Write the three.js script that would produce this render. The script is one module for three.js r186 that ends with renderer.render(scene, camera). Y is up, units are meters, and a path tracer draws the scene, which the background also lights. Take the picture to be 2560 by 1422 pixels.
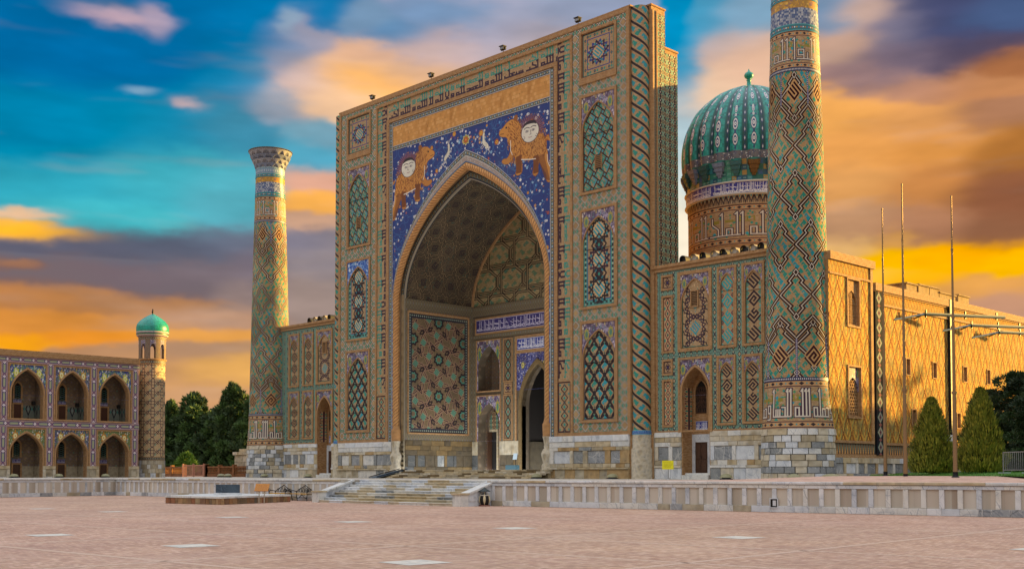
import * as THREE from 'three';
import { mergeGeometries } from 'three/addons/utils/BufferGeometryUtils.js';
import { ImprovedNoise } from 'three/addons/math/ImprovedNoise.js';

// ---------------------------------------------------------------- camera, sky, sun, exposure
const scene = new THREE.Scene();
const EXPO = 2.9, YAW = 0.7764, PITCH = 0.0405;
const EYE = new THREE.Vector3(68.8257, 1.7, 62.8704);
const FWD = new THREE.Vector3(-Math.cos(YAW) * Math.cos(PITCH), Math.sin(PITCH), -Math.sin(YAW) * Math.cos(PITCH));
const camera = new THREE.PerspectiveCamera(2 * Math.atan(711 / 2896) * 180 / Math.PI, 2560 / 1422, 0.5, 1500);
camera.position.copy(EYE);
camera.lookAt(EYE.clone().add(FWD));
camera.setViewOffset(2560, 1422, 0, -355.5, 2560, 1422);

const SUN_AZ = -67 * Math.PI / 180, SUN_EL = 7 * Math.PI / 180;
const SUN = new THREE.Vector3(Math.cos(SUN_AZ) * Math.cos(SUN_EL), Math.sin(SUN_EL), Math.sin(SUN_AZ) * Math.cos(SUN_EL));
const sun = new THREE.DirectionalLight(new THREE.Color().setRGB(1, 0.6, 0.14), 5);
sun.position.copy(SUN).multiplyScalar(200);
sun.castShadow = true; sun.shadow.radius = 2;
sun.shadow.mapSize.set(4096, 4096);
Object.assign(sun.shadow.camera, { left: -110, right: 110, top: 70, bottom: -70, near: 1, far: 480 });
scene.add(sun, sun.target);

const lin = (c) => { c /= 255; return c <= 0.04045 ? c / 12.92 : ((c + 0.055) / 1.055) ** 2.4; };
const sstep = (a, b, x) => { const t = Math.min(1, Math.max(0, (x - a) / (b - a))); return t * t * (3 - 2 * t); };
const NOI = new ImprovedNoise();
const fbm = (x, y, z, o = 4) => { let s = 0, a = 0.5; for (let i = 0; i < o; i++) { s += a * NOI.noise(x, y, z); x *= 2.03; y *= 2.03; z *= 2.03; a *= 0.5; } return s; };
let SEED = 7;
const rnd = () => { SEED = (SEED * 1664525 + 1013904223) >>> 0; return SEED / 4294967296; };
const rr = (a, b) => a + (b - a) * rnd();
const pick = (a) => a[Math.floor(rnd() * a.length)];

{ // the evening sky: a field of cloud colours by azimuth (degrees right of the view axis) and height (degrees), broken up by noise
  const S = [ // azimuth, height, reach in azimuth, reach in height (degrees); r, g, b (sRGB)
    [-22.2,19.12,3.37,1.90,0,105,160], [-16.9,19.37,3.48,1.96,5,110,165], [-12.3,20.77,2.00,1.11,0,120,175], [-22.2,15.78,3.37,1.47,15,130,170], [-16.9,16.28,3.27,1.31,35,135,170], [-21.3,13.46,3.18,1.06,60,165,185],
    [-16.5,14.01,2.62,1.09,75,175,190], [-19.0,12.23,3.23,0.65,80,185,195], [-14.0,13.27,1.55,1.10,95,175,190], [-14.0,16.32,1.77,1.10,75,140,165], [-14.1,18.58,1.76,1.32,40,130,170], [-19.2,20.78,1.72,0.30,215,180,190],
    [-17.4,20.72,0.56,0.48,190,170,190], [-18.0,17.57,0.65,0.17,130,165,190], [-15.6,17.05,0.61,0.18,205,175,175], [-11.1,21.44,0.45,0.45,150,170,190], [-22.8,11.91,1.26,0.15,235,190,150], [-22.8,11.16,1.99,0.31,255,185,60],
    [-22.5,10.48,2.94,0.46,94,96,114], [-17.8,10.80,3.90,0.69,92,98,116], [-14.0,11.35,1.55,0.62,102,110,128], [-21.3,9.57,4.24,0.76,112,96,102], [-16.5,9.47,3.71,0.92,116,104,110], [-13.2,9.99,1.33,1.22,116,106,116],
    [-23.8,9.68,0.83,0.21,170,120,90], [-9.8,10.68,1.35,1.35,140,130,135], [-10.0,8.97,1.34,0.90,160,140,132], [-22.5,8.06,2.73,0.55,190,130,80], [-18.7,7.97,3.23,0.47,182,130,88], [-21.3,7.04,2.97,0.38,225,150,75],
    [-22.8,6.03,1.26,0.21,250,170,50], [-20.5,6.13,2.34,0.23,235,150,60], [-18.2,7.00,1.95,0.30,196,146,104], [-16.0,7.45,2.41,0.48,192,150,122], [-15.4,6.31,2.41,0.26,228,162,88], [-15.8,5.54,2.19,0.39,178,140,112],
    [-14.3,4.67,1.98,0.66,228,172,100], [-15.4,3.50,2.63,0.88,205,155,110], [-17.8,4.77,1.95,0.65,200,150,105], [-20.5,5.25,4.26,0.43,186,140,104], [-13.7,8.66,1.11,0.66,150,130,125], [-9.9,14.07,1.03,0.36,230,175,150],
    [-9.6,13.20,1.03,0.27,252,182,95], [-9.8,12.36,1.03,0.29,215,170,140], [-10.2,15.10,1.12,0.58,90,165,190], [-9.6,16.03,1.12,0.49,120,162,180], [-10.4,11.41,1.12,0.56,130,125,140], [-11.3,19.81,1.12,0.89,140,150,175],
    [-10.2,20.91,1.34,0.67,165,160,175], [-9.8,18.69,1.35,0.90,205,180,175], [-8.4,17.87,1.80,0.81,238,196,158], [-6.5,18.83,2.71,1.04,255,190,118], [-6.7,20.19,1.58,0.59,225,180,150], [-11.3,17.37,1.34,0.67,150,160,175],
    [-12.7,18.86,0.89,1.33,60,132,170], [-5.5,21.16,1.36,0.45,95,140,180], [-3.6,20.49,2.50,0.77,195,172,172], [-0.6,21.38,2.50,0.77,165,165,185], [-2.6,21.91,1.82,0.41,120,150,185], [2.8,21.87,2.05,0.59,150,160,185],
    [-7.5,21.73,1.13,0.36,120,150,180], [-9.0,21.72,0.81,0.40,20,120,175], [1.4,20.69,1.82,0.91,180,168,175], [-4.3,19.42,1.59,0.68,225,182,150], [8.1,21.02,0.59,1.35,0,140,190], [8.8,19.43,0.67,1.35,20,152,195],
    [9.4,21.12,1.12,0.90,80,155,190], [10.4,20.04,1.34,0.67,190,175,175], [11.1,19.13,1.56,1.03,228,186,158], [10.0,17.97,1.34,1.03,230,196,166], [9.0,16.60,0.90,1.12,170,195,205], [8.5,14.62,0.58,1.80,200,215,215],
    [8.5,12.22,0.45,1.58,250,236,210], [11.3,21.34,1.12,0.58,130,165,190], [15.4,20.85,1.10,0.57,110,140,170], [16.7,20.95,1.31,0.39,195,165,152], [16.2,19.60,1.53,0.79,192,156,136], [18.5,20.04,1.51,0.78,120,115,135],
    [21.1,19.97,2.12,0.89,70,75,108], [23.2,20.28,1.46,0.54,72,92,130], [19.0,18.82,1.94,0.73,120,105,120], [21.7,18.82,1.90,0.55,86,76,96], [23.3,18.13,1.17,0.42,178,116,76], [17.6,18.01,1.73,0.52,156,126,126],
    [19.9,17.51,2.14,0.43,190,140,115], [22.5,17.39,1.68,0.42,202,140,95], [16.7,16.82,2.18,0.74,246,176,100], [19.4,16.23,1.93,0.56,225,160,100], [22.8,16.02,1.68,0.55,175,125,95], [16.7,15.42,1.96,0.74,235,165,95],
    [20.3,15.08,2.13,0.73,226,155,85], [23.2,14.45,1.46,0.84,175,115,60], [16.7,13.64,1.96,0.96,215,155,95], [20.3,13.37,2.13,0.94,200,135,80], [23.2,12.60,1.46,1.05,140,90,65], [16.7,11.84,1.96,0.74,190,145,110],
    [19.4,11.45,2.15,0.73,175,125,95], [22.8,10.88,1.68,0.71,140,95,70], [16.0,10.57,1.09,0.48,236,186,120], [18.2,10.99,0.78,0.28,225,165,90], [17.6,10.04,2.39,0.48,255,190,20], [21.1,9.90,2.33,0.47,255,176,20],
    [23.2,9.41,1.17,0.38,255,190,30], [17.3,9.25,1.22,0.39,246,190,80], [19.4,9.10,1.93,0.36,250,180,50], [21.5,8.44,1.91,0.42,230,165,90], [22.8,7.65,1.47,0.55,200,150,120], [20.1,8.16,1.50,0.43,225,165,95],
    [22.0,6.10,2.95,1.27,190,145,120],
  ].map((s) => [...s.slice(0, 4), lin(s[4]), lin(s[5]), lin(s[6]), Math.min(4, Math.max(1, 1.4 / Math.sqrt(s[2] * s[3])))]);
  const W = 4096, H = 2048, data = new Float32Array(W * H * 4), R2D = 180 / Math.PI;
  const az0 = Math.atan2(FWD.z, FWD.x);
  for (let j = 0; j < H; j++) {
    const el = ((j + 0.5) / H - 0.5) * Math.PI, e = el * R2D, y = Math.sin(el), c = Math.cos(el);
    for (let i = 0; i < W; i++) {
      const o = (j * W + i) * 4, az = ((i + 0.5) / W - 0.5) * 2 * Math.PI;
      data[o + 3] = 1;
      if (e < -3) { data[o] = 0.16; data[o + 1] = 0.12; data[o + 2] = 0.1; continue; }
      let a = (az - az0) * R2D; a = ((a + 540) % 360) - 180;
      const x = Math.cos(az) * c, z = Math.sin(az) * c;
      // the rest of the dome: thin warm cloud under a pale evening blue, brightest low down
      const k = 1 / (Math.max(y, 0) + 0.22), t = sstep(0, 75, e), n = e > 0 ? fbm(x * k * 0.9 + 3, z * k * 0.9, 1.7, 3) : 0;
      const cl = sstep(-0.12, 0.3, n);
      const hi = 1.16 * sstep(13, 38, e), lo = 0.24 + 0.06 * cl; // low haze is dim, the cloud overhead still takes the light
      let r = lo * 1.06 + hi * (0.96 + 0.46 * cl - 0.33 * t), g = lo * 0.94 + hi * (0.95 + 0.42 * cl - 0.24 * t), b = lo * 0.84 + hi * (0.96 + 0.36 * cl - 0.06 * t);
      const w = (1 - sstep(27, 62, Math.abs(a))) * (1 - sstep(25, 55, e));
      if (w > 0) {
        const w3 = fbm(x * 46, y * 150, z * 46, 4), wx = fbm(x * 5, y * 14 + 4, z * 5, 4), wy = fbm(x * 5 + 9, y * 14, z * 5 + 3, 4);
        const aa = Math.max(-30, Math.min(30, a)) + wx * 2.6 + w3 * 0.5, ee = Math.min(24, Math.max(e, 0)) + wy * 1.1 + w3 * 0.34;
        let sr = 0, sg = 0, sb = 0, sw = 1e-9;
        for (const q of S) {
          const dx = (aa - q[0]) / q[2], dy = (ee - q[1]) / q[3], d = dx * dx + dy * dy;
          if (d > 24) continue;
          const wt = Math.exp(-d * 1.3) * q[7];
          sr += wt * q[4]; sg += wt * q[5]; sb += wt * q[6]; sw += wt;
        }
        const f = 1 + 0.34 * fbm(x * 9, y * 40, z * 9, 5) + 0.12 * fbm(x * 30, y * 110, z * 30, 3);
        const wis = sstep(0.1, 0.4, fbm(x * 7 + 5, y * 46, z * 7, 4)) * 0.35;
        sr = sr / sw * f; sg = sg / sw * f; sb = sb / sw * f;
        let L = (sr + sg + sb) / 3; sr = Math.max(0, L + (sr - L) * 1.06); sg = Math.max(0, L + (sg - L) * 1.06); sb = Math.max(0, L + (sb - L) * 1.06);
        sr += wis * (L * 1.5 - sr) * 0.5; sg += wis * (L * 1.12 - sg) * 0.5; sb += wis * (L * 0.95 - sb) * 0.5;
        r += (sr - r) * w; g += (sg - g) * w; b += (sb - b) * w;
      }
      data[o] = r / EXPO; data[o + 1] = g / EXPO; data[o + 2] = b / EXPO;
    }
  }
  const sky = new THREE.DataTexture(data, W, H, THREE.RGBAFormat, THREE.FloatType);
  sky.mapping = THREE.EquirectangularReflectionMapping;
  sky.magFilter = THREE.LinearFilter; sky.needsUpdate = true;
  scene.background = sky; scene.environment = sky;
}
const renderer = new THREE.WebGLRenderer({ antialias: true });
renderer.setSize(1024, 568);
renderer.toneMapping = THREE.LinearToneMapping;
renderer.toneMappingExposure = EXPO;
renderer.shadowMap.enabled = true;

// ---------------------------------------------------------------- geometry helpers
const V = (x, y, z) => new THREE.Vector3(x, y, z);
class MB { // collects triangles with uv
  constructor() { this.p = []; this.u = []; }
  tri(a, b, c, ua, ub, uc) { this.p.push(...a, ...b, ...c); this.u.push(...ua, ...ub, ...uc); return this; }
  quad(a, b, c, d, ua = [0, 0], ub = [1, 0], uc = [1, 1], ud = [0, 1]) { return this.tri(a, b, c, ua, ub, uc).tri(a, c, d, ua, uc, ud); }
  box(x0, y0, z0, x1, y1, z1, s = 1, ou = 0, ov = 0) { // uv in metres times s
    const P = [[x0, y0, z0], [x1, y0, z0], [x1, y1, z0], [x0, y1, z0], [x0, y0, z1], [x1, y0, z1], [x1, y1, z1], [x0, y1, z1]];
    const F = [[4, 5, 6, 7, 0, 1], [1, 0, 3, 2, 0, 1], [5, 1, 2, 6, 2, 1], [0, 4, 7, 3, 2, 1], [7, 6, 2, 3, 0, 2], [0, 1, 5, 4, 0, 2]];
    for (const [a, b, c, d, h, v] of F) this.quad(P[a], P[b], P[c], P[d], ...[a, b, c, d].map((k) => [P[k][h] * s + ou, P[k][v] * s + ov]));
    return this;
  }
  bar(a, b, r, n = 6, r2 = r) { // round bar between two points
    const A = V(...a), B = V(...b), d = B.clone().sub(A).normalize(), e = Math.abs(d.y) > 0.9 ? V(1, 0, 0) : V(0, 1, 0), s = e.cross(d).normalize(), t = d.clone().cross(s);
    const ring = (P, q) => [...Array(n)].map((_, i) => { const k = i / n * 2 * Math.PI; return P.clone().addScaledVector(s, Math.cos(k) * q).addScaledVector(t, Math.sin(k) * q).toArray(); });
    const ra = ring(A, r), rb = ring(B, r2);
    for (let i = 0; i < n; i++) { const j = (i + 1) % n; this.quad(ra[i], ra[j], rb[j], rb[i]); this.tri(A.toArray(), ra[j], ra[i], [0, 0], [1, 0], [1, 1]); this.tri(B.toArray(), rb[i], rb[j], [0, 0], [1, 0], [1, 1]); }
    return this;
  }
  path(pts, r, n = 6) { for (let i = 1; i < pts.length; i++) this.bar(pts[i - 1], pts[i], r, n); return this; }
  // a dressed stone lying against the plane z = z0, its front at z1, with bevelled arrises and a slightly uneven face
  stone(x0, y0, x1, y1, z0, z1, b = 0.02, s = 0.5) {
    const ou = rnd() * 7, ov = rnd() * 7, j = () => (rnd() - 0.5) * b * 0.8;
    const O = [[x0, y0], [x1, y0], [x1, y1], [x0, y1]].map(([x, y]) => [x + j() * 0.4, y + j() * 0.4]);
    const I = [[O[0][0] + b, O[0][1] + b], [O[1][0] - b, O[1][1] + b], [O[2][0] - b, O[2][1] - b], [O[3][0] + b, O[3][1] - b]].map(([x, y]) => [x + j() * 0.3, y + j() * 0.3, z1 + j() * 0.5]);
    const uv = (p) => [p[0] * s + ou, p[1] * s + ov], B = O.map((p) => [...p, z0]), M = O.map((p) => [...p, z1 - b]);
    this.quad(I[0], I[1], I[2], I[3], ...I.map(uv));
    for (let k = 0; k < 4; k++) { const m = (k + 1) % 4; this.quad(M[k], M[m], I[m], I[k], uv(M[k]), uv(M[m]), uv(I[m]), uv(I[k])); this.quad(B[k], B[m], M[m], M[k], [0, ov], [1, ov], [1, ov + 0.1], [0, ov + 0.1]); }
    return this;
  }
  geo(smooth) {
    const g = new THREE.BufferGeometry();
    g.setAttribute('position', new THREE.Float32BufferAttribute(this.p, 3));
    g.setAttribute('uv', new THREE.Float32BufferAttribute(this.u, 2));
    g.computeVertexNormals();
    return g;
  }
}
const boxG = (x0, y0, z0, x1, y1, z1, s) => new MB().box(x0, y0, z0, x1, y1, z1, s).geo();
// grid surface f(u, v) -> [x, y, z], smooth, uv from g(u, v)
function surf(f, nu, nv, g = (u, v) => [u, v], flip = false) {
  const p = [], t = [], ix = [];
  for (let j = 0; j <= nv; j++) for (let i = 0; i <= nu; i++) { p.push(...f(i / nu, j / nv)); t.push(...g(i / nu, j / nv)); }
  for (let j = 0; j < nv; j++) for (let i = 0; i < nu; i++) { const a = j * (nu + 1) + i, b = a + 1, c = a + nu + 1, d = c + 1; flip ? ix.push(a, c, b, b, c, d) : ix.push(a, b, c, b, d, c); }
  const G = new THREE.BufferGeometry();
  G.setAttribute('position', new THREE.Float32BufferAttribute(p, 3)); G.setAttribute('uv', new THREE.Float32BufferAttribute(t, 2)); G.setIndex(ix); G.computeVertexNormals();
  return G;
}
// turned profile [[r, y], ...] about (x, z); uv: round 0..ru, along 0..1 by height
function lathe(pr, x, z, n = 48, ru = 1, rv = 1, lean = 0) {
  const y0 = pr[0][1], y1 = pr[pr.length - 1][1];
  const G = surf((u, v) => { const k = v * (pr.length - 1), a = Math.min(pr.length - 2, Math.floor(k)), f = k - a, r = pr[a][0] * (1 - f) + pr[a + 1][0] * f, y = pr[a][1] * (1 - f) + pr[a + 1][1] * f, th = -u * 2 * Math.PI; return [x + lean * y + r * Math.cos(th), y, z + r * Math.sin(th)]; },
    n, pr.length - 1, (u, v) => { const k = v * (pr.length - 1), a = Math.min(pr.length - 2, Math.floor(k)), f = k - a, y = pr[a][1] * (1 - f) + pr[a + 1][1] * f; return [u * ru, y1 === y0 ? v : (y - y0) / (y1 - y0) * rv]; });
  const N = G.attributes.normal, P = G.attributes.position, row = n + 1; // close the seam
  for (let j = 0; j < pr.length; j++) { const a = j * row, b = a + n; for (const c of ['X', 'Y', 'Z']) { const m = (N['get' + c](a) + N['get' + c](b)) / 2; N['set' + c](a, m); N['set' + c](b, m); } }
  return G;
}
// pointed arch from (-w, ys) over (0, ya) to (w, ys), as points
function arch(w, ys, ya, n = 14, cx = 0) {
  const h = ya - ys, L = [];
  for (let i = 0; i <= n; i++) { const t = i / n, s = 1 - t; L.push([s * s * s + 3 * s * s * t + 3 * s * t * t * 0.49, 3 * s * s * t * 0.44 + 3 * s * t * t * 0.84 + t * t * t]); }
  return [...L.map(([x, y]) => [cx - x * w, ys + y * h]), ...L.slice(0, -1).reverse().map(([x, y]) => [cx + x * w, ys + y * h])];
}
const poly = (pts) => new THREE.Shape(pts.map(([x, y]) => new THREE.Vector2(x, y)));
const rect = (x0, y0, x1, y1) => [[x0, y0], [x1, y0], [x1, y1], [x0, y1]];
// a flat plate with holes, from z0 (back) to z1 (front); uv in metres times s, or fitted to box [x0,y0,x1,y1]
function plate(outer, holes, z0, z1, fit, s = 1) {
  const sh = poly(outer); for (const h of holes) sh.holes.push(new THREE.Path(h.map(([x, y]) => new THREE.Vector2(x, y))));
  const g = new THREE.ExtrudeGeometry(sh, { depth: z1 - z0, bevelEnabled: false });
  g.translate(0, 0, z0);
  const p = g.attributes.position, t = g.attributes.uv;
  for (let i = 0; i < p.count; i++) fit ? t.setXY(i, (p.getX(i) - fit[0]) / (fit[2] - fit[0]), (p.getY(i) - fit[1]) / (fit[3] - fit[1])) : t.setXY(i, (p.getX(i) + p.getZ(i)) * s, p.getY(i) * s);
  g.clearGroups();
  return g;
}
// ribbon between two point lists of equal length, front at z1 with depth back to z0; u runs along in metres times s, v across 0..1
function ribbon(A, B, z0, z1, s = 1) {
  const m = new MB(); let L = 0;
  for (let i = 1; i < A.length; i++) {
    const l = Math.hypot((A[i][0] + B[i][0] - A[i - 1][0] - B[i - 1][0]) / 2, (A[i][1] + B[i][1] - A[i - 1][1] - B[i - 1][1]) / 2), a = L * s, b = (L + l) * s; L += l;
    const P = (q, z) => [q[0], q[1], z];
    m.quad(P(A[i - 1], z1), P(B[i - 1], z1), P(B[i], z1), P(A[i], z1), [a, 1], [a, 0], [b, 0], [b, 1]);
    m.quad(P(A[i], z0), P(A[i - 1], z0), P(A[i - 1], z1), P(A[i], z1), [b, 0], [a, 0], [a, 0.1], [b, 0.1]);
    m.quad(P(B[i - 1], z0), P(B[i], z0), P(B[i], z1), P(B[i - 1], z1), [a, 0], [b, 0], [b, 0.1], [a, 0.1]);
  }
  return m.geo();
}
const ring4 = (x0, y0, x1, y1, w) => [rect(x0, y0, x1, y1), rect(x0 + w, y0 + w, x1 - w, y1 - w)];
// picture-frame moulding of bar width w, with a stepped inner lip
function frameG(x0, y0, x1, y1, w, z0, z1, wb = w) {
  const inner = rect(x0 + w, y0 + wb, x1 - w, y1 - w);
  return plate(rect(x0, y0, x1, y1), [inner], z0, z1, null, 1);
}

// ---------------------------------------------------------------- scene-graph helpers
const counts = {};
function numbered(n) { const k = counts[n] = (counts[n] ?? -1) + 1; return k ? n + '_' + String(k).padStart(3, '0') : n; }
function thing(name, label, category, x = 0, y = 0, z = 0, group, turn = 0) {
  const o = new THREE.Group(); o.name = numbered(name); o.position.set(x, y, z); o.rotation.y = turn;
  Object.assign(o.userData, { label, category }); if (group) o.userData.group = group;
  o.userData.at = [x, y, z];
  scene.add(o); return o;
}
// adds a named mesh under a thing; the geometry is given in world places and moved to the thing's base
function part(parent, name, geo, mat, extra) {
  let root = parent; while (root.parent && root.parent !== scene) root = root.parent;
  const at = root.userData.at ?? [0, 0, 0];
  if (at[0] || at[1] || at[2]) geo.translate(-at[0], -at[1], -at[2]);
  return local(parent, name, geo, mat, extra);
}
function local(parent, name, geo, mat, extra) {
  const m = new THREE.Mesh(geo, mat); m.name = name; m.castShadow = m.receiveShadow = true;
  if (extra) Object.assign(m.userData, extra);
  parent.add(m); return m;
}
function struct(name, geo, mat, label, category) {
  const m = new THREE.Mesh(geo, mat); m.name = numbered(name); m.castShadow = m.receiveShadow = true;
  Object.assign(m.userData, { kind: 'structure', label, category }); scene.add(m); return m;
}
function dup(o, x, y, z, label, turn) { const c = o.clone(); c.name = numbered(o.name.replace(/_\d{3}$/, '')); c.userData = { ...o.userData, label }; c.position.set(x, y, z); if (turn !== undefined) c.rotation.y = turn; scene.add(c); return c; }
// ---------------------------------------------------------------- textures
const C = { buff: '#c0935f', buffL: '#d1a873', buffD: '#a87a48', brick: '#bd8449', brickD: '#8c5a2c', tq: '#238a7a', tqB: '#1f92a0', tqD: '#14574c', dk: '#1d0e16', pur: '#2f122b', cob: '#27357e', wh: '#ddd5c2', yel: '#c98f1f', grn: '#4f8a3d', org: '#b8651c', pink: '#c08f7e', gry: '#8d8676' };
function canvas(w, h, draw) { const c = document.createElement('canvas'); c.width = w; c.height = h; const x = c.getContext('2d'); draw(x, w, h); return c; }
function tex(w, h, draw, srgb = true) {
  const t = new THREE.CanvasTexture(canvas(w, h, draw));
  if (srgb) t.colorSpace = THREE.SRGBColorSpace;
  t.wrapS = t.wrapT = THREE.RepeatWrapping; t.anisotropy = 8; return t;
}
const std = (map, rough = 0.8, o = {}) => new THREE.MeshStandardMaterial({ map, roughness: rough, ...o });
const plain = (hex, rough = 0.8, o = {}) => new THREE.MeshStandardMaterial({ color: hex, roughness: rough, ...o });
let LWK = 1.4; // the weight of drawn tile lines
function line(x, pts, w, col, close) { x.beginPath(); pts.forEach((p, i) => i ? x.lineTo(p[0], p[1]) : x.moveTo(p[0], p[1])); if (close) x.closePath(); x.lineWidth = w * LWK; x.strokeStyle = col; x.stroke(); }
function fillP(x, pts, col) { x.beginPath(); pts.forEach((p, i) => i ? x.lineTo(p[0], p[1]) : x.moveTo(p[0], p[1])); x.closePath(); x.fillStyle = col; x.fill(); }
const dia = (cx, cy, a, b = a) => [[cx - a, cy], [cx, cy - b], [cx + a, cy], [cx, cy + b]];
const disc = (x, cx, cy, r, col, ry = r, rot = 0) => { x.beginPath(); x.ellipse(cx, cy, r, ry, rot, 0, 7); x.fillStyle = col; x.fill(); };
// soft wear: blotches of dust and stain, and specks, over a whole texture
function wear(x, w, h, n = 60, a = 0.1, cols = ['#6b4a2c', '#d8c3a0', '#4a3a2c']) {
  for (let i = 0; i < n; i++) {
    const cx = rnd() * w, cy = rnd() * h, r = rr(0.02, 0.16) * Math.min(w, h), g = x.createRadialGradient(cx, cy, 0, cx, cy, r), c = pick(cols);
    g.addColorStop(0, c + Math.floor(rr(0.3, 1) * a * 255).toString(16).padStart(2, '0')); g.addColorStop(1, c + '00');
    x.fillStyle = g; x.fillRect(cx - r, cy - r, 2 * r, 2 * r);
  }
}
function speck(x, w, h, n, cols, s0 = 1, s1 = 3, a = 0.5) { x.globalAlpha = a; for (let i = 0; i < n; i++) { x.fillStyle = pick(cols); x.fillRect(rnd() * w, rnd() * h, rr(s0, s1), rr(s0, s1)); } x.globalAlpha = 1; }
// courses of thin brick in mixed tones: the ground of all the tile work
function bricks(x, w, h, bw, bh, cols, joint = '#8a6a48', gap = 1) {
  x.fillStyle = joint; x.fillRect(0, 0, w, h);
  for (let j = 0, y = 0; y < h; j++, y += bh) for (let i = -1; i * bw < w + bw; i++) { x.fillStyle = pick(cols); x.fillRect(i * bw + (j % 2) * bw / 2, y, bw - gap, bh - gap); }
}
const BUFFS = ['#ac8f64', '#a5875d', '#b1966f', '#9f7e54', '#b69e79', '#a88960'];
const GREYB = ['#998765', '#8f7c5c', '#a09071', '#887556'];

// angular Kufic letters as strokes: [advance, stroke, stroke ...]; x runs leftwards from the right edge, y up from the baseline
const KUF = {
  a: [2, [[1, 0], [1, 10]], [[1, 10], [1.8, 9.2]]], l: [2.2, [[0, 0], [2.2, 0]], [[1, 0], [1, 10]], [[1, 10], [1.8, 9.2]]],
  h: [3.8, [[0, 0], [3.2, 0], [3.2, 3.2], [1, 3.2], [1, 0]]], m: [3.6, [[0, 0], [3.6, 0]], [[0.8, 0], [0.8, 2.8], [2.9, 2.8], [2.9, 0]]],
  k: [4, [[0, 0], [4, 0]], [[0.4, 0], [0.4, 3], [3, 5.4], [3, 8]]], b: [2.2, [[0, 0], [2.2, 0]], [[1.1, 0], [1.1, 2.8]]],
  q: [3.6, [[0, 0], [3.6, 0]], [[0.6, 0], [0.6, 4.4], [3, 4.4], [3, 1.8], [0.6, 1.8]]], w: [3.4, [[0.6, 1.4], [0.6, 4.2], [2.8, 4.2], [2.8, 1.4], [0.6, 1.4]], [[0.6, 1.4], [0.6, -1], [3, -1]]],
  d: [3, [[0, 0], [2.6, 0]], [[0.3, 0], [0.3, 3.4], [2.4, 3.4]]], r: [2.4, [[0, 0], [1.4, 0], [1.4, -1.6]]],
  s: [4.6, [[0, 0], [4.6, 0]], [[0.8, 0], [0.8, 2.6]], [[2.2, 0], [2.2, 2.6]], [[3.6, 0], [3.6, 2.6]]],
  H: [3.6, [[0, 0], [3.6, 0]], [[0.6, 3.4], [3.2, 3.4], [1.2, 0]]], e: [3, [[0, 0], [3, 0]], [[2.6, 3.2], [0.6, 3.2], [0.6, 0]]],
  n: [3, [[0, 0], [2.6, 0], [2.6, 2.4]]], L: [3.6, [[0.4, 10], [0.4, 4], [2.8, 0], [0.6, 0]], [[3.2, 10], [3.2, 4], [1, 0]]], ' ': [1.2],
};
// the words: glory to God, and praise to God, and there is no god but God, and God is greatest
const TAKBIR = 'sbHan allh w alHmd llh w L alh al allh w allh akbr ';
function kufi(x, text, right, base, u, vs, col, lw, col2, lw2, maxW = 1e9) {
  let px = right; const strokes = [];
  for (const ch of text) { const g = KUF[ch]; if (right - px + g[0] * u > maxW) break; for (const s of g.slice(1)) strokes.push(s.map(([a, b]) => [px - a * u, base - b * vs])); px -= g[0] * u; }
  x.lineJoin = 'miter'; x.lineCap = 'square';
  if (col2) for (const s of strokes) line(x, s, lw2, col2);
  for (const s of strokes) line(x, s, lw, col);
  return right - px;
}
const kufiW = (text, u) => [...text].reduce((s, c) => s + KUF[c][0] * u, 0);
// a word set square in a lozenge
const SQ = { allh: ['#.#.#.#', '#.#.#.#', '#.#.#.#', '#.#.#.#', '#.#.#.#', '#...#.#', '#####.#'], mHmd: ['#######', '......#', '#####.#', '#...#.#', '#.###.#', '#.....#', '#######'], ela: ['###.###', '#.#.#..', '#.#.###', '#.#...#', '#.#####', '#......', '#######'] };
function lozenge(x, cx, cy, s, col, lw, word = 'allh') {
  x.save(); x.translate(cx, cy); x.rotate(-Math.PI / 4); x.fillStyle = col; const R = SQ[word], cw = 2 * s / 7, ch = 2 * s / 7;
  R.forEach((row, j) => [...row].forEach((c, i) => { if (c === '#') x.fillRect(-s + i * cw, -s + j * ch, cw * 1.12, ch * 1.12); })); x.restore();
}
// turquoise meander that fills the banna'i fields
const hook = (x, cx, cy, s, rot, col, lw) => { x.save(); x.translate(cx, cy); x.rotate(rot); line(x, [[-s, s * 0.5], [-s, -s * 0.5], [s * 0.4, -s * 0.5], [s * 0.4, s * 0.3], [-s * 0.3, s * 0.3]], lw, col); line(x, [[s, -s], [s, s * 0.9]], lw, col); x.restore(); };
const star8 = (cx, cy, r, k = 0.72, ph = 0) => [...Array(16)].map((_, i) => { const a = i * Math.PI / 8 + ph, q = i % 2 ? r * k : r; return [cx + q * Math.cos(a), cy + q * Math.sin(a)]; });
function flower(x, cx, cy, r, col, mid, n = 6) { for (let i = 0; i < n; i++) { const a = i / n * 6.283; disc(x, cx + Math.cos(a) * r * 0.6, cy + Math.sin(a) * r * 0.6, r * 0.42, col); } disc(x, cx, cy, r * 0.34, mid); }
// floral faience: scrolling stems, leaves and blossoms on one ground colour
function floral(x, w, h, ground, n, s, cols, stem = '#3f9a86') {
  x.fillStyle = ground; x.fillRect(0, 0, w, h);
  for (let i = 0; i < n / 3; i++) { let px = rnd() * w, py = rnd() * h, a = rnd() * 6.3; const q = rr(-0.5, 0.5), L = []; for (let k = 0; k < 22; k++) { L.push([px, py]); px += Math.cos(a) * s * 1.1; py += Math.sin(a) * s * 1.1; a += q; } line(x, L, s * 0.22, stem); }
  for (let i = 0; i < n; i++) { const c = pick(cols); rnd() < 0.6 ? flower(x, rnd() * w, rnd() * h, s * rr(0.5, 1), c, pick(cols), 5) : disc(x, rnd() * w, rnd() * h, s * 0.6, c, s * 0.24, rnd() * 6); }
}

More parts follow.
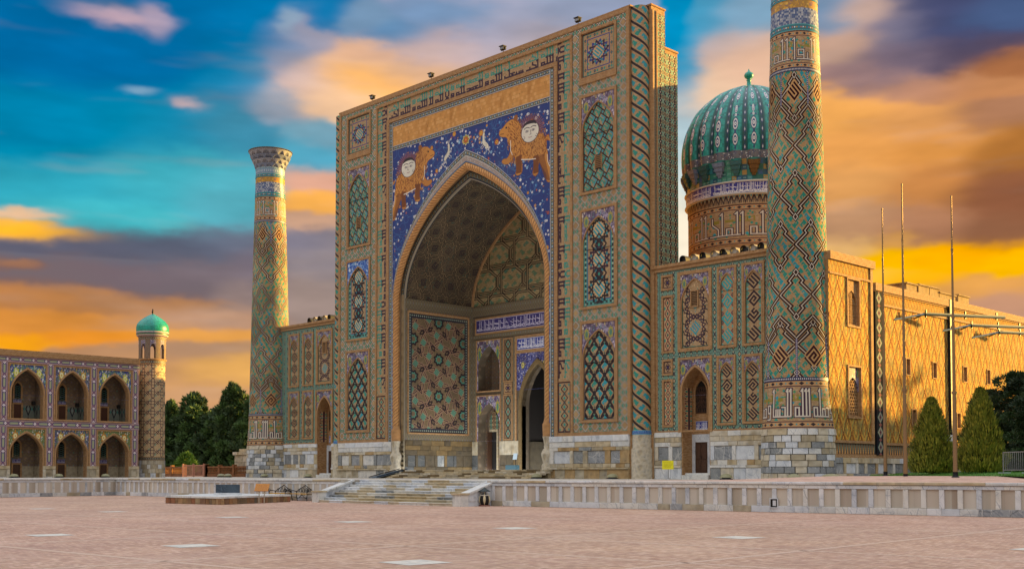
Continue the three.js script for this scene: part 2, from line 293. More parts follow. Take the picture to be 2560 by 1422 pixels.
// --- the tile borders and panels of the great portal
const T = {};
T.lattice = tex(512, 512, (x, w, h) => { // lozenge chain: buff squares on point, white and dark outlines, turquoise triangles
  bricks(x, w, h, 22, 8, GREYB, '#9b8058');
  const p = 256;
  for (let j = -1; j < 3; j++) for (let i = -1; i < 3; i++) {
    const cx = i * p + 128, cy = j * p + 128;
    for (const [dx, dy] of [[128, 0], [0, 128]]) { fillP(x, dia(cx + dx, cy + dy, 80), C.tq); fillP(x, dia(cx + dx, cy + dy, 38), '#c9a877'); fillP(x, dia(cx + dx, cy + dy, 22), C.tqD); }
    fillP(x, dia(cx, cy, 92), pick(['#ab8a5c', '#a07f54', '#b59566']));
  }
  for (let j = -1; j < 3; j++) for (let i = -1; i < 3; i++) {
    const cx = i * p + 128, cy = j * p + 128;
    line(x, dia(cx, cy, 94), 26, C.dk, 1); line(x, dia(cx, cy, 94), 11, C.wh, 1);
    for (const s of [1, -1]) { line(x, [[cx - 128 - 40, cy - 128 - s * 40], [cx - 128 + 40, cy - 128 + s * 40]], 26, C.dk); line(x, [[cx - 128 - 40, cy - 128 - s * 40], [cx - 128 + 40, cy - 128 + s * 40]], 11, C.wh); }
  }
  wear(x, w, h, 50, 0.16);
});
T.brick = tex(512, 512, (x, w, h) => { bricks(x, w, h, 64, 16, ['#af8759', '#a67f52', '#b69162', '#9e7649', '#ba966d', '#ab8255'], '#8d6740', 2); wear(x, w, h, 60, 0.2); speck(x, w, h, 900, ['#7d5228', '#d9ae78'], 1, 3, 0.35); });
T.brickBump = tex(512, 512, (x, w, h) => { bricks(x, w, h, 64, 16, ['#c0c0c0', '#b4b4b4', '#cccccc', '#a8a8a8'], '#404040', 3); speck(x, w, h, 3000, ['#909090', '#e0e0e0'], 1, 3, 0.4); }, false);
T.ochre = tex(1024, 256, (x, w, h) => { bricks(x, w, h, 32, 8, ['#d09a56', '#ca9450', '#d6a362', '#c48e4c'], '#bd8a4c', 1); wear(x, w, h, 140, 0.3, ['#8f5a24', '#dba763', '#a86c30']); speck(x, w, h, 260, ['#5a3a1c', '#7a4a20'], 1, 6, 0.6); });
T.star = tex(512, 600, (x, w, h) => { // square star panel
  bricks(x, w, h, 16, 7, BUFFS);
  x.lineJoin = 'round';
  line(x, rect(14, 14, w - 14, h - 14), 12, C.pur, 1); line(x, rect(86, 96, w - 86, h - 96), 9, C.cob, 1); line(x, rect(22, 22, w - 22, h - 22), 4, C.tq, 1);
  for (let i = 0; i < 4; i++) for (const s of [0, 1]) { const a = 90 + i * 110, b = 100 + i * 134; for (const [px, py] of [[a, s ? 54 : h - 54], [s ? 52 : w - 52, b]]) { fillP(x, dia(px, py, 18, 24), C.pur); fillP(x, dia(px, py, 8, 11), C.tqB); fillP(x, dia(px + 40, py + (py > 90 && py < h - 90 ? 56 : 0), 20), C.tq); } }
  const cx = w / 2, cy = h / 2;
  for (let i = 0; i < 40; i++) fillP(x, dia(rr(110, 400), rr(120, 480), rr(5, 12)), pick([C.tq, C.org, C.tqB]));
  fillP(x, star8(cx, cy, 150, 0.75, 0.39), '#c59f6c');
  line(x, star8(cx, cy, 158, 0.62, 0.2), 17, C.cob, 1); line(x, star8(cx, cy, 158, 0.62, -0.2), 17, C.pur, 1);
  for (let i = 0; i < 8; i++) { const a = i * Math.PI / 4 + 0.39; fillP(x, dia(cx + Math.cos(a) * 128, cy + Math.sin(a) * 128, 20), C.tqB); disc(x, cx + Math.cos(a) * 128, cy + Math.sin(a) * 128, 6, C.dk); }
  lozenge(x, cx, cy, 66, C.tqB, 11);
  wear(x, w, h, 50, 0.12);
});
T.pinwheel = tex(512, 1024, (x, w, h) => { // big and small squares turning about each other, kufic in the big ones
  bricks(x, w, h, 16, 7, BUFFS);
  const a = 118, b = 46, th = -0.95;
  x.save(); x.translate(w / 2, h / 2); x.rotate(th);
  for (let i = -9; i < 10; i++) for (let j = -9; j < 10; j++) {
    const px = i * a - j * b, py = i * b + j * a;
    line(x, rect(px, py, px + a, py + a), 12, C.dk, 1);
    line(x, [[px + a * 0.16, py + a * 0.5], [px + a * 0.16, py + a * 0.18], [px + a * 0.56, py + a * 0.18], [px + a * 0.56, py + a * 0.52], [px + a * 0.34, py + a * 0.52]], 13, C.tq);
    line(x, [[px + a * 0.2, py + a * 0.82], [px + a * 0.82, py + a * 0.82], [px + a * 0.82, py + a * 0.2]], 13, (i + j) % 2 ? C.tqB : C.tq);
    line(x, [[px + a * 0.4, py + a * 0.68], [px + a * 0.68, py + a * 0.68]], 10, C.tq);
    fillP(x, rect(px + a + 12, py + a * 0 + 10, px + a + b - 12, py + b - 10), C.tqB);
  }
  x.restore(); line(x, rect(6, -30, w - 6, h - 6), 12, C.dk, 1); wear(x, w, h, 60, 0.12);
});
T.chain = tex(512, 1024, (x, w, h) => { // a chain of eight-pointed stars with a turquoise border
  bricks(x, w, h, 16, 7, BUFFS);
  x.fillStyle = '#4f9c92'; for (const q of [[0, 0, 66, h], [w - 66, 0, 66, h], [0, h - 70, w, 70], [0, 0, w, 60]]) x.fillRect(...q);
  for (let y = 20; y < h; y += 62) for (const px of [33, w - 33]) { line(x, [[px - 16, y], [px + 16, y + 30]], 9, C.dk); line(x, [[px + 16, y], [px - 16, y + 30]], 9, C.dk); fillP(x, dia(px, y + 46, 11), '#d4b98c'); }
  for (let px = 60; px < w; px += 64) { line(x, [[px - 16, h - 50], [px + 16, h - 20]], 9, C.dk); line(x, [[px + 16, h - 50], [px - 16, h - 20]], 9, C.dk); }
  line(x, rect(68, -40, w - 68, h - 72), 8, C.cob, 1);
  for (let i = 0; i < 90; i++) fillP(x, dia(rr(90, w - 90), rr(40, h - 90), rr(5, 10)), pick([C.tq, C.tqB, C.org, '#cfae7c']));
  x.lineJoin = 'round';
  for (const cy of [150, 490, 830]) {
    const c = cy === 490 ? C.pur : C.dk; fillP(x, star8(w / 2, cy, 150, 0.78, 0.39), '#c9a776');
    line(x, star8(w / 2, cy, 172, 0.60, 0.2), 17, c, 1); line(x, star8(w / 2, cy, 172, 0.60, -0.2), 17, c, 1);
    for (let i = 0; i < 8; i++) { const a = i * Math.PI / 4 + 0.39; disc(x, w / 2 + Math.cos(a) * 140, cy + Math.sin(a) * 140, 17, C.tqB); disc(x, w / 2 + Math.cos(a) * 140, cy + Math.sin(a) * 140, 7, C.dk); }
    lozenge(x, w / 2, cy, 70, C.tqB, 12);
  }
  for (const cy of [320, 660]) { line(x, dia(w / 2, cy, 120, 130), 15, C.dk, 1); line(x, dia(w / 2, cy, 66, 70), 12, C.dk, 1); disc(x, w / 2, cy, 18, C.tq); }
  wear(x, w, h, 60, 0.12);
});
T.weave = tex(512, 1024, (x, w, h) => { // crossed dark bands making lozenges, turquoise meanders inside
  bricks(x, w, h, 16, 7, BUFFS);
  const p = 170.7, q = 204.8;
  for (let j = -1; j < 12; j++) for (let i = -1; i < 5; i++) { const cx = (i + (j & 1) / 2) * p, cy = j * q / 2; hook(x, cx, cy, 30, j & 1 ? 0.79 : -0.79, (i + j) & 1 ? C.tq : C.tqB, 17); fillP(x, dia(cx, cy - 58, 12, 15), C.tq); fillP(x, dia(cx, cy + 58, 12, 15), C.tqD); }
  for (let j = -1; j < 12; j++) for (let i = -1; i < 5; i++) {
    const cx = (i + (j & 1) / 2) * p, cy = j * q / 2, a = p / 2, b = q / 2;
    for (const s of [-1, 1]) { line(x, [[cx, cy - b], [cx + s * a * 0.36, cy - b * 0.64], [cx + s * a * 0.2, cy - b * 0.46], [cx + s * a, cy]], 17, C.dk); line(x, [[cx + s * a, cy], [cx + s * a * 0.3, cy + b * 0.7]], 17, C.dk); }
    line(x, dia(cx, cy + b, a * 0.24, b * 0.24), 12, C.dk, 1);
  }
  line(x, rect(5, -30, w - 5, h - 5), 12, C.dk, 1); for (let y = 4; y < h; y += 12) { x.fillStyle = C.wh; x.fillRect(2, y, 5, 5); x.fillRect(w - 7, y, 5, 5); }
  for (let i = 4; i < w; i += 12) { x.fillStyle = C.wh; x.fillRect(i, h - 8, 5, 5); }
  wear(x, w, h, 60, 0.12);
});
T.spand = tex(512, 256, (x, w, h) => { floral(x, w, h, '#5a4a63', 150, 15, ['#d8cfc0', '#8f80a0', '#4c7f86', '#b4a25a', '#cfc4d0', '#3c3a6a'], '#a49bb0'); for (const px of [70, w - 70]) { fillP(x, star8(px, 70, 46, 0.7), '#a39a44'); fillP(x, star8(px, 70, 26, 0.7), '#4f7f6a'); } wear(x, w, h, 40, 0.14); });
T.spandBlue = tex(512, 256, (x, w, h) => { floral(x, w, h, '#2a57a8', 130, 15, ['#e2e6ea', '#7fb2d8', '#d6d9d2', '#1d2f7a'], '#8fb8dd'); wear(x, w, h, 30, 0.1); });
// kufic frieze: dark letters on the inner half, turquoise on the outer
T.frieze = tex(2048, 200, (x, w, h) => {
  bricks(x, w, h, 16, 7, BUFFS);
  const wd = kufiW(TAKBIR, 1), n = 1; // the words fit the band once, so that the strip repeats
  for (let k = 0; k < n; k++) { const u = w / n / wd; kufi(x, TAKBIR, w - k * w / n, 90, u, 8.2, C.tq, 10); kufi(x, TAKBIR, w - k * w / n, 182, u, 8.2, C.pur, 13); }
  for (let i = 0; i < 120; i++) { x.fillStyle = pick([C.tq, C.tqB, '#5aa79a']); x.fillRect(rnd() * w, rr(4, 88), rr(8, 22), 7); }
  x.fillStyle = C.pur; x.fillRect(0, 192, w, 6); wear(x, w, h, 120, 0.12);
});
T.mosaic = tex(512, 64, (x, w, h) => { // the narrow faience border: linked cartouches between white lines
  x.fillStyle = '#23324a'; x.fillRect(0, 0, w, h);
  for (let i = 0; i < 8; i++) { const cx = i * 64 + 32; disc(x, cx, 32, 27, '#8f9a80', 15); disc(x, cx, 32, 20, '#1c2634', 10); flower(x, cx, 32, 9, '#b08a48', '#d9d4c4', 5); fillP(x, dia(cx + 32, 32, 11, 15), '#cfd3c8'); fillP(x, dia(cx + 32, 32, 6, 9), '#2d7fa6'); }
  x.fillStyle = '#d3cec0'; x.fillRect(0, 2, w, 6); x.fillRect(0, h - 8, w, 6); x.fillStyle = '#1f2a55'; x.fillRect(0, 10, w, 3); x.fillRect(0, h - 13, w, 3);
});
T.dots = tex(512, 64, (x, w, h) => { x.fillStyle = '#8d8f8c'; x.fillRect(0, 0, w, h); for (let i = 0; i < 26; i++) for (let j = 0; j < 3; j++) fillP(x, dia(i * 20 + (j % 2) * 10, 12 + j * 20, 8), pick(['#c99a80', '#d8cdbf', '#b98a72', '#c7a28c'])); x.fillStyle = '#2d77a6'; x.fillRect(0, h - 9, w, 9); x.fillStyle = '#cfd0c8'; x.fillRect(0, 0, w, 5); });
T.blueband = tex(512, 64, (x, w, h) => { x.fillStyle = '#2a5d9c'; x.fillRect(0, 0, w, h); for (let i = 0; i < 34; i++) { x.fillStyle = pick(['#9cc3d8', '#d5dad6', '#1f3b7c', '#3fa3b4']); x.fillRect(i * 15 + 3, 14 + (i % 2) * 18, 9, 14); } x.fillStyle = '#79b7c4'; x.fillRect(0, 0, w, 7); x.fillRect(0, h - 7, w, 7); });
T.foot = tex(128, 512, (x, w, h) => { bricks(x, w, h, 14, 6, BUFFS); line(x, rect(6, 6, w - 6, h - 6), 9, C.pur, 1); for (let y = 40; y < h - 20; y += 90) { line(x, dia(64, y + 34, 32, 42), 6, C.dk, 1); fillP(x, dia(64, y + 34, 14, 20), C.tq); flower(x, 64, y - 8, 11, C.pur, C.tqB, 4); for (const s of [-1, 1]) fillP(x, dia(64 + s * 42, y - 8, 9, 14), C.tq); } wear(x, w, h, 20, 0.14); });
// corner column: dark bands winding up, meanders between; the texture goes once round and repeats upward
T.spiral = tex(512, 512, (x, w, h) => {
  bricks(x, w, h, 16, 7, BUFFS);
  for (let k = -5; k < 6; k++) for (let t = -1; t < 10; t++) hook(x, t * 60 + (k & 1) * 20, k * 128 + t * 45 + 64 + (k & 1) * 15, 21, 0.64 + (t & 1) * 1.57, (t + k) & 1 ? C.tq : C.tqB, 13);
  for (let k = -6; k < 8; k++) line(x, [[-20, k * 128 - 15], [w + 20, k * 128 + 399]], 15, C.dk);
  wear(x, w, h, 50, 0.12);
});
T.side = tex(512, 512, (x, w, h) => { // reveal of the portal: crosses and lozenges
  bricks(x, w, h, 18, 7, BUFFS);
  const p = 128;
  for (let j = -1; j < 5; j++) for (let i = -1; i < 5; i++) {
    const cx = i * p + 64, cy = j * p + 64;
    for (const r of [0, Math.PI / 2]) { x.save(); x.translate(cx, cy); x.rotate(Math.PI / 4 + r); x.fillStyle = (i + j) % 2 ? C.tq : '#5aa690'; x.fillRect(-48, -10, 38, 20); x.fillRect(10, -10, 38, 20); x.restore(); }
    line(x, dia(cx + 64, cy, 30), 15, C.dk, 1); fillP(x, dia(cx + 64, cy, 14), '#d8ceb4'); line(x, dia(cx, cy + 64, 28), 9, C.tqD, 1); line(x, [[cx + 46, cy + 46], [cx + 82, cy + 82]], 16, C.dk); line(x, [[cx + 82, cy + 46], [cx + 46, cy + 82]], 16, C.dk);
  }
  wear(x, w, h, 50, 0.14);
});
T.zig = tex(128, 512, (x, w, h) => { bricks(x, w, h, 16, 7, ['#8f9078', '#9a9a80', '#a39272']); for (let y = 0; y < h; y += 128) { line(x, [[14, y], [w - 14, y + 64], [14, y + 128]], 9, C.dk); line(x, [[w - 14, y], [14, y + 64], [w - 14, y + 128]], 9, C.dk); fillP(x, dia(64, y + 64 + 64, 20, 26), C.tq); disc(x, 64, y + 64, 10, '#ddd5c2'); } wear(x, w, h, 20, 0.12); });

// lions, suns, deer and blossom of the great spandrels
LWK = 1;
T.lions = tex(2048, 1400, (x, w, h) => {
  floral(x, w, h, '#20377a', 1100, 16, ['#d9dde0', '#e4e4dc', '#8fb7cf', '#b5562e', '#c98a2a', '#2f6fae', '#5a3f86', '#3a2f70', '#4e8fb8', '#1c2f6e'], '#3d6fa2');
  for (let i = 0; i < 330; i++) { const px = rnd() * w, py = rnd() * h; disc(x, px, py, 10, '#e6e4da'); disc(x, px, py, 4, '#2a4a96'); }
  for (let i = 0; i < 44; i++) { const px = rnd() * w, py = rnd() * h, r = rr(22, 34); fillP(x, star8(px, py, r, 0.72, rnd()), pick(['#b86e1e', '#c4832a', '#a8551f'])); flower(x, px, py, r * 0.5, '#d9a640', '#7a3320', 6); }
  fillP(x, star8(w / 2, 108, 54, 0.7), '#d8d4a0'); fillP(x, star8(w / 2, 108, 47, 0.7), '#a08a2c'); flower(x, w / 2, 108, 26, '#b5562e', '#d9a640', 8);
  const G = (s, pts, col, o = '#e9e2cf', ow = 7) => { const q = pts; x.beginPath(); x.moveTo((q[0][0] + q[q.length - 1][0]) / 2, (q[0][1] + q[q.length - 1][1]) / 2); q.forEach((p, i) => { const n = q[(i + 1) % q.length]; x.quadraticCurveTo(p[0], p[1], (p[0] + n[0]) / 2, (p[1] + n[1]) / 2); }); x.closePath(); x.fillStyle = col; x.fill(); if (ow) { x.lineWidth = ow; x.strokeStyle = o; x.stroke(); } };
  for (const s of [1, -1]) {
    const X = (a) => a;
    x.save(); if (s < 0) { x.translate(w, 0); x.scale(-1, 1); }
    x.save(); x.translate(224, 205); x.scale(0.62, 0.52); x.translate(-430, -420);
    for (let i = 0; i < 84; i++) { const a = i / 84 * 6.283, r0 = 150, r1 = 252 + (i % 2) * 34, cx = 430, cy = 420; line(x, [[X(cx + Math.cos(a) * r0), cy + Math.sin(a) * r0 * 1.05], [X(cx + Math.cos(a) * r1), cy + Math.sin(a) * r1 * 1.02]], 7, i % 2 ? '#b8651c' : '#8d3f22'); }
    const tan = '#c4863a', edge = '#8a4f1c';
    G(s, [[140, 700], [90, 860], [96, 980], [40, 1120], [20, 1250], [70, 1330], [130, 1290], [120, 1190], [190, 1080], [250, 960], [330, 860], [300, 700]], tan, edge, 8);  // hind leg
    G(s, [[280, 780], [250, 930], [290, 1060], [270, 1130], [330, 1170], [390, 1130], [370, 1040], [350, 930], [420, 800]], '#b87a34', edge, 8);                       // second hind leg
    G(s, [[560, 700], [600, 860], [570, 980], [590, 1070], [680, 1090], [720, 1040], [680, 980], [710, 860], [740, 700]], tan, edge, 8);                               // fore leg
    G(s, [[660, 620], [760, 800], [860, 860], [960, 830], [990, 770], [930, 740], [880, 760], [820, 690], [800, 580]], '#b87a34', edge, 8);                            // raised paw
    G(s, [[150, 560], [110, 700], [150, 850], [300, 890], [520, 850], [700, 820], [800, 660], [800, 470], [720, 380], [580, 360], [400, 470], [240, 500]], tan, edge, 8); // body
    G(s, [[640, 560], [590, 360], [640, 190], [760, 120], [880, 150], [950, 220], [1030, 260], [1040, 330], [980, 380], [900, 390], [860, 440], [830, 540], [760, 620]], '#c98a3c', edge, 8); // head
    G(s, [[680, 190], [660, 90], [720, 70], [760, 150]], '#9a5a20', edge, 6); disc(x, 890, 240, 17, '#2a1a10'); line(x, [[940, 330], [1010, 322]], 10, '#3a1a10');
    G(s, [[110, 620], [30, 700], [-60, 640], [-80, 520], [-40, 500], [-20, 600], [40, 640], [120, 560]], tan, edge, 6); // tail
    for (let i = 0; i < 620; i++) { const px = rr(130, 800), py = rr(420, 880); line(x, [[px, py], [px + rr(-14, 18), py + rr(16, 40)]], 9, pick(['#7a4014', '#d0923c', '#6a3812', '#95561c', '#c98a3a'])); }
    for (let i = 0; i < 30; i++) { const t = i / 30; line(x, [[60 + t * 110, 1290 - t * 460], [150 + t * 150, 1250 - t * 400]], 9, '#6f3a12'); line(x, [[590, 760 + t * 290], [700, 775 + t * 280]], 9, '#6f3a12'); line(x, [[270, 830 + t * 290], [370, 845 + t * 280]], 9, '#6f3a12'); }
    for (let i = 0; i < 190; i++) { const px = rr(610, 880), py = rr(150, 600); line(x, [[px, py], [px - 22, py + 34]], 8, pick(['#7a4014', '#d0923c', '#8a4a18'])); }
    line(x, [[320, 886], [430, 872], [600, 836]], 16, '#e9e2cf'); line(x, [[806, 470], [806, 640], [770, 720]], 12, '#e9e2cf'); line(x, [[110, 860], [100, 980], [50, 1110]], 10, '#e9e2cf');
    // the sun disc with its face
    disc(x, X(430), 420, 166, '#e0dcc8', 172); x.lineWidth = 9; x.strokeStyle = '#3a2a30'; x.beginPath(); x.ellipse(X(430), 420, 166, 172, 0, 0, 7); x.stroke();
    G(s, [[300, 330], [330, 250], [430, 236], [540, 262], [570, 350], [520, 296], [430, 290], [350, 300]], '#2a2028', '#2a2028', 0);
    for (const d of [-1, 1]) { x.lineWidth = 11; x.strokeStyle = '#2a2028'; x.beginPath(); x.ellipse(X(430) + d * 62, 372, 54, 30, 0, 3.4, 6.0); x.stroke(); disc(x, X(430) + d * 58, 404, 32, '#f2eee0', 15); x.lineWidth = 5; x.beginPath(); x.ellipse(X(430) + d * 58, 404, 32, 15, 0, 0, 7); x.stroke(); disc(x, X(430) + d * 58, 404, 12, '#2a2028'); x.lineWidth = 6; x.beginPath(); x.arc(X(430) + d * 118, 500, 20, 0, 5); x.stroke(); }
    line(x, [[X(424), 390], [X(412), 460], [X(440), 468]], 7, '#2a2028'); line(x, [[X(396), 506], [X(430), 514], [X(464), 504]], 8, '#8d3f3a');
    x.restore(); x.translate(765, 165); x.scale(0.58, 0.5); x.translate(-850, -500);
    // white deer bounding towards the middle
    G(s, [[770 + 10, 640], [810, 560], [870, 520], [890, 430], [870, 380], [900, 350], [926, 390], [920, 470], [930, 540], [880, 600], [820, 660]], '#dcd9c4', '#8d8a70', 4);
    for (const q of [[[800, 640], [770, 720], [800, 760]], [[830, 640], [850, 720]], [[900, 560], [960, 600], [950, 640]], [[880, 580], [930, 640]], [[890, 360], [880, 300]], [[905, 355], [915, 296]]]) line(x, q.map(([a, b]) => [X(a), b]), 10, '#dcd9c4');
    for (let i = 0; i < 16; i++) disc(x, X(rr(810, 915)), rr(470, 620), 4, '#5a5a4a');
    x.restore();
  }
  wear(x, w, h, 80, 0.1, ['#12204a', '#c9b48c', '#4a3a5a']);
});

LWK = 1.4;
// --- the inside of the great arch: colours darkened partly as soot, partly as painted shade
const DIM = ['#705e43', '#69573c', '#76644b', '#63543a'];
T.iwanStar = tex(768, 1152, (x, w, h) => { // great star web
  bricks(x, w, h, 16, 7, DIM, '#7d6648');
  line(x, rect(22, 22, w - 22, h - 22), 36, '#232430', 1); for (let i = 22; i < w; i += 26) for (const py of [22, h - 22]) disc(x, i, py, 8, '#8a9686'); for (let j = 22; j < h; j += 26) for (const px of [22, w - 22]) disc(x, px, j, 8, '#8a9686');
  x.save(); x.beginPath(); x.rect(44, 44, w - 88, h - 88); x.clip(); x.lineJoin = 'round';
  const L = [[384, 70], [384, 430], [384, 790], [384, 1150], [64, 250], [704, 250], [64, 610], [704, 610], [64, 970], [704, 970]];
  for (const [cx, cy] of L) for (const [r, k, ph] of [[168, 0.86, 0], [196, 0.5, 0.2]]) { line(x, star8(cx, cy, r, k, ph), 16, '#9a785e', 1); line(x, star8(cx, cy, r, k, ph), 6, '#2a181c', 1); }
  for (const [cx, cy] of L) { line(x, star8(cx, cy, 60, 0.72, 0.39), 12, C.dk, 1); line(x, star8(cx, cy, 38, 0.72, 0.39), 7, '#3f8a78', 1); for (let i = 0; i < 8; i++) { const a = i * Math.PI / 4 + 0.2; const px = cx + Math.cos(a) * 128, py = cy + Math.sin(a) * 128; if (i % 2) { x.save(); x.translate(px, py); x.rotate(a); line(x, dia(0, 0, 30, 17), 9, C.dk, 1); x.restore(); } else { x.save(); x.translate(px, py); x.rotate(a + 0.4); fillP(x, rect(-30, -30, 30, 30), '#7d8a70'); x.save(); x.rotate(Math.PI / 4); lozenge(x, 0, 0, 24, '#1f7a66', 7); x.restore(); x.restore(); } } }
  x.restore(); wear(x, w, h, 90, 0.2, ['#3a2c20', '#8c7a5c', '#2a2420']);
});
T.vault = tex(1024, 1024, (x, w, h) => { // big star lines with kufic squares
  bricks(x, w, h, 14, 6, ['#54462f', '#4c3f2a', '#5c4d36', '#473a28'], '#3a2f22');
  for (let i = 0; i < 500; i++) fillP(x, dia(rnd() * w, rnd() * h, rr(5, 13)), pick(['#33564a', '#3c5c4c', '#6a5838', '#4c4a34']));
  x.lineJoin = 'round'; const p = 256;
  for (let j = -1; j < 5; j++) for (let i = -1; i < 5; i++) { const cx = i * p + 128 * (j & 1), cy = j * p; for (const [lw, c] of [[17, '#20130f'], [6, '#8f7a54']]) { line(x, star8(cx, cy, 140, 0.72), lw, c, 1); line(x, [[cx + 128, cy], [cx + 128 + 80, cy + 128], [cx + 128, cy + 256]], lw, c); } x.save(); x.translate(cx, cy); x.rotate(0.4 + (i & 1)); x.rotate(Math.PI / 4); lozenge(x, 0, 0, 46, '#22141a', 11, pick(['allh', 'mHmd', 'ela'])); x.restore(); }
  wear(x, w, h, 120, 0.25, ['#3a2c20', '#8c7a5c', '#2a2420']);
});
T.tymp = tex(1024, 768, (x, w, h) => { // hexagon lines on pale brick
  bricks(x, w, h, 14, 6, ['#a39168', '#99875e', '#ab9a72', '#917f57'], '#7e6d4c');
  for (let j = 0; j < 14; j++) for (let i = 0; i < 18; i++) hook(x, i * 60 + (j % 2) * 30, j * 58, 15, pick([0.79, -0.79, 2.35]), pick(['#5c7a5c', '#4a7562', '#6a7a58']), 8);
  const p = 200;
  for (let j = -1; j < 5; j++) for (let i = -1; i < 6; i++) { const cx = i * p + (j & 1) * 100, cy = j * p; const oct = [...Array(8)].map((_, k) => { const a = k * Math.PI / 4 + 0.3927; return [cx + Math.cos(a) * 104, cy + Math.sin(a) * 104]; }); line(x, oct, 15, '#2c2018', 1); line(x, oct, 6, '#8f7f5c', 1); for (const d of [0, 1]) { const q = d ? [[cx - 70, cy - 104], [cx - 70, cy + 104]] : [[cx - 104, cy + 70], [cx + 104, cy + 70]]; line(x, q, 13, '#2c2018'); line(x, q, 5, '#8f7f5c'); } }
  wear(x, w, h, 80, 0.14, ['#6a5638', '#d8c79c']);
});
const script = (bg, fg, fl, len = 1) => tex(1024, 128, (x, w, h) => { // cursive inscription band, white on blue
  floral(x, w, h, bg, 120, 9, fl, fl[0]); x.lineCap = 'round'; x.lineJoin = 'round';
  for (let px = w - 20; px > 30; px -= rr(13, 26) * len) { const k = rnd(); if (k < 0.6) line(x, [[px, rr(10, 26)], [px - 3, 92]], 5, fg); x.beginPath(); x.lineWidth = 6; x.strokeStyle = fg; x.ellipse(px - 8, 96, rr(9, 22), rr(6, 15), 0, rr(0, 1), rr(3, 5.5)); x.stroke(); if (k > 0.5) disc(x, px, rr(34, 112), 4, fg); if (k > 0.75) line(x, [[px + 20, 60], [px - 12, 48]], 5, fg); }
  x.fillStyle = fg; x.fillRect(0, 2, w, 4); x.fillRect(0, h - 6, w, 4);
});
T.script = script('#332c6a', '#c9c4d6', ['#4a4686', '#6a5a8c', '#2a2450']);
T.scriptB = script('#2b3a8e', '#e2e2e4', ['#6d78b4', '#8f86a8', '#243070'], 0.8);
T.flora = tex(512, 512, (x, w, h) => { floral(x, w, h, '#2c2a66', 420, 10, ['#cfd0dc', '#8b8fc0', '#5f6ab0', '#b8a24a', '#d8d8e0', '#4a3a7a'], '#6d78b4'); fillP(x, star8(150, 150, 50, 0.7), '#8a8a3c'); flower(x, 150, 150, 34, '#c9c06a', '#3a2a66', 8); wear(x, w, h, 40, 0.12); });
T.hexband = tex(256, 64, (x, w, h) => { x.fillStyle = '#75694f'; x.fillRect(0, 0, w, h); for (let i = 0; i < 5; i++) for (const j of [0, 1]) { const cx = i * 64 - 32 * j, cy = 16 + j * 32; line(x, [...Array(6)].map((_, k) => [cx + 19 * Math.cos(k * 1.047), cy + 15 * Math.sin(k * 1.047)]), 4, '#5c5448', 1); disc(x, cx, cy, 5, pick(['#6d6a86', '#7d8a80'])); } wear(x, w, h, 12, 0.16); });
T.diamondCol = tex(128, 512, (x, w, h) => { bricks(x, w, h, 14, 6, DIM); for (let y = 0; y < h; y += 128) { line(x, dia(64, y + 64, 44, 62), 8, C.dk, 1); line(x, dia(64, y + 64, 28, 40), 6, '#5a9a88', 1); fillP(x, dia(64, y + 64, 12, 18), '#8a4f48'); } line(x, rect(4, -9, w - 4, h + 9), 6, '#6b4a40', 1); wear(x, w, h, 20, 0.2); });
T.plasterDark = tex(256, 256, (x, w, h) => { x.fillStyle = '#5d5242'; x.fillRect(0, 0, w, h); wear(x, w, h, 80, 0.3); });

// --- wings
T.cross = tex(256, 256, (x, w, h) => { // turquoise ground, dark crosses and pale lozenges
  bricks(x, w, h, 16, 7, ['#5f9a8c', '#6aa294', '#548f82']);
  for (const [cx, cy] of [[64, 64], [192, 192]]) { line(x, [[cx - 30, cy - 44], [cx + 30, cy + 44]], 13, C.pur); line(x, [[cx + 30, cy - 44], [cx - 30, cy + 44]], 13, C.pur); for (const [a, b] of [[0, -46], [0, 46]]) fillP(x, dia(cx + a, cy + b, 13), '#c9a877'); }
  for (const [cx, cy] of [[192, 64], [64, 192]]) { line(x, dia(cx, cy, 34, 46), 9, C.dk, 1); fillP(x, dia(cx, cy, 24, 34), '#c7a06c'); fillP(x, dia(cx, cy, 10, 14), C.tqB); disc(x, cx, cy, 4, '#8a2f2a'); }
  line(x, rect(0, 0, w, h), 5, '#3a2432', 1); wear(x, w, h, 20, 0.14);
});
T.wingStar = tex(512, 1024, (x, w, h) => {
  bricks(x, w, h, 16, 7, BUFFS); for (let i = 0; i < 160; i++) fillP(x, dia(rnd() * w, rnd() * h, rr(6, 14)), pick([C.tq, C.tqB, '#d0b282']));
  x.lineJoin = 'round';
  for (const cy of [70, 400, 730, 1060]) { for (const ph of [0.2, -0.2]) line(x, star8(w / 2, cy, 205, 0.66, ph), 13, C.pur, 1); for (const px of [0, w]) line(x, star8(px, cy + 165, 130, 0.66, 0.2), 12, C.dk, 1); }
  lozenge(x, w / 2, 730, 74, C.tqB, 15); lozenge(x, w / 2, 400, 40, C.tqB, 9);
  line(x, rect(7, -30, w - 7, h - 7), 14, C.tqD, 1); wear(x, w, h, 50, 0.12);
});
const wingKufi = (c1, c2) => tex(256, 1024, (x, w, h) => {
  bricks(x, w, h, 14, 6, BUFFS);
  for (let y = -10; y < h; y += 128) for (const px of [26, w - 26]) { line(x, dia(px, y + 64, 26), 10, c2, 1); fillP(x, dia(px, y + 64, 10), C.tqD); fillP(x, dia(px, y, 24), '#5fa59a'); }
  ['allh', 'mHmd', 'ela', 'allh'].forEach((t, i) => lozenge(x, w / 2, 140 + i * 250, 84, c1, 21, t));
  line(x, rect(5, -30, w - 5, h - 5), 9, C.tqD, 1); wear(x, w, h, 40, 0.12);
});
T.kufiDark = wingKufi('#260a14', C.tq); T.kufiTq = wingKufi('#269a9a', '#6b3a44');
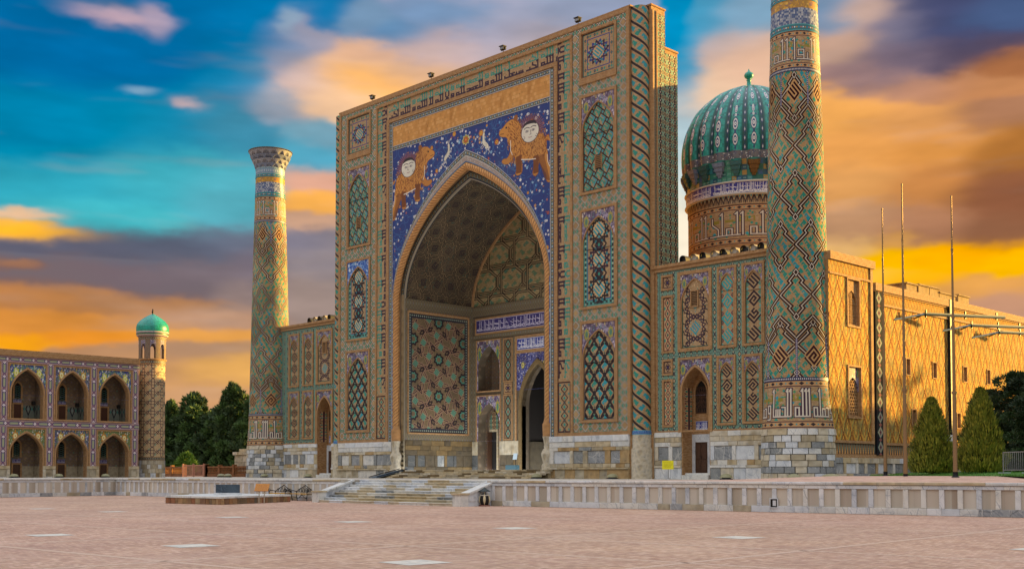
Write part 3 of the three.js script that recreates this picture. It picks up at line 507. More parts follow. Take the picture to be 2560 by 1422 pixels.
T.rosette = tex(128, 128, (x, w, h) => { bricks(x, w, h, 12, 6, BUFFS); line(x, rect(8, 8, 120, 120), 6, C.pur, 1); for (const [a, b] of [[0, 0], [26, 0], [-26, 0], [0, 26], [0, -26]]) { line(x, dia(64 + a, 64 + b, 20), 6, C.pur, 1); } disc(x, 64, 64, 8, C.cob); });
T.narrow = tex(128, 512, (x, w, h) => { bricks(x, w, h, 12, 6, ['#cda676', '#c39b6a', '#d4b084']); for (let y = 0; y < h; y += 102.4) { line(x, dia(64, y + 51, 40, 48), 8, '#5a1d2a', 1); fillP(x, dia(64, y + 51, 16, 20), C.tqD); for (const s of [-1, 1]) fillP(x, dia(64 + s * 44, y, 16, 22), C.tq); } line(x, rect(4, 4, w - 4, h - 4), 6, '#4a2a34', 1); wear(x, w, h, 16, 0.12); });
T.banna = tex(1024, 1024, (x, w, h) => { // side wall: slanting key-pattern lozenges in glazed brick
  bricks(x, w, h, 16, 6, ['#efb84e', '#e8ae44', '#f3c25c', '#e0a63e'], '#c08f44');
  const p = 256, q = 512;
  for (let j = -1; j < 3; j++) for (let i = -1; i < 5; i++) for (const o of [0, 1]) {
    const cx = i * p + o * 128, cy = j * q + o * 256;
    for (const s of [-1, 1]) { line(x, [[cx, cy - 176], [cx + s * 36, cy - 104], [cx + s * 36, cy - 20], [cx, cy + 52]], 15, s > 0 ? '#96602c' : '#7c7a40'); line(x, [[cx + s * 78, cy - 70], [cx + s * 78, cy + 30], [cx + s * 26, cy + 134], [cx + s * 26, cy + 190]], 15, s > 0 ? '#6f8450' : '#96602c'); }
    for (const s of [-1, 1]) { line(x, [[cx + s * 104, cy - 34], [cx + s * 104, cy + 20], [cx + s * 58, cy + 112]], 9, '#a0682c'); line(x, [[cx + s * 12, cy - 210], [cx + s * 58, cy - 120], [cx + s * 58, cy - 20], [cx + s * 14, cy + 76], [cx + s * 14, cy + 150]], 9, '#8a7038'); }
    line(x, dia(cx, cy, 128, 256), 14, '#6d3f22', 1); fillP(x, dia(cx, cy - 60, 14, 30), '#6f8458');
  }
  wear(x, w, h, 120, 0.2, ['#8f5c2c', '#e2bd84', '#5a6a50']); speck(x, w, h, 500, ['#8f5c2c', '#6a4a30'], 2, 6, 0.3);
});
T.fringe = tex(512, 128, (x, w, h) => { bricks(x, w, h, 14, 6, ['#d9aa68', '#cf9e5c']); for (let i = -1; i < 9; i++) { const cx = i * 64; for (const [r, lw, c] of [[58, 8, '#4a2a32'], [38, 7, '#7f8a70'], [20, 6, '#4a2a32']]) line(x, dia(cx, 64, r * 0.62, r), lw, c, 1); } x.fillStyle = '#4a2a32'; x.fillRect(0, 0, w, 6); x.fillRect(0, h - 6, w, 6); });
T.pilaster = tex(128, 512, (x, w, h) => { x.fillStyle = '#1c1c22'; x.fillRect(0, 0, w, h); for (let y = 0; y < h; y += 128) { fillP(x, dia(64, y + 64, 50, 56), '#4a7f78'); line(x, dia(64, y + 64, 34, 40), 8, '#a8937c', 1); fillP(x, dia(64, y + 64, 18, 22), '#7a3a44'); fillP(x, dia(64, y, 26, 20), '#8a5a54'); fillP(x, dia(64, y + 128, 26, 20), '#8a5a54'); disc(x, 64, y + 64, 6, '#111'); } });

// --- minaret shaft: unrolled once round (6 bays of 60 degrees) and 19.3 m high
T.shaft = tex(1536, 2048, (x, w, h) => {
  bricks(x, w, h, 12, 5, BUFFS, '#a17b4e');
  const bay = w / 6, per = h * 6.2 / 19.3, hh = h * 2.75 / 19.3, S = 30;
  for (let j = -1; j < h / 46 + 1; j++) for (let i = -1; i < w / 64 + 1; i++) hook(x, i * 64 + (j % 2) * 32, j * 46 + 20, 19, [0.79, -0.79, 2.36, 0.79][(i * 3 + j * 5) & 3], pick([C.tq, C.tq, C.tqB, '#2f8f7c']), 8.6);
  const jag = (cx, cy, a, b) => { // lozenge with a notch in each side
    const L = [[0, -1], [0.42, -0.62], [0.30, -0.52], [1, 0], [0.30, 0.52], [0.42, 0.62], [0, 1], [-0.42, 0.62], [-0.30, 0.52], [-1, 0], [-0.30, -0.52], [-0.42, -0.62]].map(([p, q]) => [cx + p * a, cy + q * b]);
    for (const [lw, c] of [[27, '#a8865a'], [21, C.dk], [5, '#cfc6b2']]) line(x, L, lw, c, 1);
    for (const s of [-1, 1]) { const d = dia(cx, cy + s * b, 19, 22); fillP(x, d, '#bf945e'); line(x, d, 12, C.dk, 1); line(x, d, 4, C.wh, 1); fillP(x, dia(cx, cy + s * b, 7, 8), C.dk); }
  };
  const base = h - h * 5.2 / 19.3;
  for (let k = -1; k < 5; k++) for (let i = -1; i < 7; i++) { jag(i * bay, base - k * per, bay * 0.5, hh / 2); jag((i + 0.5) * bay, base - k * per - per / 2, bay * 0.5, hh / 2); }
  for (const top of [0, 1]) for (let i = -1; i < 7; i++) { // the ends: straight posts and kufic lozenges
    const y0 = top ? 0 : h - h * 2.5 / 19.3, y1 = top ? h * 2.2 / 19.3 : h, px = (i + (top ? 0.5 : 0)) * bay;
    x.fillStyle = '#bf945e'; x.fillRect(px - 8, y0, 16, y1 - y0); x.fillStyle = C.cob; x.fillRect(px - 7, y0, 14, y1 - y0); for (let y = y0; y < y1; y += 13) { x.fillStyle = C.wh; x.fillRect(px - 3, y, 6, 7); }
    const cx = px + bay / 2, cy = top ? h * 1.35 / 19.3 : h - h * 1.45 / 19.3; fillP(x, dia(cx, cy, 74, 84), '#c39a66'); lozenge(x, cx, cy, 46, '#260a14', 12.5, i % 2 ? 'mHmd' : 'allh');
    const vx = px, vy = top ? y1 : y0; for (const s of [-1, 1]) for (const [lw, c] of [[27, '#a8865a'], [21, C.dk], [5, '#cfc6b2']]) line(x, [[vx, vy], [vx + s * bay * 0.3, vy + (top ? 1 : -1) * hh * 0.24], [vx + s * bay * 0.22, vy + (top ? 1 : -1) * hh * 0.3], [vx + s * bay * 0.5, vy + (top ? 1 : -1) * hh * 0.5]], lw, c);
  }
  wear(x, w, h, 200, 0.13);
});
// kufic drum band: tall white letters edged in dark, small gold-green line of text behind
const drum = (text, n, W = 1024, H = 256, tone = BUFFS) => tex(W, H, (x, w, h) => {
  bricks(x, w, h, 12, 6, tone);
  for (let i = 0; i < 240; i++) fillP(x, dia(rnd() * w, rr(46, h - 44), rr(5, 12)), pick([C.tq, C.tqB, '#3d8a5c', C.tq]));
  kufi(x, TAKBIR, w, 108, w / kufiW(TAKBIR, 1), 2.6, '#8a7d24', 5);
  const u = w / n / kufiW(text, 1);
  for (let k = 0; k < n; k++) kufi(x, text, w - k * w / n, h - 62, u, 14.4, '#cdc4b0', 5.5, C.pur, 12);
  for (const y of [0, h - 40]) { x.fillStyle = '#b98f5e'; x.fillRect(0, y, w, 40); x.fillStyle = C.pur; x.fillRect(0, y + 3, w, 5); x.fillRect(0, y + 32, w, 5); for (let i = 0; i < w; i += 50) { fillP(x, dia(i + 25, y + 20, 13, 9), C.dk); fillP(x, dia(i, y + 20, 5), C.tqB); } }
  wear(x, w, h, 40, 0.12);
});
T.bandTop = drum('albqa llh ', 3, 1024, 256); T.bandBase = drum('emlh allh aldsa w ', 3, 1024, 256); T.drumKufi = drum('almlk llh ', 6, 2048, 256);
T.glaze = tex(512, 128, (x, w, h) => { x.fillStyle = '#6a7488'; x.fillRect(0, 0, w, h); for (let j = 0; j < 8; j++) for (let i = 0; i < 32; i++) { x.fillStyle = pick(['#7d879a', '#8f97a2', '#56617c', '#3f5580', '#9aa0a8', '#4a5a84', '#b3b6b8']); x.fillRect(i * 16, j * 16, 15, 15); } wear(x, w, h, 30, 0.3, ['#24386e', '#b9b3a4', '#5a5a6a']); });
T.gold = tex(512, 64, (x, w, h) => { x.fillStyle = '#a87f2e'; x.fillRect(0, 0, w, h); for (let i = 0; i < 90; i++) { x.fillStyle = pick(['#c99a2a', '#b5862c', '#d4aa44', '#9a7050', '#8d6a58', '#c08f20']); x.fillRect(rnd() * w, rnd() * h, rr(10, 34), rr(8, 20)); } });
T.beads = tex(512, 64, (x, w, h) => { x.fillStyle = '#2a6a72'; x.fillRect(0, 0, w, h); for (let i = 0; i < 24; i++) { disc(x, i * 21.33 + 10, 32, 7, ['#dfe0da', '#c9862e', '#3f8fb0', '#c06a6a'][i % 4]); } x.fillStyle = '#3d9aa0'; x.fillRect(0, 0, w, 8); x.fillRect(0, h - 8, w, 8); });
// ribbed dome: one rib wide, whole height
T.rib = tex(256, 1024, (x, w, h) => {
  x.fillStyle = '#1f8a80'; x.fillRect(0, 0, w, h);
  for (let j = 0; j < 64; j++) for (let i = 0; i < 8; i++) { x.fillStyle = pick(['#208c80', '#1b8278', '#269a8e', '#18766e', '#30a094']); x.fillRect(i * 32, j * 16, 31, 15); }
  x.fillStyle = '#0c4442'; x.fillRect(0, 0, 34, h); x.fillRect(w - 34, 0, 34, h); x.fillStyle = '#146460'; x.fillRect(34, 0, 12, h); x.fillRect(w - 46, 0, 12, h);  // dark edge bands put the shade of the flutes into the tile colour
  const cx = 128, med = (y, s) => { disc(x, cx, y, 40 * s, '#1a2a5a', 56 * s); disc(x, cx, y, 33 * s, '#d6d6d0', 47 * s); disc(x, cx, y, 22 * s, '#26386c', 33 * s); flower(x, cx, y, 17 * s, '#dcdcd4', '#26386c', 6); fillP(x, dia(cx, y - 70 * s, 13 * s, 18 * s), '#26386c'); fillP(x, dia(cx, y + 70 * s, 13 * s, 18 * s), '#26386c'); };
  med(430, 0.9); med(700, 1.05); med(830, 1.0); med(570, 0.6); med(260, 0.6); for (const y of [340, 545, 620]) { x.fillStyle = '#26386c'; x.fillRect(cx - 46, y - 5, 92, 12); flower(x, cx, y, 15, '#dcdcd4', '#26386c', 6); }
  for (let y = 40; y < 200; y += 14) { x.fillStyle = '#c9cfcc'; x.fillRect(cx - 24, y, 20, 8); x.fillRect(cx + 6, y + 5, 18, 6); }
  for (let y = 300; y < 900; y += 74) { for (const px of [0, w]) { fillP(x, dia(px, y, 22, 34), '#1f2f62'); fillP(x, dia(px, y, 10, 18), '#d0d2cc'); } }
  x.fillStyle = '#6a6a70'; x.fillRect(0, 920, w, 66); for (let i = 0; i < 60; i++) { x.fillStyle = pick(['#d6d6d0', '#2b3a6a', '#7a5a58', '#4a4a58']); x.fillRect(rnd() * w, rr(922, 980), rr(6, 16), rr(4, 10)); }
  wear(x, w, h, 40, 0.14, ['#0c4a3c', '#7fc0a8', '#5a4a3a']);
});
T.tqTile = tex(512, 128, (x, w, h) => { x.fillStyle = '#22645c'; x.fillRect(0, 0, w, h); for (let j = 0; j < 2; j++) for (let i = 0; i < 20; i++) { x.fillStyle = pick(['#2b7a6a', '#1f6258', '#347f86', '#2a5a86', '#3b8a70', '#a38244', '#24506a']); x.fillRect(i * 26, j * 64 + 3, 23, 58); if (rnd() < 0.5) flower(x, i * 26 + 12, j * 64 + 32, 8, '#7aa89a', '#1c3a5a', 5); } wear(x, w, h, 30, 0.25); });
T.domeSmall = tex(512, 512, (x, w, h) => { for (let j = 0; j < 32; j++) for (let i = 0; i < 32; i++) { x.fillStyle = pick(['#14917f', '#128876', '#189c88', '#0f7f6f', '#1fa592']); x.fillRect(i * 16, j * 16, 16, 16); } wear(x, w, h, 40, 0.12, ['#0a5a50', '#6fc8b8', '#3a4a40']); });
T.zigzag = tex(512, 64, (x, w, h) => { x.fillStyle = '#cfc6b8'; x.fillRect(0, 0, w, h); for (let i = 0; i < 32; i++) fillP(x, [[i * 16, 60], [i * 16 + 8, 6], [i * 16 + 16, 60]], i % 2 ? '#3a2c5a' : '#7a4a62'); });

// --- arcade on the left
T.arcBorder = tex(1024, 128, (x, w, h) => {
  x.fillStyle = '#a98a86'; x.fillRect(0, 0, w, h); for (let i = 0; i < 400; i++) { x.fillStyle = pick(['#b9968a', '#9a7c84', '#c0a294', '#8f7484']); x.fillRect(rnd() * w, rnd() * h, rr(5, 16), rr(3, 8)); }
  for (let k = 0; k < 2; k++) { const o = k * 512; for (const s of [0, 1]) { const a = o + 76 + s * 256, b = a + 150; fillP(x, rect(a, 36, b, 92), '#9fa27c'); line(x, [[a - 22, 64], [a, 34], [b, 34], [b + 22, 64], [b, 94], [a, 94]], 9, '#3b2466', 1); line(x, rect(a + 8, 46, b - 8, 82), 3, '#4a5a86', 1); for (const q of [a - 34, b + 34]) line(x, dia(q, 64, 14, 24), 6, '#5a2f5e', 1); } for (const cx of [o, o + 256, o + 512]) { for (const [a, b] of [[0, 0], [14, 0], [-14, 0], [0, 17], [0, -17]]) disc(x, cx + a, 64 + b, 10, '#e4ddd8'); disc(x, cx, 64, 5, '#7a4a8a'); line(x, dia(cx, 64, 36, 44), 5, '#3b2466', 1); } }
  x.fillStyle = '#4a2a5e'; x.fillRect(0, 4, w, 6); x.fillRect(0, h - 10, w, 6); x.fillStyle = '#d8c9be'; x.fillRect(0, 13, w, 3); x.fillRect(0, h - 16, w, 3);
});
const spand = (ground, cols, motif) => tex(512, 256, (x, w, h) => { floral(x, w, h, ground, 260, 12, cols, '#6a8a5a'); for (const px of [96, w - 96]) { fillP(x, star8(px, 78, 52, 0.6), motif); flower(x, px, 78, 26, '#d8d49a', motif, 7); } for (let i = 0; i < 26; i++) { const px = rnd() * w, py = rnd() * h; disc(x, px, py, 7, '#e4e0d6'); disc(x, px, py, 3, '#3a4a86'); } });
T.spY = spand('#39448a', ['#b9b93a', '#8aa04a', '#d8d8d0', '#c08f30', '#4a9aa8', '#7a5a8a', '#cfc9d4'], '#b6b82e');
T.spV = spand('#4a3f70', ['#d8d4dc', '#8f86b4', '#6a7a4a', '#c08a3a', '#4a6aa8', '#b0a8c0'], '#b88a2e');
T.spG = spand('#6a6a3a', ['#d8d4c4', '#9aa05a', '#5a7a4a', '#c07a2a', '#4a7a9a', '#8a8a4a'], '#c07a24');
T.arcTower = tex(1024, 1024, (x, w, h) => { // interlaced strap-work on the little tower
  bricks(x, w, h, 16, 7, ['#c9ae84', '#bfa277', '#d2b98f', '#b59a6e']);
  const p = 256; x.lineJoin = 'miter';
  for (let j = -1; j < 5; j++) for (let i = -1; i < 5; i++) { const cx = i * p + 128, cy = j * p + 128;
    for (const [a, b] of [[0, 0], [128, 128]]) { const X = cx + a, Y = cy + b; fillP(x, star8(X + 64, Y + 64, 34, 0.8), '#4f9a88'); fillP(x, rect(X + 50, Y + 50, X + 78, Y + 78), '#bf945e'); fillP(x, rect(X + 57, Y + 57, X + 71, Y + 71), '#2b2450'); }
    for (const c of ['#3a2030']) { line(x, [[cx - 100, cy - 40], [cx - 60, cy - 40], [cx + 60, cy - 40], [cx + 100, cy], [cx + 60, cy + 40], [cx - 60, cy + 40], [cx - 100, cy]]  , 10, c, 1); line(x, [[cx - 40, cy - 100], [cx, cy - 140], [cx + 40, cy - 100], [cx + 40, cy + 100], [cx, cy + 140], [cx - 40, cy + 100]]  , 10, c, 1); line(x, [[cx + 100, cy], [cx + 156, cy - 56]]  , 10, c); line(x, [[cx + 100, cy], [cx + 156, cy + 56]]  , 10, c); line(x, [[cx - 100, cy], [cx - 156, cy - 56]]  , 10, c); line(x, [[cx - 100, cy], [cx - 156, cy + 56]]  , 10, c); } }
  wear(x, w, h, 60, 0.12);
});
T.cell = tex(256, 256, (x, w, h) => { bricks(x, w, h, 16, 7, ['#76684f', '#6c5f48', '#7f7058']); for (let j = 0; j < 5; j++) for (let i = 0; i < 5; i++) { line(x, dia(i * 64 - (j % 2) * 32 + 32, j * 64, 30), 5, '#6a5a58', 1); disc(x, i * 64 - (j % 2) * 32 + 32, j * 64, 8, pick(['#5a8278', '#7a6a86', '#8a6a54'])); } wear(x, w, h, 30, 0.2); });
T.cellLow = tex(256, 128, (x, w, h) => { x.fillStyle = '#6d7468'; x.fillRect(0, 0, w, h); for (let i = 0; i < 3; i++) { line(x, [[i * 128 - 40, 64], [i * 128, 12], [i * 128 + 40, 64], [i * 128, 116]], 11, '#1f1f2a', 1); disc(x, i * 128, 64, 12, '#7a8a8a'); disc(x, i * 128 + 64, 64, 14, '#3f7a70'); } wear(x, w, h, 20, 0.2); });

// --- stone, ground, wood
LWK = 1;
function vein(x, w, h, base, cols, n, a) { x.fillStyle = base; x.fillRect(0, 0, w, h); wear(x, w, h, 90, 0.25, cols); x.globalAlpha = a; for (let i = 0; i < n; i++) { let px = rnd() * w, py = rnd() * h, d = rr(0.4, 1.4); const L = []; for (let k = 0; k < 40; k++) { L.push([px, py]); px += Math.cos(d) * 14; py += Math.sin(d) * 14; d += rr(-0.3, 0.3); } line(x, L, rr(0.8, 9) * (rnd() < 0.3 ? 2 : 0.6), pick(cols)); } x.globalAlpha = 1; speck(x, w, h, 1500, ['#ffffff', '#6a6a66'], 1, 2.5, 0.12); }
T.marble = tex(1024, 1024, (x, w, h) => vein(x, w, h, '#dadcdc', ['#8a94a0', '#adb2b8', '#eceae6', '#6f7986', '#bdb9ae'], 110, 0.45));
T.slate = tex(512, 512, (x, w, h) => vein(x, w, h, '#94989a', ['#525a64', '#727980', '#bdbfbe', '#5e6368', '#cfcdc6'], 60, 0.6));
T.stone = tex(1024, 1024, (x, w, h) => { vein(x, w, h, '#c9bfa8', ['#8f8570', '#d8cfb8', '#7a6f5c', '#b59f7c', '#a8a294'], 40, 0.3); wear(x, w, h, 120, 0.3, ['#6d6250', '#e0d8c4', '#9c8358', '#7f8388']); });
T.stoneBump = tex(512, 512, (x, w, h) => { x.fillStyle = '#808080'; x.fillRect(0, 0, w, h); wear(x, w, h, 220, 0.4, ['#000000', '#ffffff']); speck(x, w, h, 4000, ['#000', '#fff'], 1, 3, 0.2); }, false);
T.plaza = tex(2048, 2048, (x, w, h) => { // 12.4 m square of small brick pavers in basket groups, dusty rose and buff
  const B = ['#c09c82', '#b08c74', '#ccaa90', '#b8947a', '#d2b098', '#a6836c', '#c29e84', '#bb9478'];
  x.fillStyle = '#8a6a56'; x.fillRect(0, 0, w, h);
  for (let j = 0; j < 64; j++) for (let i = 0; i < 64; i++) { const s = 32, px = i * s, py = j * s; for (let k = 0; k < 2; k++) { x.fillStyle = pick(B); (i + j) % 2 ? x.fillRect(px + 1, py + k * 16 + 1, 30, 14) : x.fillRect(px + k * 16 + 1, py + 1, 14, 30); } }
  wear(x, w, h, 260, 0.13, ['#8a6a5c', '#cfae9c', '#7d5f55', '#d4b5a0']); x.globalAlpha = 0.16; for (let i = 0; i < 60; i++) { const px = rnd() * w, py = rnd() * h; disc(x, px, py, rr(20, 120), pick(['#c9a692', '#96745f']), rr(6, 30), rnd() * 3); } x.globalAlpha = 1;
});
T.plazaBump = tex(1024, 1024, (x, w, h) => { x.fillStyle = '#303030'; x.fillRect(0, 0, w, h); for (let j = 0; j < 64; j++) for (let i = 0; i < 64; i++) { const s = 16; for (let k = 0; k < 2; k++) { const g = Math.floor(rr(150, 230)); x.fillStyle = `rgb(${g},${g},${g})`; (i + j) % 2 ? x.fillRect(i * s + 1, j * s + k * 8 + 1, 14, 6) : x.fillRect(i * s + k * 8 + 1, j * s + 1, 6, 14); } } }, false);
T.pave = tex(512, 512, (x, w, h) => { x.fillStyle = '#b7b0a2'; x.fillRect(0, 0, w, h); for (let j = 0; j < 8; j++) for (let i = 0; i < 8; i++) { x.fillStyle = pick(['#c4bcae', '#bdb5a6', '#b5ae9f', '#c9c2b4']); x.fillRect(i * 64 + 1, j * 64 + 1, 62, 62); } wear(x, w, h, 90, 0.2); });
T.pinkPave = tex(512, 512, (x, w, h) => { x.fillStyle = '#b2917f'; x.fillRect(0, 0, w, h); for (let j = 0; j < 16; j++) for (let i = 0; i < 16; i++) { x.fillStyle = pick(['#c9a591', '#c29d89', '#d0ae9a', '#bd9884']); x.fillRect(i * 32 + 1, j * 32 + 1, 30, 30); } wear(x, w, h, 90, 0.16); });
T.wood = tex(256, 512, (x, w, h) => { x.fillStyle = '#4a2f1c'; x.fillRect(0, 0, w, h); for (let i = 0; i < 260; i++) { x.globalAlpha = 0.4; x.fillStyle = pick(['#5f3d24', '#38230f', '#6b482c', '#2c1a0c']); x.fillRect(rnd() * w, rnd() * h, rr(1, 3), rr(30, 200)); } x.globalAlpha = 1; });
T.grass = tex(512, 512, (x, w, h) => { x.fillStyle = '#3f6a1c'; x.fillRect(0, 0, w, h); for (let i = 0; i < 9000; i++) { x.fillStyle = pick(['#4f8020', '#35601a', '#5f8a2a', '#2c5014', '#6f8f36']); x.fillRect(rnd() * w, rnd() * h, 2, rr(3, 8)); } });
T.bark = tex(128, 256, (x, w, h) => { x.fillStyle = '#4b3a2a'; x.fillRect(0, 0, w, h); for (let i = 0; i < 500; i++) { x.fillStyle = pick(['#5c4936', '#382a1e', '#6b5740', '#2c2118']); x.fillRect(rnd() * w, rnd() * h, rr(2, 5), rr(8, 40)); } });

// --- materials
const glz = { bumpScale: 0.006 };
const M = {};
for (const k of Object.keys(T)) if (!/Bump|brick$|marble|slate|stone|plaza|wood|grass|bark|pave|Pave|ochre/.test(k)) M[k] = std(T[k], 0.68);
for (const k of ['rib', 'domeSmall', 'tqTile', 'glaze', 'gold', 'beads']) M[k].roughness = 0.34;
for (const k of ['pilaster', 'fringe', 'banna', 'shaft']) Object.assign(M[k] = new THREE.MeshPhysicalMaterial({ map: T[k], roughness: 0.92, specularIntensity: 0.3 }));
for (const k of ['vault', 'tymp', 'iwanStar', 'plasterDark', 'cell', 'cellLow', 'side']) M[k].roughness = 0.8;
M.brick = std(T.brick, 0.9, { bumpMap: T.brickBump, bumpScale: 0.012 });
M.ochre = std(T.ochre, 0.95, { bumpMap: T.stoneBump, bumpScale: 0.02 });
const tint = (map, hex, r = 0.7, b = 0.012) => std(map, r, { color: new THREE.Color(hex), bumpMap: T.stoneBump, bumpScale: b });
const MARB = ['#ffffff', '#f4f7fa', '#eaeef3', '#fbf8f0', '#efeee9'].map((c) => tint(T.marble, c, 0.5)).concat(['#ffffff', '#dfe0e0'].map((c) => tint(T.slate, c, 0.5)));
const WALLM = [0, 0, 1, 1, 2, 2, 1, 3, 5, 6];
const STON = ['#ffffff', '#f4ecdc', '#ebe0c8', '#e4e2dc', '#d6d2c8', '#e2c9a2'].map((c) => tint(T.stone, c, 0.85)).concat([tint(T.slate, '#e6e6e2', 0.6), tint(T.marble, '#f4efe4', 0.6)]);
const DKST = ['#8f8064', '#7d7058', '#746c60', '#9a8662', '#6a6458'].map((c) => tint(T.stone, c, 0.9)).concat([tint(T.slate, '#8d8d8a', 0.7)]);
M.stone = STON[0]; M.marble = MARB[0]; M.core = tint(T.stone, '#b9ab92', 0.9); M.joint = plain('#4f4838', 0.95);
M.dark = plain('#15110d', 0.9); M.black = plain('#0c0c0e', 0.5); M.iron = plain('#17191c', 0.45, { metalness: 0.6 });
M.wood = std(T.wood, 0.7); M.woodLight = std(T.wood, 0.7, { color: '#ffd0a0' });
M.terracotta = tint(T.stone, '#eab987', 0.85, 0.02);
M.fringeDark = std(tex(512, 64, (x, w, h) => { bricks(x, w, h, 14, 6, BUFFS); for (let i = 0; i < 9; i++) { line(x, dia(i * 64, 32, 30, 26), 7, C.dk, 1); line(x, [[i * 64 + 18, 4], [i * 64 + 46, 60]], 7, C.dk); line(x, [[i * 64 + 46, 4], [i * 64 + 18, 60]], 7, C.dk); fillP(x, dia(i * 64, 32, 12, 11), C.tqB); } }), 0.6);
M.scriptW = std(script('#2f2f86', '#dfdcd8', ['#8f86a0', '#b0a49a', '#4a4a9a'], 0.6), 0.45);
M.muqTq = std(tex(128, 128, (x, w, h) => { x.fillStyle = '#2a5f60'; x.fillRect(0, 0, w, h); wear(x, w, h, 60, 0.5, ['#1c3a5a', '#4f8f80', '#7a6a3a', '#123c40']); }), 0.5);
M.pilasterDark = std(T.pilaster, 0.6, { color: '#9aa8a4' });
M.ventDark = plain('#2a2c30', 0.7);
M.header = std(tex(64, 64, (x, w, h) => { x.fillStyle = '#94735f'; x.fillRect(0, 0, w, h); x.fillStyle = '#cdb29c'; x.fillRect(2, 2, 28, 60); x.fillStyle = '#c6a992'; x.fillRect(34, 2, 28, 60); }), 0.8);
M.rope = std(tex(64, 64, (x, w, h) => { x.fillStyle = '#cf9c62'; x.fillRect(0, 0, w, h); for (let i = 0; i < 60; i++) { x.fillStyle = pick(['#c48f55', '#d8a86e', '#bb8850']); x.fillRect(rnd() * 64, rnd() * 64, 8, 14); } const g = x.createLinearGradient(0, 0, 64, 0); g.addColorStop(0, '#5a381eff'); g.addColorStop(0.16, '#5a381e00'); g.addColorStop(0.84, '#5a381e00'); g.addColorStop(1, '#5a381eff'); x.fillStyle = g; x.fillRect(0, 0, w, h); }), 0.85);  // dark edges paint the shade of the grooves between strands
M.revealBand = std(T.mosaic, 0.7, { color: '#b9b0a0' });
M.passageShade = plain('#1c1611', 0.9);  // near-black that stands for the shade inside the passage
M.dullGold = std(T.gold, 0.5, { color: '#9a8a6a' });
// ---------------------------------------------------------------- the great portal
const B = 1.32, CX = -0.53; // terrace level; middle of the facade
const mir = (pts) => pts.map(([x, y]) => [2 * CX - x, y]).reverse();
// a run of separate stones between x0 and x1, in the plane facing +z; turned by `put` when it stands elsewhere
function stoneRow(parent, x0, x1, y0, y1, z0, z1, wMin, wMax, mats, o = {}) {
  for (let x = x0; x < x1 - 0.02;) {
    let w = rr(wMin, wMax); if (x1 - x - w < wMin * 0.6) w = x1 - x;
    const g = new MB().stone(x + 0.006, y0 + 0.006, x + w - 0.006, y1 - 0.006, z0, z1 + rr(-0.012, 0.012), o.b ?? 0.018).geo();
    if (o.turn) g.applyMatrix4(o.turn);
    part(parent, o.name ?? 'stone', g, pick(mats)); x += w;
  }
}
// a brick-framed recess with a pointed mosaic panel: frame, spandrel, arch rim and the panel itself
function archPanel(parent, x0, y0, x1, y1, z, mat, o = {}) {
  const w = o.w ?? 0.2, d = o.d ?? 0.1, nm = o.name ?? 'arched_panel';
  const a0 = x0 + w, a1 = x1 - w, b0 = y0 + w, b1 = y1 - w, m = o.m ?? 0.1, cx = (a0 + a1) / 2, hw = (a1 - a0) / 2 - m, ya = b1 - (o.top ?? 0.18) * (a1 - a0), ys = ya - (o.rise ?? 0.62) * (a1 - a0);
  const A = [[cx + hw, b0 + m * 0.6], ...arch(hw, ys, ya, 10, cx).reverse(), [cx - hw, b0 + m * 0.6]], A2 = [[cx + hw + m * 0.8, b0], ...arch(hw + m * 0.8, ys, ya + m, 10, cx).reverse(), [cx - hw - m * 0.8, b0]];
  const face = part(parent, nm, plate(rect(a0 - 0.02, b0 - 0.02, a1 + 0.02, b1 + 0.02), [], z - 0.01, z + 0.012, [cx - hw, b0, cx + hw, ya]), mat, o.extra);
  part(face, 'frame', frameG(x0, y0, x1, y1, w, z, z + d), M.brick);
  part(face, 'spandrel', plate(rect(a0 - 0.004, ys - 0.3, a1 + 0.004, b1 + 0.004), [[...arch(hw + m * 0.7, ys, ya + m, 10, cx).reverse(), [cx - hw - m * 0.7, ys - 0.298], [cx + hw + m * 0.7, ys - 0.298]]], z + 0.008, z + d * 0.6, [a0, ys - 0.3, a1, b1]), o.sp ?? M.spand);
  part(face, 'arch_rim', ribbon(A2, A, z + 0.006, z + d * 0.86), M.brick);
  part(face, 'side_strip', new MB().box(a0 - 0.004, b0, z + 0.009, cx - hw - m * 0.8, ys - 0.3, z + d * 0.55).box(cx + hw + m * 0.8, b0, z + 0.009, a1 + 0.004, ys - 0.3, z + d * 0.55).geo(), M.brick);
  return face;
}
function squarePanel(parent, x0, y0, x1, y1, z, mat, w = 0.2, d = 0.1, wb = w) {
  const face = part(parent, 'square_panel', plate(rect(x0 + w - 0.02, y0 + wb - 0.02, x1 - w + 0.02, y1 - w + 0.02), [], z - 0.01, z + 0.012, [x0 + w, y0 + wb, x1 - w, y1 - w]), mat);
  part(face, 'frame', frameG(x0, y0, x1, y1, w, z, z + d, wb), M.brick);
  return face;
}
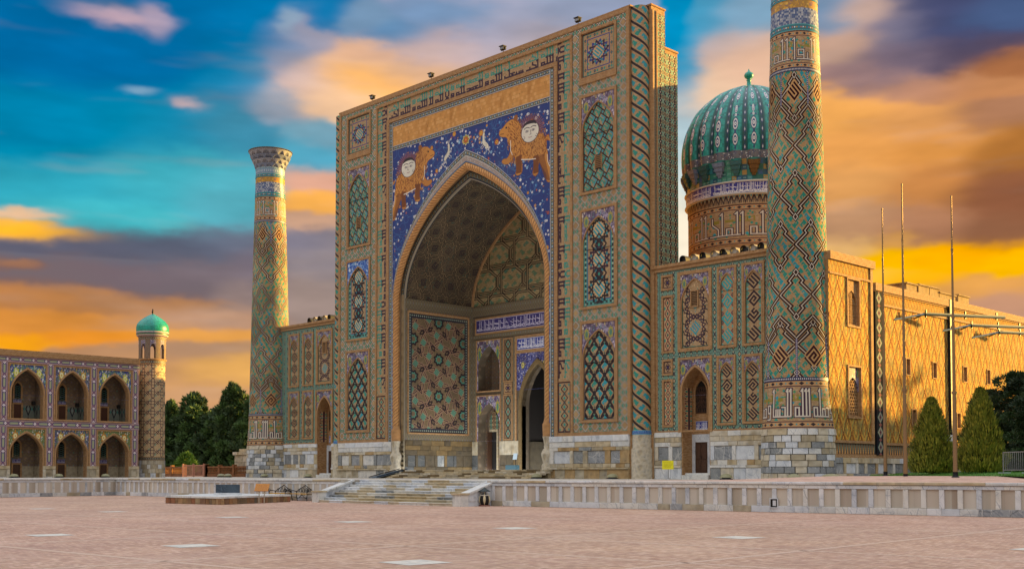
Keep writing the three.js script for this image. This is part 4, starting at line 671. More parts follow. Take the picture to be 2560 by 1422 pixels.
{
  const P = thing('madrasah_portal', 'towering tiled gateway block with a deep pointed arch and two lion mosaics', 'gateway', CX, B, 0);
  const U = (u) => CX + u, YT = 35, Y0 = 4.45;
  // masonry: front slab with the arch cut through, returns, and the deeper blocks behind
  const hole = (w, ys, ya) => [[U(w), B + 0.001], ...arch(w, ys, ya, 24, CX).reverse(), [U(-w), B + 0.001]];
  const body = (w, top, z0, z1, hw = 8.95, ya = 26.55) => plate([[U(-w), B], [U(-hw), B], ...arch(hw, 17, ya, 24, CX), [U(hw), B], [U(w), B], [U(w), top], [U(-w), top]], [], z0, z1, null, 1);
  part(P, 'wall', mergeGeometries([body(17.34, 34.9, -2.4, 0), boxG(U(17.34), B, -2.4, U(18.58), 34.9, -0.85), boxG(U(-18.58), B, -2.4, U(-17.34), 34.9, -0.85)].map((g) => { g.deleteAttribute('normal'); g.computeVertexNormals(); return g; })), M.brick);
  part(P, 'rear_wall', body(18.5, 32.2, -3.95, -2.4), M.brick);
  part(P, 'vault_shell', body(10.6, 29, -8.6, -3.95), M.brick);
  part(P, 'coping', boxG(U(-17.45), 34.9, -2.45, U(17.45), 35.02, 0.1), M.brick);
  part(P, 'coping', boxG(U(17.45), 34.9, -2.45, U(18.64), 35.02, -0.8), M.brick); part(P, 'coping', boxG(U(-18.64), 34.9, -2.45, U(-17.45), 35.02, -0.8), M.brick);
  part(P, 'coping', boxG(U(-18.56), 32.2, -4.0, U(18.56), 32.34, -2.452), M.brick);
  for (const s of [-1, 1]) { // reveals to the side
    const X = U(18.58 * s), t = 0.05 * s, q = (z0, z1, y0, y1, mat, k, nm, d = t) => part(P, nm, boxG(Math.min(X, X + d), y0, z0, Math.max(X, X + d), y1, z1, k), mat);
    q(-2.36, -1.42, 4.5, 34.5, M.side, 0.42, 'side_mosaic'); q(-1.3, -1.0, 4.5, 34.6, M.zig, 1 / 0.9, 'side_border'); q(-1.42, -1.3, 4.5, 34.6, M.brick, 1, 'side_moulding', 0.12 * s); q(-1.0, -0.86, 4.5, 34.6, M.brick, 1, 'side_moulding', 0.12 * s);
    const X2 = U(18.5 * s); part(P, 'side_mosaic', boxG(Math.min(X2, X2 + t), 4.5, -3.9, Math.max(X2, X2 + t), 31.9, -2.46, 0.42), M.side);
  }
  // tiled fields either side of the arch, with four panels each
  const rows = [[5.38, 12.8], [13.65, 21.05], [22.1, 29.5], [30.3, 34.28]];
  for (const s of [-1, 1]) {
    const F = (a, b) => s > 0 ? [U(a), U(b)] : [U(-b), U(-a)];
    const [x0, x1] = F(11.84, 17.06), [p0, p1] = F(12.58, 16.16);
    const field = part(P, 'lattice_field', plate(rect(x0, 4.72, x1, 34.62), rows.map(([a, b]) => rect(p0 + 0.05, a + 0.05, p1 - 0.05, b - 0.05)), 0, 0.055, null, 1 / 1.86), M.lattice);
    const [e0, e1] = F(17.06, 17.33), [c0, c1] = F(11.62, 11.84);
    part(P, 'brick_border', boxG(e0, 4.45, 0, e1, 34.9, 0.12), M.brick); part(P, 'brick_border', boxG(c0, 4.45, 0, c1, 34.22, 0.13), M.brick);
    part(P, 'brick_border', boxG(x0, 4.45, 0, x1, 4.72, 0.1), M.brick); 
    archPanel(P, p0, rows[0][0], p1, rows[0][1], 0.02, M.weave, { w: 0.2, d: 0.14, m: 0.1 });
    archPanel(P, p0, rows[1][0], p1, rows[1][1], 0.02, M.chain, { w: 0.2, d: 0.14, m: 0.1, sp: s < 0 ? M.spandBlue : M.spand });
    const p3 = archPanel(P, p0, rows[2][0], p1, rows[2][1], 0.02, M.pinwheel, { w: 0.2, d: 0.14, m: 0.1 });
    squarePanel(P, p0, rows[3][0], p1, rows[3][1], 0.02, M.star, 0.2, 0.14, 0.5);
    { // pierced brick window in the third panel
      const cx = (p0 + p1) / 2, m = new MB(); for (let i = 0; i < 5; i++) for (let j = 0; j < 7; j++) m.box(cx - 0.26 + i * 0.104 + (j % 2) * 0.03, 23.9 + j * 0.135, 0.03, cx - 0.2 + i * 0.104 + (j % 2) * 0.03, 23.97 + j * 0.135, 0.1);
      part(p3, 'grille', m.box(cx - 0.32, 23.8, 0.03, cx - 0.27, 24.9, 0.11).box(cx + 0.28, 23.8, 0.03, cx + 0.33, 24.9, 0.11).geo(), M.brick); part(p3, 'opening', boxG(cx - 0.27, 23.82, 0.03, cx + 0.28, 24.88, 0.045), M.black);
    }
    // kufic band up the jamb, a small panel at its foot, faience border against the rope
    const [k0, k1] = F(10.3, 11.62), [b0, b1] = F(9.97, 10.3), [m0, m1] = F(9.5, 9.97);
    const vert = (a, b, y0, y1, z, len, flip) => { const m = new MB(); const ua = [0, flip ? 1 : 0], L = (y1 - y0) / len; const iv = (v) => s > 0 ? v : 1 - v; m.quad([a, y0, z], [b, y0, z], [b, y1, z], [a, y1, z], [0, iv(0)], [0, iv(1)], [L, iv(1)], [L, iv(0)]); m.box(a, y0, 0, b, y1, z - 0.003); return m.geo(); };
    part(P, 'kufic_band', vert(k0, k1, 8.55, 34.1, 0.05, 17), M.frieze);
    part(P, 'foot_panel', plate(rect(k0 + 0.02, 4.75, k1 - 0.02, 8.5), [], 0, 0.06, [k0, 4.75, k1, 8.5]), M.foot);
    part(P, 'brick_border', boxG(b0, 4.45, 0, b1, 32.45, 0.14), M.brick);
    part(P, 'brick_border', boxG(k0, 4.45, 0, k1, 4.73, 0.1), M.brick); part(P, 'brick_border', boxG(k0, 8.5, 0, k1, 8.56, 0.1), M.brick);
    part(P, 'faience_border', vert(m0, m1, 4.45, 32.4, 0.06, 3.7), M.mosaic);
    // twisted corner column
    const cx = U(17.75 * s), col = part(P, 'corner_column', lathe([[0.66, 4.45], [0.66, 12], [0.655, 20], [0.65, 28], [0.65, 34.85]], cx, -0.62, 40, 1, 30.4 / 3.92), M.spiral);
    part(col, 'column_foot', lathe([[0.72, 4.42], [0.72, 4.62], [0.68, 4.72]], cx, -0.62, 32, 6, 1), M.blueband);
    part(col, 'column_base', lathe([[0.78, B], [0.78, 3.4], [0.7, 3.5], [0.7, 4.42]], cx, -0.62, 24, 4, 3), STON[0]);
  }
  // top band, frieze, plain panel, lions
  part(P, 'brick_border', boxG(U(-17.06), 34.62, 0, U(17.06), 34.9, 0.1), M.brick);
  part(P, 'lattice_band', boxG(U(-11.84), 34.36, 0, U(11.84), 34.62, 0.05, 1 / 1.86), M.lattice);
  part(P, 'brick_border', boxG(U(-11.84), 34.1, 0, U(11.84), 34.36, 0.16), M.brick);
  { const m = new MB(), y0 = 32.74, y1 = 34.1, L = 20.6 / 17; m.quad([U(-10.3), y0, 0.05], [U(10.3), y0, 0.05], [U(10.3), y1, 0.05], [U(-10.3), y1, 0.05], [0, 0], [L, 0], [L, 1], [0, 1]); m.box(U(-10.3), y0, 0, U(10.3), y1, 0.047); part(P, 'kufic_frieze', m.geo(), M.frieze); }
  part(P, 'brick_border', boxG(U(-10.3), 32.45, 0, U(10.3), 32.74, 0.14), M.brick);
  const hb = (y0, y1, x = 9.5) => { const m = new MB(); m.quad([U(-x), y0, 0.06], [U(x), y0, 0.06], [U(x), y1, 0.06], [U(-x), y1, 0.06], [0, 0], [2 * x / 3.7, 0], [2 * x / 3.7, 1], [0, 1]); return m.box(U(-x), y0, 0, U(x), y1, 0.057).geo(); };
  part(P, 'faience_border', hb(31.98, 32.4), M.mosaic); part(P, 'faience_border', hb(29.9, 30.3), M.mosaic);
  part(P, 'plain_brick_panel', boxG(U(-9.5), 30.3, 0, U(9.5), 31.98, 0.03, 0.11), M.ochre);
  const O = (w, ya, ys = 16.4) => arch(w, ys, ya, 28, CX);
  part(P, 'lion_mosaic', plate([[U(-9.5), 16.4], ...O(9.49, 28.05).slice(0), [U(9.5), 16.4], [U(9.5), 29.9], [U(-9.5), 29.9]], [], 0, 0.035, [U(-9.43), 17.02, U(9.43), 29.92]), M.lions);
  part(P, 'arch_border', ribbon(O(9.5, 28.12), O(9.48, 27.6), 0, 0.065, 1 / 3.7), M.mosaic);
  part(P, 'arch_border', ribbon(O(9.48, 27.6), O(9.46, 27.12), 0, 0.045, 1 / 2.6), M.dots);
  for (const s of [-1, 1]) part(P, 'blue_fillet', boxG(Math.min(U(9.4 * s), U(9.5 * s)), 4.45, 0, Math.max(U(9.4 * s), U(9.5 * s)), 16.6, 0.05), M.blueband);
  { // rope moulding round the arch: six twisted strands
    const A = [[U(-9.17), 5.7], ...arch(9.17, 16.4, 26.8, 60, CX), [U(9.17), 5.7]], pts = [];
    for (let i = 1; i < A.length; i++) { const [a, b] = [A[i - 1], A[i]], l = Math.hypot(b[0] - a[0], b[1] - a[1]), n = Math.max(1, Math.round(l / 0.07)); for (let k = 0; k < n; k++) pts.push([a[0] + (b[0] - a[0]) * k / n, a[1] + (b[1] - a[1]) * k / n]); } pts.push(A[A.length - 1]);
    let s = 0; const S = pts.map((p, i) => (i ? s += Math.hypot(p[0] - pts[i - 1][0], p[1] - pts[i - 1][1]) : 0));
    const g = surf((u, v) => { const i = Math.round(v * (pts.length - 1)), p = pts[i], a = pts[Math.max(0, i - 2)], b = pts[Math.min(pts.length - 1, i + 2)], l = Math.hypot(b[0] - a[0], b[1] - a[1]) || 1, nx = -(b[1] - a[1]) / l, ny = (b[0] - a[0]) / l, th = u * 2 * Math.PI, r = 0.31 * (0.72 + 0.28 * Math.abs(Math.cos(2.5 * (th - S[i] * 4.2)))); return [p[0] + nx * r * Math.cos(th), p[1] + ny * r * Math.cos(th), -0.12 + r * Math.sin(th)]; }, 30, pts.length - 1, (u, v) => [5 * (u - 4.2 * S[Math.round(v * (pts.length - 1))] / (2 * Math.PI)), v * s]);
    const rope = part(P, 'rope_moulding', g, M.rope);
    for (const q of [-1, 1]) {
      part(rope, 'rope_foot', lathe([[0.4, 4.5], [0.43, 5.4], [0.33, 5.6], [0.3, 5.8]], U(9.1 * q), -0.12, 24), M.terracotta);
      part(rope, 'vase_base', lathe([[0.52, 2.0], [0.52, 2.3], [0.4, 2.5], [0.52, 2.95], [0.56, 3.2], [0.42, 3.5], [0.3, 3.62], [0.34, 3.75], [0.3, 3.85], [0.36, 4.2], [0.46, 4.5]].map(([r, y]) => [r * 0.95, y]), U(9.1 * q), -0.12, 20, 3, 2), STON[0]);
    }
  }
  part(P, 'reveal_band', ribbon([[U(-8.97), 4.5], ...arch(8.97, 16.6, 26.58, 28, CX), [U(8.97), 4.5]], [[U(-8.4), 4.5], ...arch(8.4, 16.9, 25.73, 28, CX), [U(8.4), 4.5]], -0.7, -0.42, 1 / 3.4), M.revealBand);
  for (const s of [-1, 1]) part(P, 'reveal_stone', boxG(Math.min(U(8.4 * s), U(9 * s)), B, -0.7, Math.max(U(8.4 * s), U(9 * s)), 4.5, -0.4, 0.5), STON[4]);
  // inside: side walls, vault, back wall
  const W = 8.42, ZB = -8.43;
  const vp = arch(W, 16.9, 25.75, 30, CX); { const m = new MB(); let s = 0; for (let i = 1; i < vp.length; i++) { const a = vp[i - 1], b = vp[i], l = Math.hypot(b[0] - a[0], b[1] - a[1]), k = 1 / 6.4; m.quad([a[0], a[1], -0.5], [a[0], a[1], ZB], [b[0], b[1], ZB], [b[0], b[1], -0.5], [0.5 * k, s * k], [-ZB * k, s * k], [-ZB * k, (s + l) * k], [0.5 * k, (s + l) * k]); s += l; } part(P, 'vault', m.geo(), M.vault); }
  for (const s of [-1, 1]) {
    const X = U(-W * s), e = (d) => [Math.min(X, X + d * s), Math.max(X, X + d * s)], q = (nm, z0, z1, y0, y1, d, mat, k = 1) => part(P, nm, boxG(e(d)[0], y0, z0, e(d)[1], y1, z1, k), mat);
    q('inner_wall', ZB, -0.4, B, 17.2, -0.4, M.core, 0.5);
    q('hex_band', ZB, -0.5, 15.9, 16.9, 0.05, M.hexband, 0.8); q('hex_band', ZB, -0.5, 4.6, 5.15, 0.05, M.hexband, 0.8); q('hex_band', -0.75, -0.5, 5.15, 15.9, 0.05, M.hexband, 0.8); q('hex_band', ZB, -7.95, 5.15, 15.9, 0.05, M.hexband, 0.8);
    const panel = new MB(), x = X + 0.03 * s; panel.quad([x, 5.25, -0.85], [x, 5.25, -7.85], [x, 15.7, -7.85], [x, 15.7, -0.85], ...(s > 0 ? [[0, 0], [1, 0], [1, 1], [0, 1]] : [[1, 0], [0, 0], [0, 1], [1, 1]]));
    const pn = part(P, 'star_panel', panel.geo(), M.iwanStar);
    part(pn, 'frame', mergeGeometries([[-0.87, -0.75, 5.15, 15.85], [-7.95, -7.83, 5.15, 15.85]].map(([a, b, c, d]) => boxG(e(0.12)[0], c, Math.min(a, b), e(0.12)[1], d, Math.max(a, b))).concat([[5.13, 5.27], [15.68, 15.9]].map(([c, d]) => boxG(e(0.11)[0], c, -7.83, e(0.11)[1], d, -0.87)))), M.brick);
    // marble dado of the side walls
    const T4 = new THREE.Matrix4().makeRotationY(s * Math.PI / 2).setPosition(X, 0, 0);
    for (const [y0, y1, a, b, mt] of [[2.0, 2.3, 0.7, 1.6, DKST], [3.3, 3.75, 0.8, 1.7, DKST.slice(0, 4)], [3.75, 4.15, 0.9, 1.8, DKST.slice(0, 4)], [4.15, 4.6, 0.7, 1.5, DKST.slice(0, 4)]]) stoneRow(P, s > 0 ? 0.5 : ZB, s > 0 ? -ZB : -0.5, y0, y1, 0, 0.1, a, b, mt, { turn: T4 });
    for (let k = 0; k < 7; k++) { const x0 = (s > 0 ? 0.55 : ZB + 0.05) + k * 1.12; const put = (g, n, mt) => { g.applyMatrix4(T4); part(P, n, g, mt); }; put(new MB().stone(x0, 2.31, x0 + 0.28, 3.29, 0, 0.11, 0.015).geo(), 'stone', pick(DKST)); put(new MB().stone(x0 + 0.29, 2.31, x0 + 1.11, 3.29, 0, 0.05, 0.015).geo(), 'stone', pick([DKST[5], DKST[2], DKST[4], STON[6]])); }
  }
  // back wall: inscription, niches, central doorway
  const bays = (x) => [x, 2 * CX - x], Z = ZB;
  const nU = [[-5.3, 9.1], ...arch(1.42, 11.2, 13.2, 10, -6.74).reverse().map((p) => p), [-8.16, 9.1]], nL = [[-5.3, 2.0], ...arch(1.42, 6.2, 8.0, 10, -6.74).reverse(), [-8.16, 2.0]];
  const big = [[CX + 2.0, 2.0], ...arch(2.0, 7.6, 11.2, 14, CX).reverse(), [CX - 2.0, 2.0]];
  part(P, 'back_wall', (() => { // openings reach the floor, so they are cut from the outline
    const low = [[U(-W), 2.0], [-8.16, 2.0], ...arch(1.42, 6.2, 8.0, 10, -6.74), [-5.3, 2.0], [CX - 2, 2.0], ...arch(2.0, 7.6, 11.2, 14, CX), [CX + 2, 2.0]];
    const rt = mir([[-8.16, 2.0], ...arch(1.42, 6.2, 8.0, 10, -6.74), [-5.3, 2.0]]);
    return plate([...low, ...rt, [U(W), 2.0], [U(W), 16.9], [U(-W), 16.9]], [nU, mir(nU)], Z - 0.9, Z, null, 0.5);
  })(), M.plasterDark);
  part(P, 'tympanum', plate([...arch(W, 16.9, 25.75, 24, CX)], [], Z - 0.6, Z - 0.02, [U(-W), 16.9, U(W), 25.8]), M.tymp);
  part(P, 'tympanum_rim', ribbon(arch(W, 16.9, 25.75, 24, CX), arch(W - 0.22, 16.9, 25.5, 24, CX), Z, Z + 0.12), M.brick);
  part(P, 'hex_band', boxG(U(-W), 15.95, Z, U(W), 16.85, Z + 0.05, 0.8), M.hexband);
  { const m = new MB(); m.quad([U(-7.8), 14.4, Z + 0.06], [U(7.8), 14.4, Z + 0.06], [U(7.8), 15.6, Z + 0.06], [U(-7.8), 15.6, Z + 0.06], [0, 0], [1.7, 0], [1.7, 1], [0, 1]); part(P, 'inscription_band', m.box(U(-7.8), 14.4, Z, U(7.8), 15.6, Z + 0.057).geo(), M.script); }
  part(P, 'inscription_frame', plate(...ring4(U(-7.95), 14.25, U(7.95), 15.75, 0.15).map((r, i) => i ? [r] : r), Z, Z + 0.1), M.brick);
  part(P, 'hex_band', boxG(U(-W), 13.85, Z, U(W), 14.22, Z + 0.04, 0.8), M.hexband);
  for (const f of [(a) => a, mir]) {
    const X = (a, b) => f === mir ? [2 * CX - b, 2 * CX - a] : [a, b];
    for (const [y0, y1, n, hole2] of [[9.05, 13.75, nU, 0], [4.6, 8.75, nL, 1]]) {
      const [x0, x1] = X(-8.35, -5.12), hp = f(hole2 ? [[-5.3, 4.6], ...arch(1.42, 6.2, 8.0, 10, -6.74).reverse(), [-8.16, 4.6]] : n.map((p) => [p[0], Math.max(p[1], 9.1)]));
      const sp = part(P, 'niche_spandrel', plate(rect(x0 + 0.08, y0 + 0.02, x1 - 0.08, y1 - 0.08), [hp.map(([a, b]) => [a, b < y0 + 0.1 ? y0 + 0.03 : b])], Z, Z + 0.05, [x0, y0, x1, y1]), M.spand, {});
      part(sp, 'frame', plate([[x0, y0], [x0 + 0.1, y0], [x0 + 0.1, y1 - 0.1], [x1 - 0.1, y1 - 0.1], [x1 - 0.1, y0], [x1, y0], [x1, y1], [x0, y1]], [], Z, Z + 0.12), M.brick);
      const [c0, c1] = X(-8.25, -5.2); // the niche itself
      const dz = hole2 ? 1.3 : 1.7; part(sp, 'niche', new MB().box(c0, hole2 ? 2.0 : 9.0, Z - dz - 0.2, c1, hole2 ? 8.1 : 13.3, Z - dz, 0.5).box(c0, hole2 ? 2.0 : 9.0, Z - 2, c0 + 0.08, hole2 ? 8.1 : 13.3, Z - 0.88, 0.5).box(c1 - 0.08, hole2 ? 2.0 : 9.0, Z - 2, c1, hole2 ? 8.1 : 13.3, Z - 0.88, 0.5).box(c0, hole2 ? 8.1 : 13.3, Z - 2, c1, hole2 ? 8.2 : 13.4, Z - 0.88, 0.5).geo(), M.cell);
      if (!hole2) part(sp, 'sill', boxG(c0 + 0.1, 9.02, Z - 1.9, c1 - 0.05, 9.14, Z + 0.1), M.brick);
      else { const [d0, d1] = X(-7.75, -6.95); const dr = part(P, 'doorway', boxG(d0, 2.0, Z - 1.32, d1, 5.5, Z - 1.28), M.dark); part(dr, 'door_frame', plate([[d0 - 0.16, 2], [d0, 2], [d0, 5.5], [d1, 5.5], [d1, 2], [d1 + 0.14, 2], [d1 + 0.14, 5.72], [d0 - 0.16, 5.72]], [], Z - 1.32, Z - 1.16), STON[1]); part(dr, 'fanlight', plate([[d0 - 0.2, 5.75], [d1 + 0.2, 5.75], ...arch((d1 - d0) / 2 + 0.2, 6.3, 7.4, 8, (d0 + d1) / 2).reverse(), ], [], Z - 1.31, Z - 1.22, [d0, 5.75, d1, 7.3]), M.kufiDark); part(dr, 'door_leaf', boxG(d0 + 0.02, 2.0, Z - 1.27, d0 + 0.1, 5.45, Z - 0.75), M.wood); }
    }
    const [s0, s1] = X(-4.72, -3.72); for (const [a, b] of [[4.75, 8.6], [9.9, 13.6]]) { const t = part(P, 'slender_panel', plate(rect(s0, a, s1, b), [], Z, Z + 0.05, [s0, a, s1, b]), M.diamondCol); part(t, 'frame', frameG(s0 - 0.1, a - 0.1, s1 + 0.1, b + 0.1, 0.1, Z, Z + 0.1), M.brick); }
    { const t = part(P, 'rosette_tile', plate(rect(s0 + 0.1, 8.85, s1 - 0.1, 9.65), [], Z, Z + 0.05, [s0, 8.85, s1, 9.65]), M.rosette); part(t, 'frame', frameG(s0, 8.75, s1, 9.75, 0.1, Z, Z + 0.09), M.brick); }
    for (const [a, b] of [[-8.42 + CX + 0.53 - 0.5, -8.35], [-5.1, -4.84], [-3.6, -3.3]]) { const [h0, h1] = X(a, b); part(P, 'hex_band', boxG(h0, 4.62, Z, h1, 13.8, Z + 0.04, 0.8), M.hexband); }
    // dado
    for (const [a, b] of [[-8.95, -8.2], [-5.28, -2.62]]) { const [h0, h1] = X(a, b); stoneRow(P, h0, h1, 3.35, 4.6, Z, Z + 0.1, 0.6, 1.4, STON.slice(3, 5)); stoneRow(P, h0, h1, 2.0, 2.4, Z, Z + 0.12, 0.6, 1.4, DKST); stoneRow(P, h0, h1, 2.4, 3.35, Z, Z + 0.07, 0.5, 0.9, DKST); }
  }
  const ds = part(P, 'doorway_mosaic', plate(rect(U(-2.62), 9.0, U(2.62), 12.2), [[[CX + 2.25, 9.01], ...arch(2.25, 7.9, 11.6, 14, CX).reverse().filter((p) => p[1] > 9.1), [CX - 2.25, 9.01]]], Z, Z + 0.05, [U(-2.6), 8.6, U(0), 12.2]), M.flora);
  part(ds, 'frame', plate([[U(-2.8), 4.6], [U(-2.6), 4.6], [U(-2.6), 12.2], [U(2.6), 12.2], [U(2.6), 4.6], [U(2.8), 4.6], [U(2.8), 13.75], [U(-2.8), 13.75]], [], Z, Z + 0.09), M.brick);
  { const m = new MB(); m.quad([U(-2.5), 12.5, Z + 0.1], [U(2.5), 12.5, Z + 0.1], [U(2.5), 13.5, Z + 0.1], [U(-2.5), 13.5, Z + 0.1], [0, 0], [0.6, 0], [0.6, 1], [0, 1]); part(ds, 'inscription', m.geo(), M.scriptB); }
  part(ds, 'arch_rim', ribbon([[CX - 2.3, 2.0], ...arch(2.3, 7.75, 11.62, 14, CX), [CX + 2.3, 2.0]], [[CX - 2.0, 2.0], ...arch(2.0, 7.6, 11.2, 14, CX), [CX + 2.0, 2.0]], Z - 0.5, Z + 0.16), DKST[3]);
  part(P, 'passage', new MB().box(U(-2.3), 2.0, Z - 6, U(-2.0), 11.6, Z - 0.9, 0.4).box(U(2.0), 2.0, Z - 6, U(2.3), 11.6, Z - 0.9, 0.4).box(U(-2.3), 11.6, Z - 6, U(2.3), 11.9, Z - 0.9, 0.4).geo(), M.passageShade); part(P, 'passage_end', boxG(U(-2.3), 2.0, Z - 6.2, U(2.3), 11.9, Z - 6, 0.4), M.passageShade);  // walls and closed end coloured near-black, the passage shade painted in
  for (const s of [-1, 1]) part(P, 'passage_dado', new MB().box(Math.min(U(2 * s), U(1.86 * s)), 2, Z - 5.9, Math.max(U(2 * s), U(1.86 * s)), 4.5, Z - 0.92, 0.4).geo(), DKST[4]);
  part(P, 'rear_block', new MB().box(U(-9.4), B, Z - 7, U(-2.3), 29, Z - 2.12).box(U(2.3), B, Z - 7, U(9.4), 29, Z - 2.12).box(U(-2.3), 11.9, Z - 7, U(2.3), 29, Z - 2.12).box(U(-10), 17, Z - 2.12, U(10), 29, Z - 0.62).box(U(-10), B, Z - 2.12, U(-W), 17, Z).box(U(W), B, Z - 2.12, U(10), 17, Z).box(U(-2.3), B, Z - 7, U(2.3), 11.9, Z - 6.2).geo(), M.brick);
  part(P, 'iwan_floor', boxG(U(-9.4), B - 0.1, Z - 6, U(9.4), 2.0, 0.3, 0.4), M.pave);
  // marble plinth, stone by stone, either side of the opening
  for (const s of [-1, 1]) {
    const [a, b] = s > 0 ? [U(9.45), U(17.2)] : [U(-17.2), U(-9.45)];
    stoneRow(P, a, b, B, 2.0, 0, 0.2, 0.6, 2.0, STON); stoneRow(P, a - 0.05, b + 0.05, 2.0, 2.13, 0, 0.34, 0.9, 1.8, STON.slice(0, 3)); stoneRow(P, a, b, 2.13, 2.42, 0, 0.14, 0.4, 1.0, STON);
    for (let x = a; x < b - 0.3;) { const p = rr(0.9, 1.7), u = rr(0.28, 0.5); if (x + u + p > b) { stoneRow(P, x, b, 2.42, 3.36, 0, 0.15, 0.4, 2, STON); break; } part(P, 'stone', new MB().stone(x, 2.42, x + u, 3.36, 0, 0.15, 0.02).geo(), pick(STON)); part(P, 'recessed_panel', new MB().stone(x + u + 0.01, 2.44, x + u + p - 0.01, 3.34, 0, 0.05, 0.01).geo(), pick([STON[6], MARB[2], MARB[3], STON[1], MARB[5]])); x += u + p; }
    stoneRow(P, a, b, 3.36, 3.62, 0, 0.15, 0.6, 1.6, STON); stoneRow(P, a, b, 3.62, 4.02, 0, 0.14, 1.2, 2.6, [MARB[3], MARB[4], STON[1]]); stoneRow(P, a, b, 4.02, 4.46, 0, 0.17, 1.0, 2.4, [MARB[0], MARB[3], MARB[1]]);
    part(P, 'plinth_return', boxG(Math.min(U(17.2 * s), U(18.6 * s)), B, -2.3, Math.max(U(17.2 * s), U(18.6 * s)), 4.4, -0.9, 0.5), STON[0]);
    part(P, 'plinth_return', boxG(Math.min(U(9.42 * s), U(9.2 * s)), B, -0.3, Math.max(U(9.42 * s), U(9.2 * s)), 4.44, 0.1, 0.5), STON[0]);
  }
}
// small floodlights along the top of the portal
for (const [x, w] of [[-13.2, 'leftmost'], [-5.1, 'second from left'], [3.67, 'third from left'], [11.7, 'rightmost']]) {
  const f = thing('floodlight', `small black floodlight on the portal's roof edge, ${w} of four`, 'floodlight', x, 35.02, -0.15, 'floodlights on the portal roof');
  part(f, 'bracket', new MB().bar([x, 35.02, -0.15], [x, 35.3, -0.15], 0.03).box(x - 0.24, 35.26, -0.18, x - 0.2, 35.5, -0.12).box(x + 0.2, 35.26, -0.18, x + 0.24, 35.5, -0.12).box(x - 0.24, 35.26, -0.18, x + 0.24, 35.3, -0.12).geo(), M.iron);
  part(f, 'lamp_housing', new MB().box(x - 0.2, 35.3, -0.28, x + 0.2, 35.56, 0.02).box(x - 0.25, 35.54, -0.3, x + 0.25, 35.59, 0.12).geo(), M.black);
  part(f, 'lens', boxG(x - 0.17, 35.33, 0.021, x + 0.17, 35.53, 0.03), plain('#8d949a', 0.2));
}
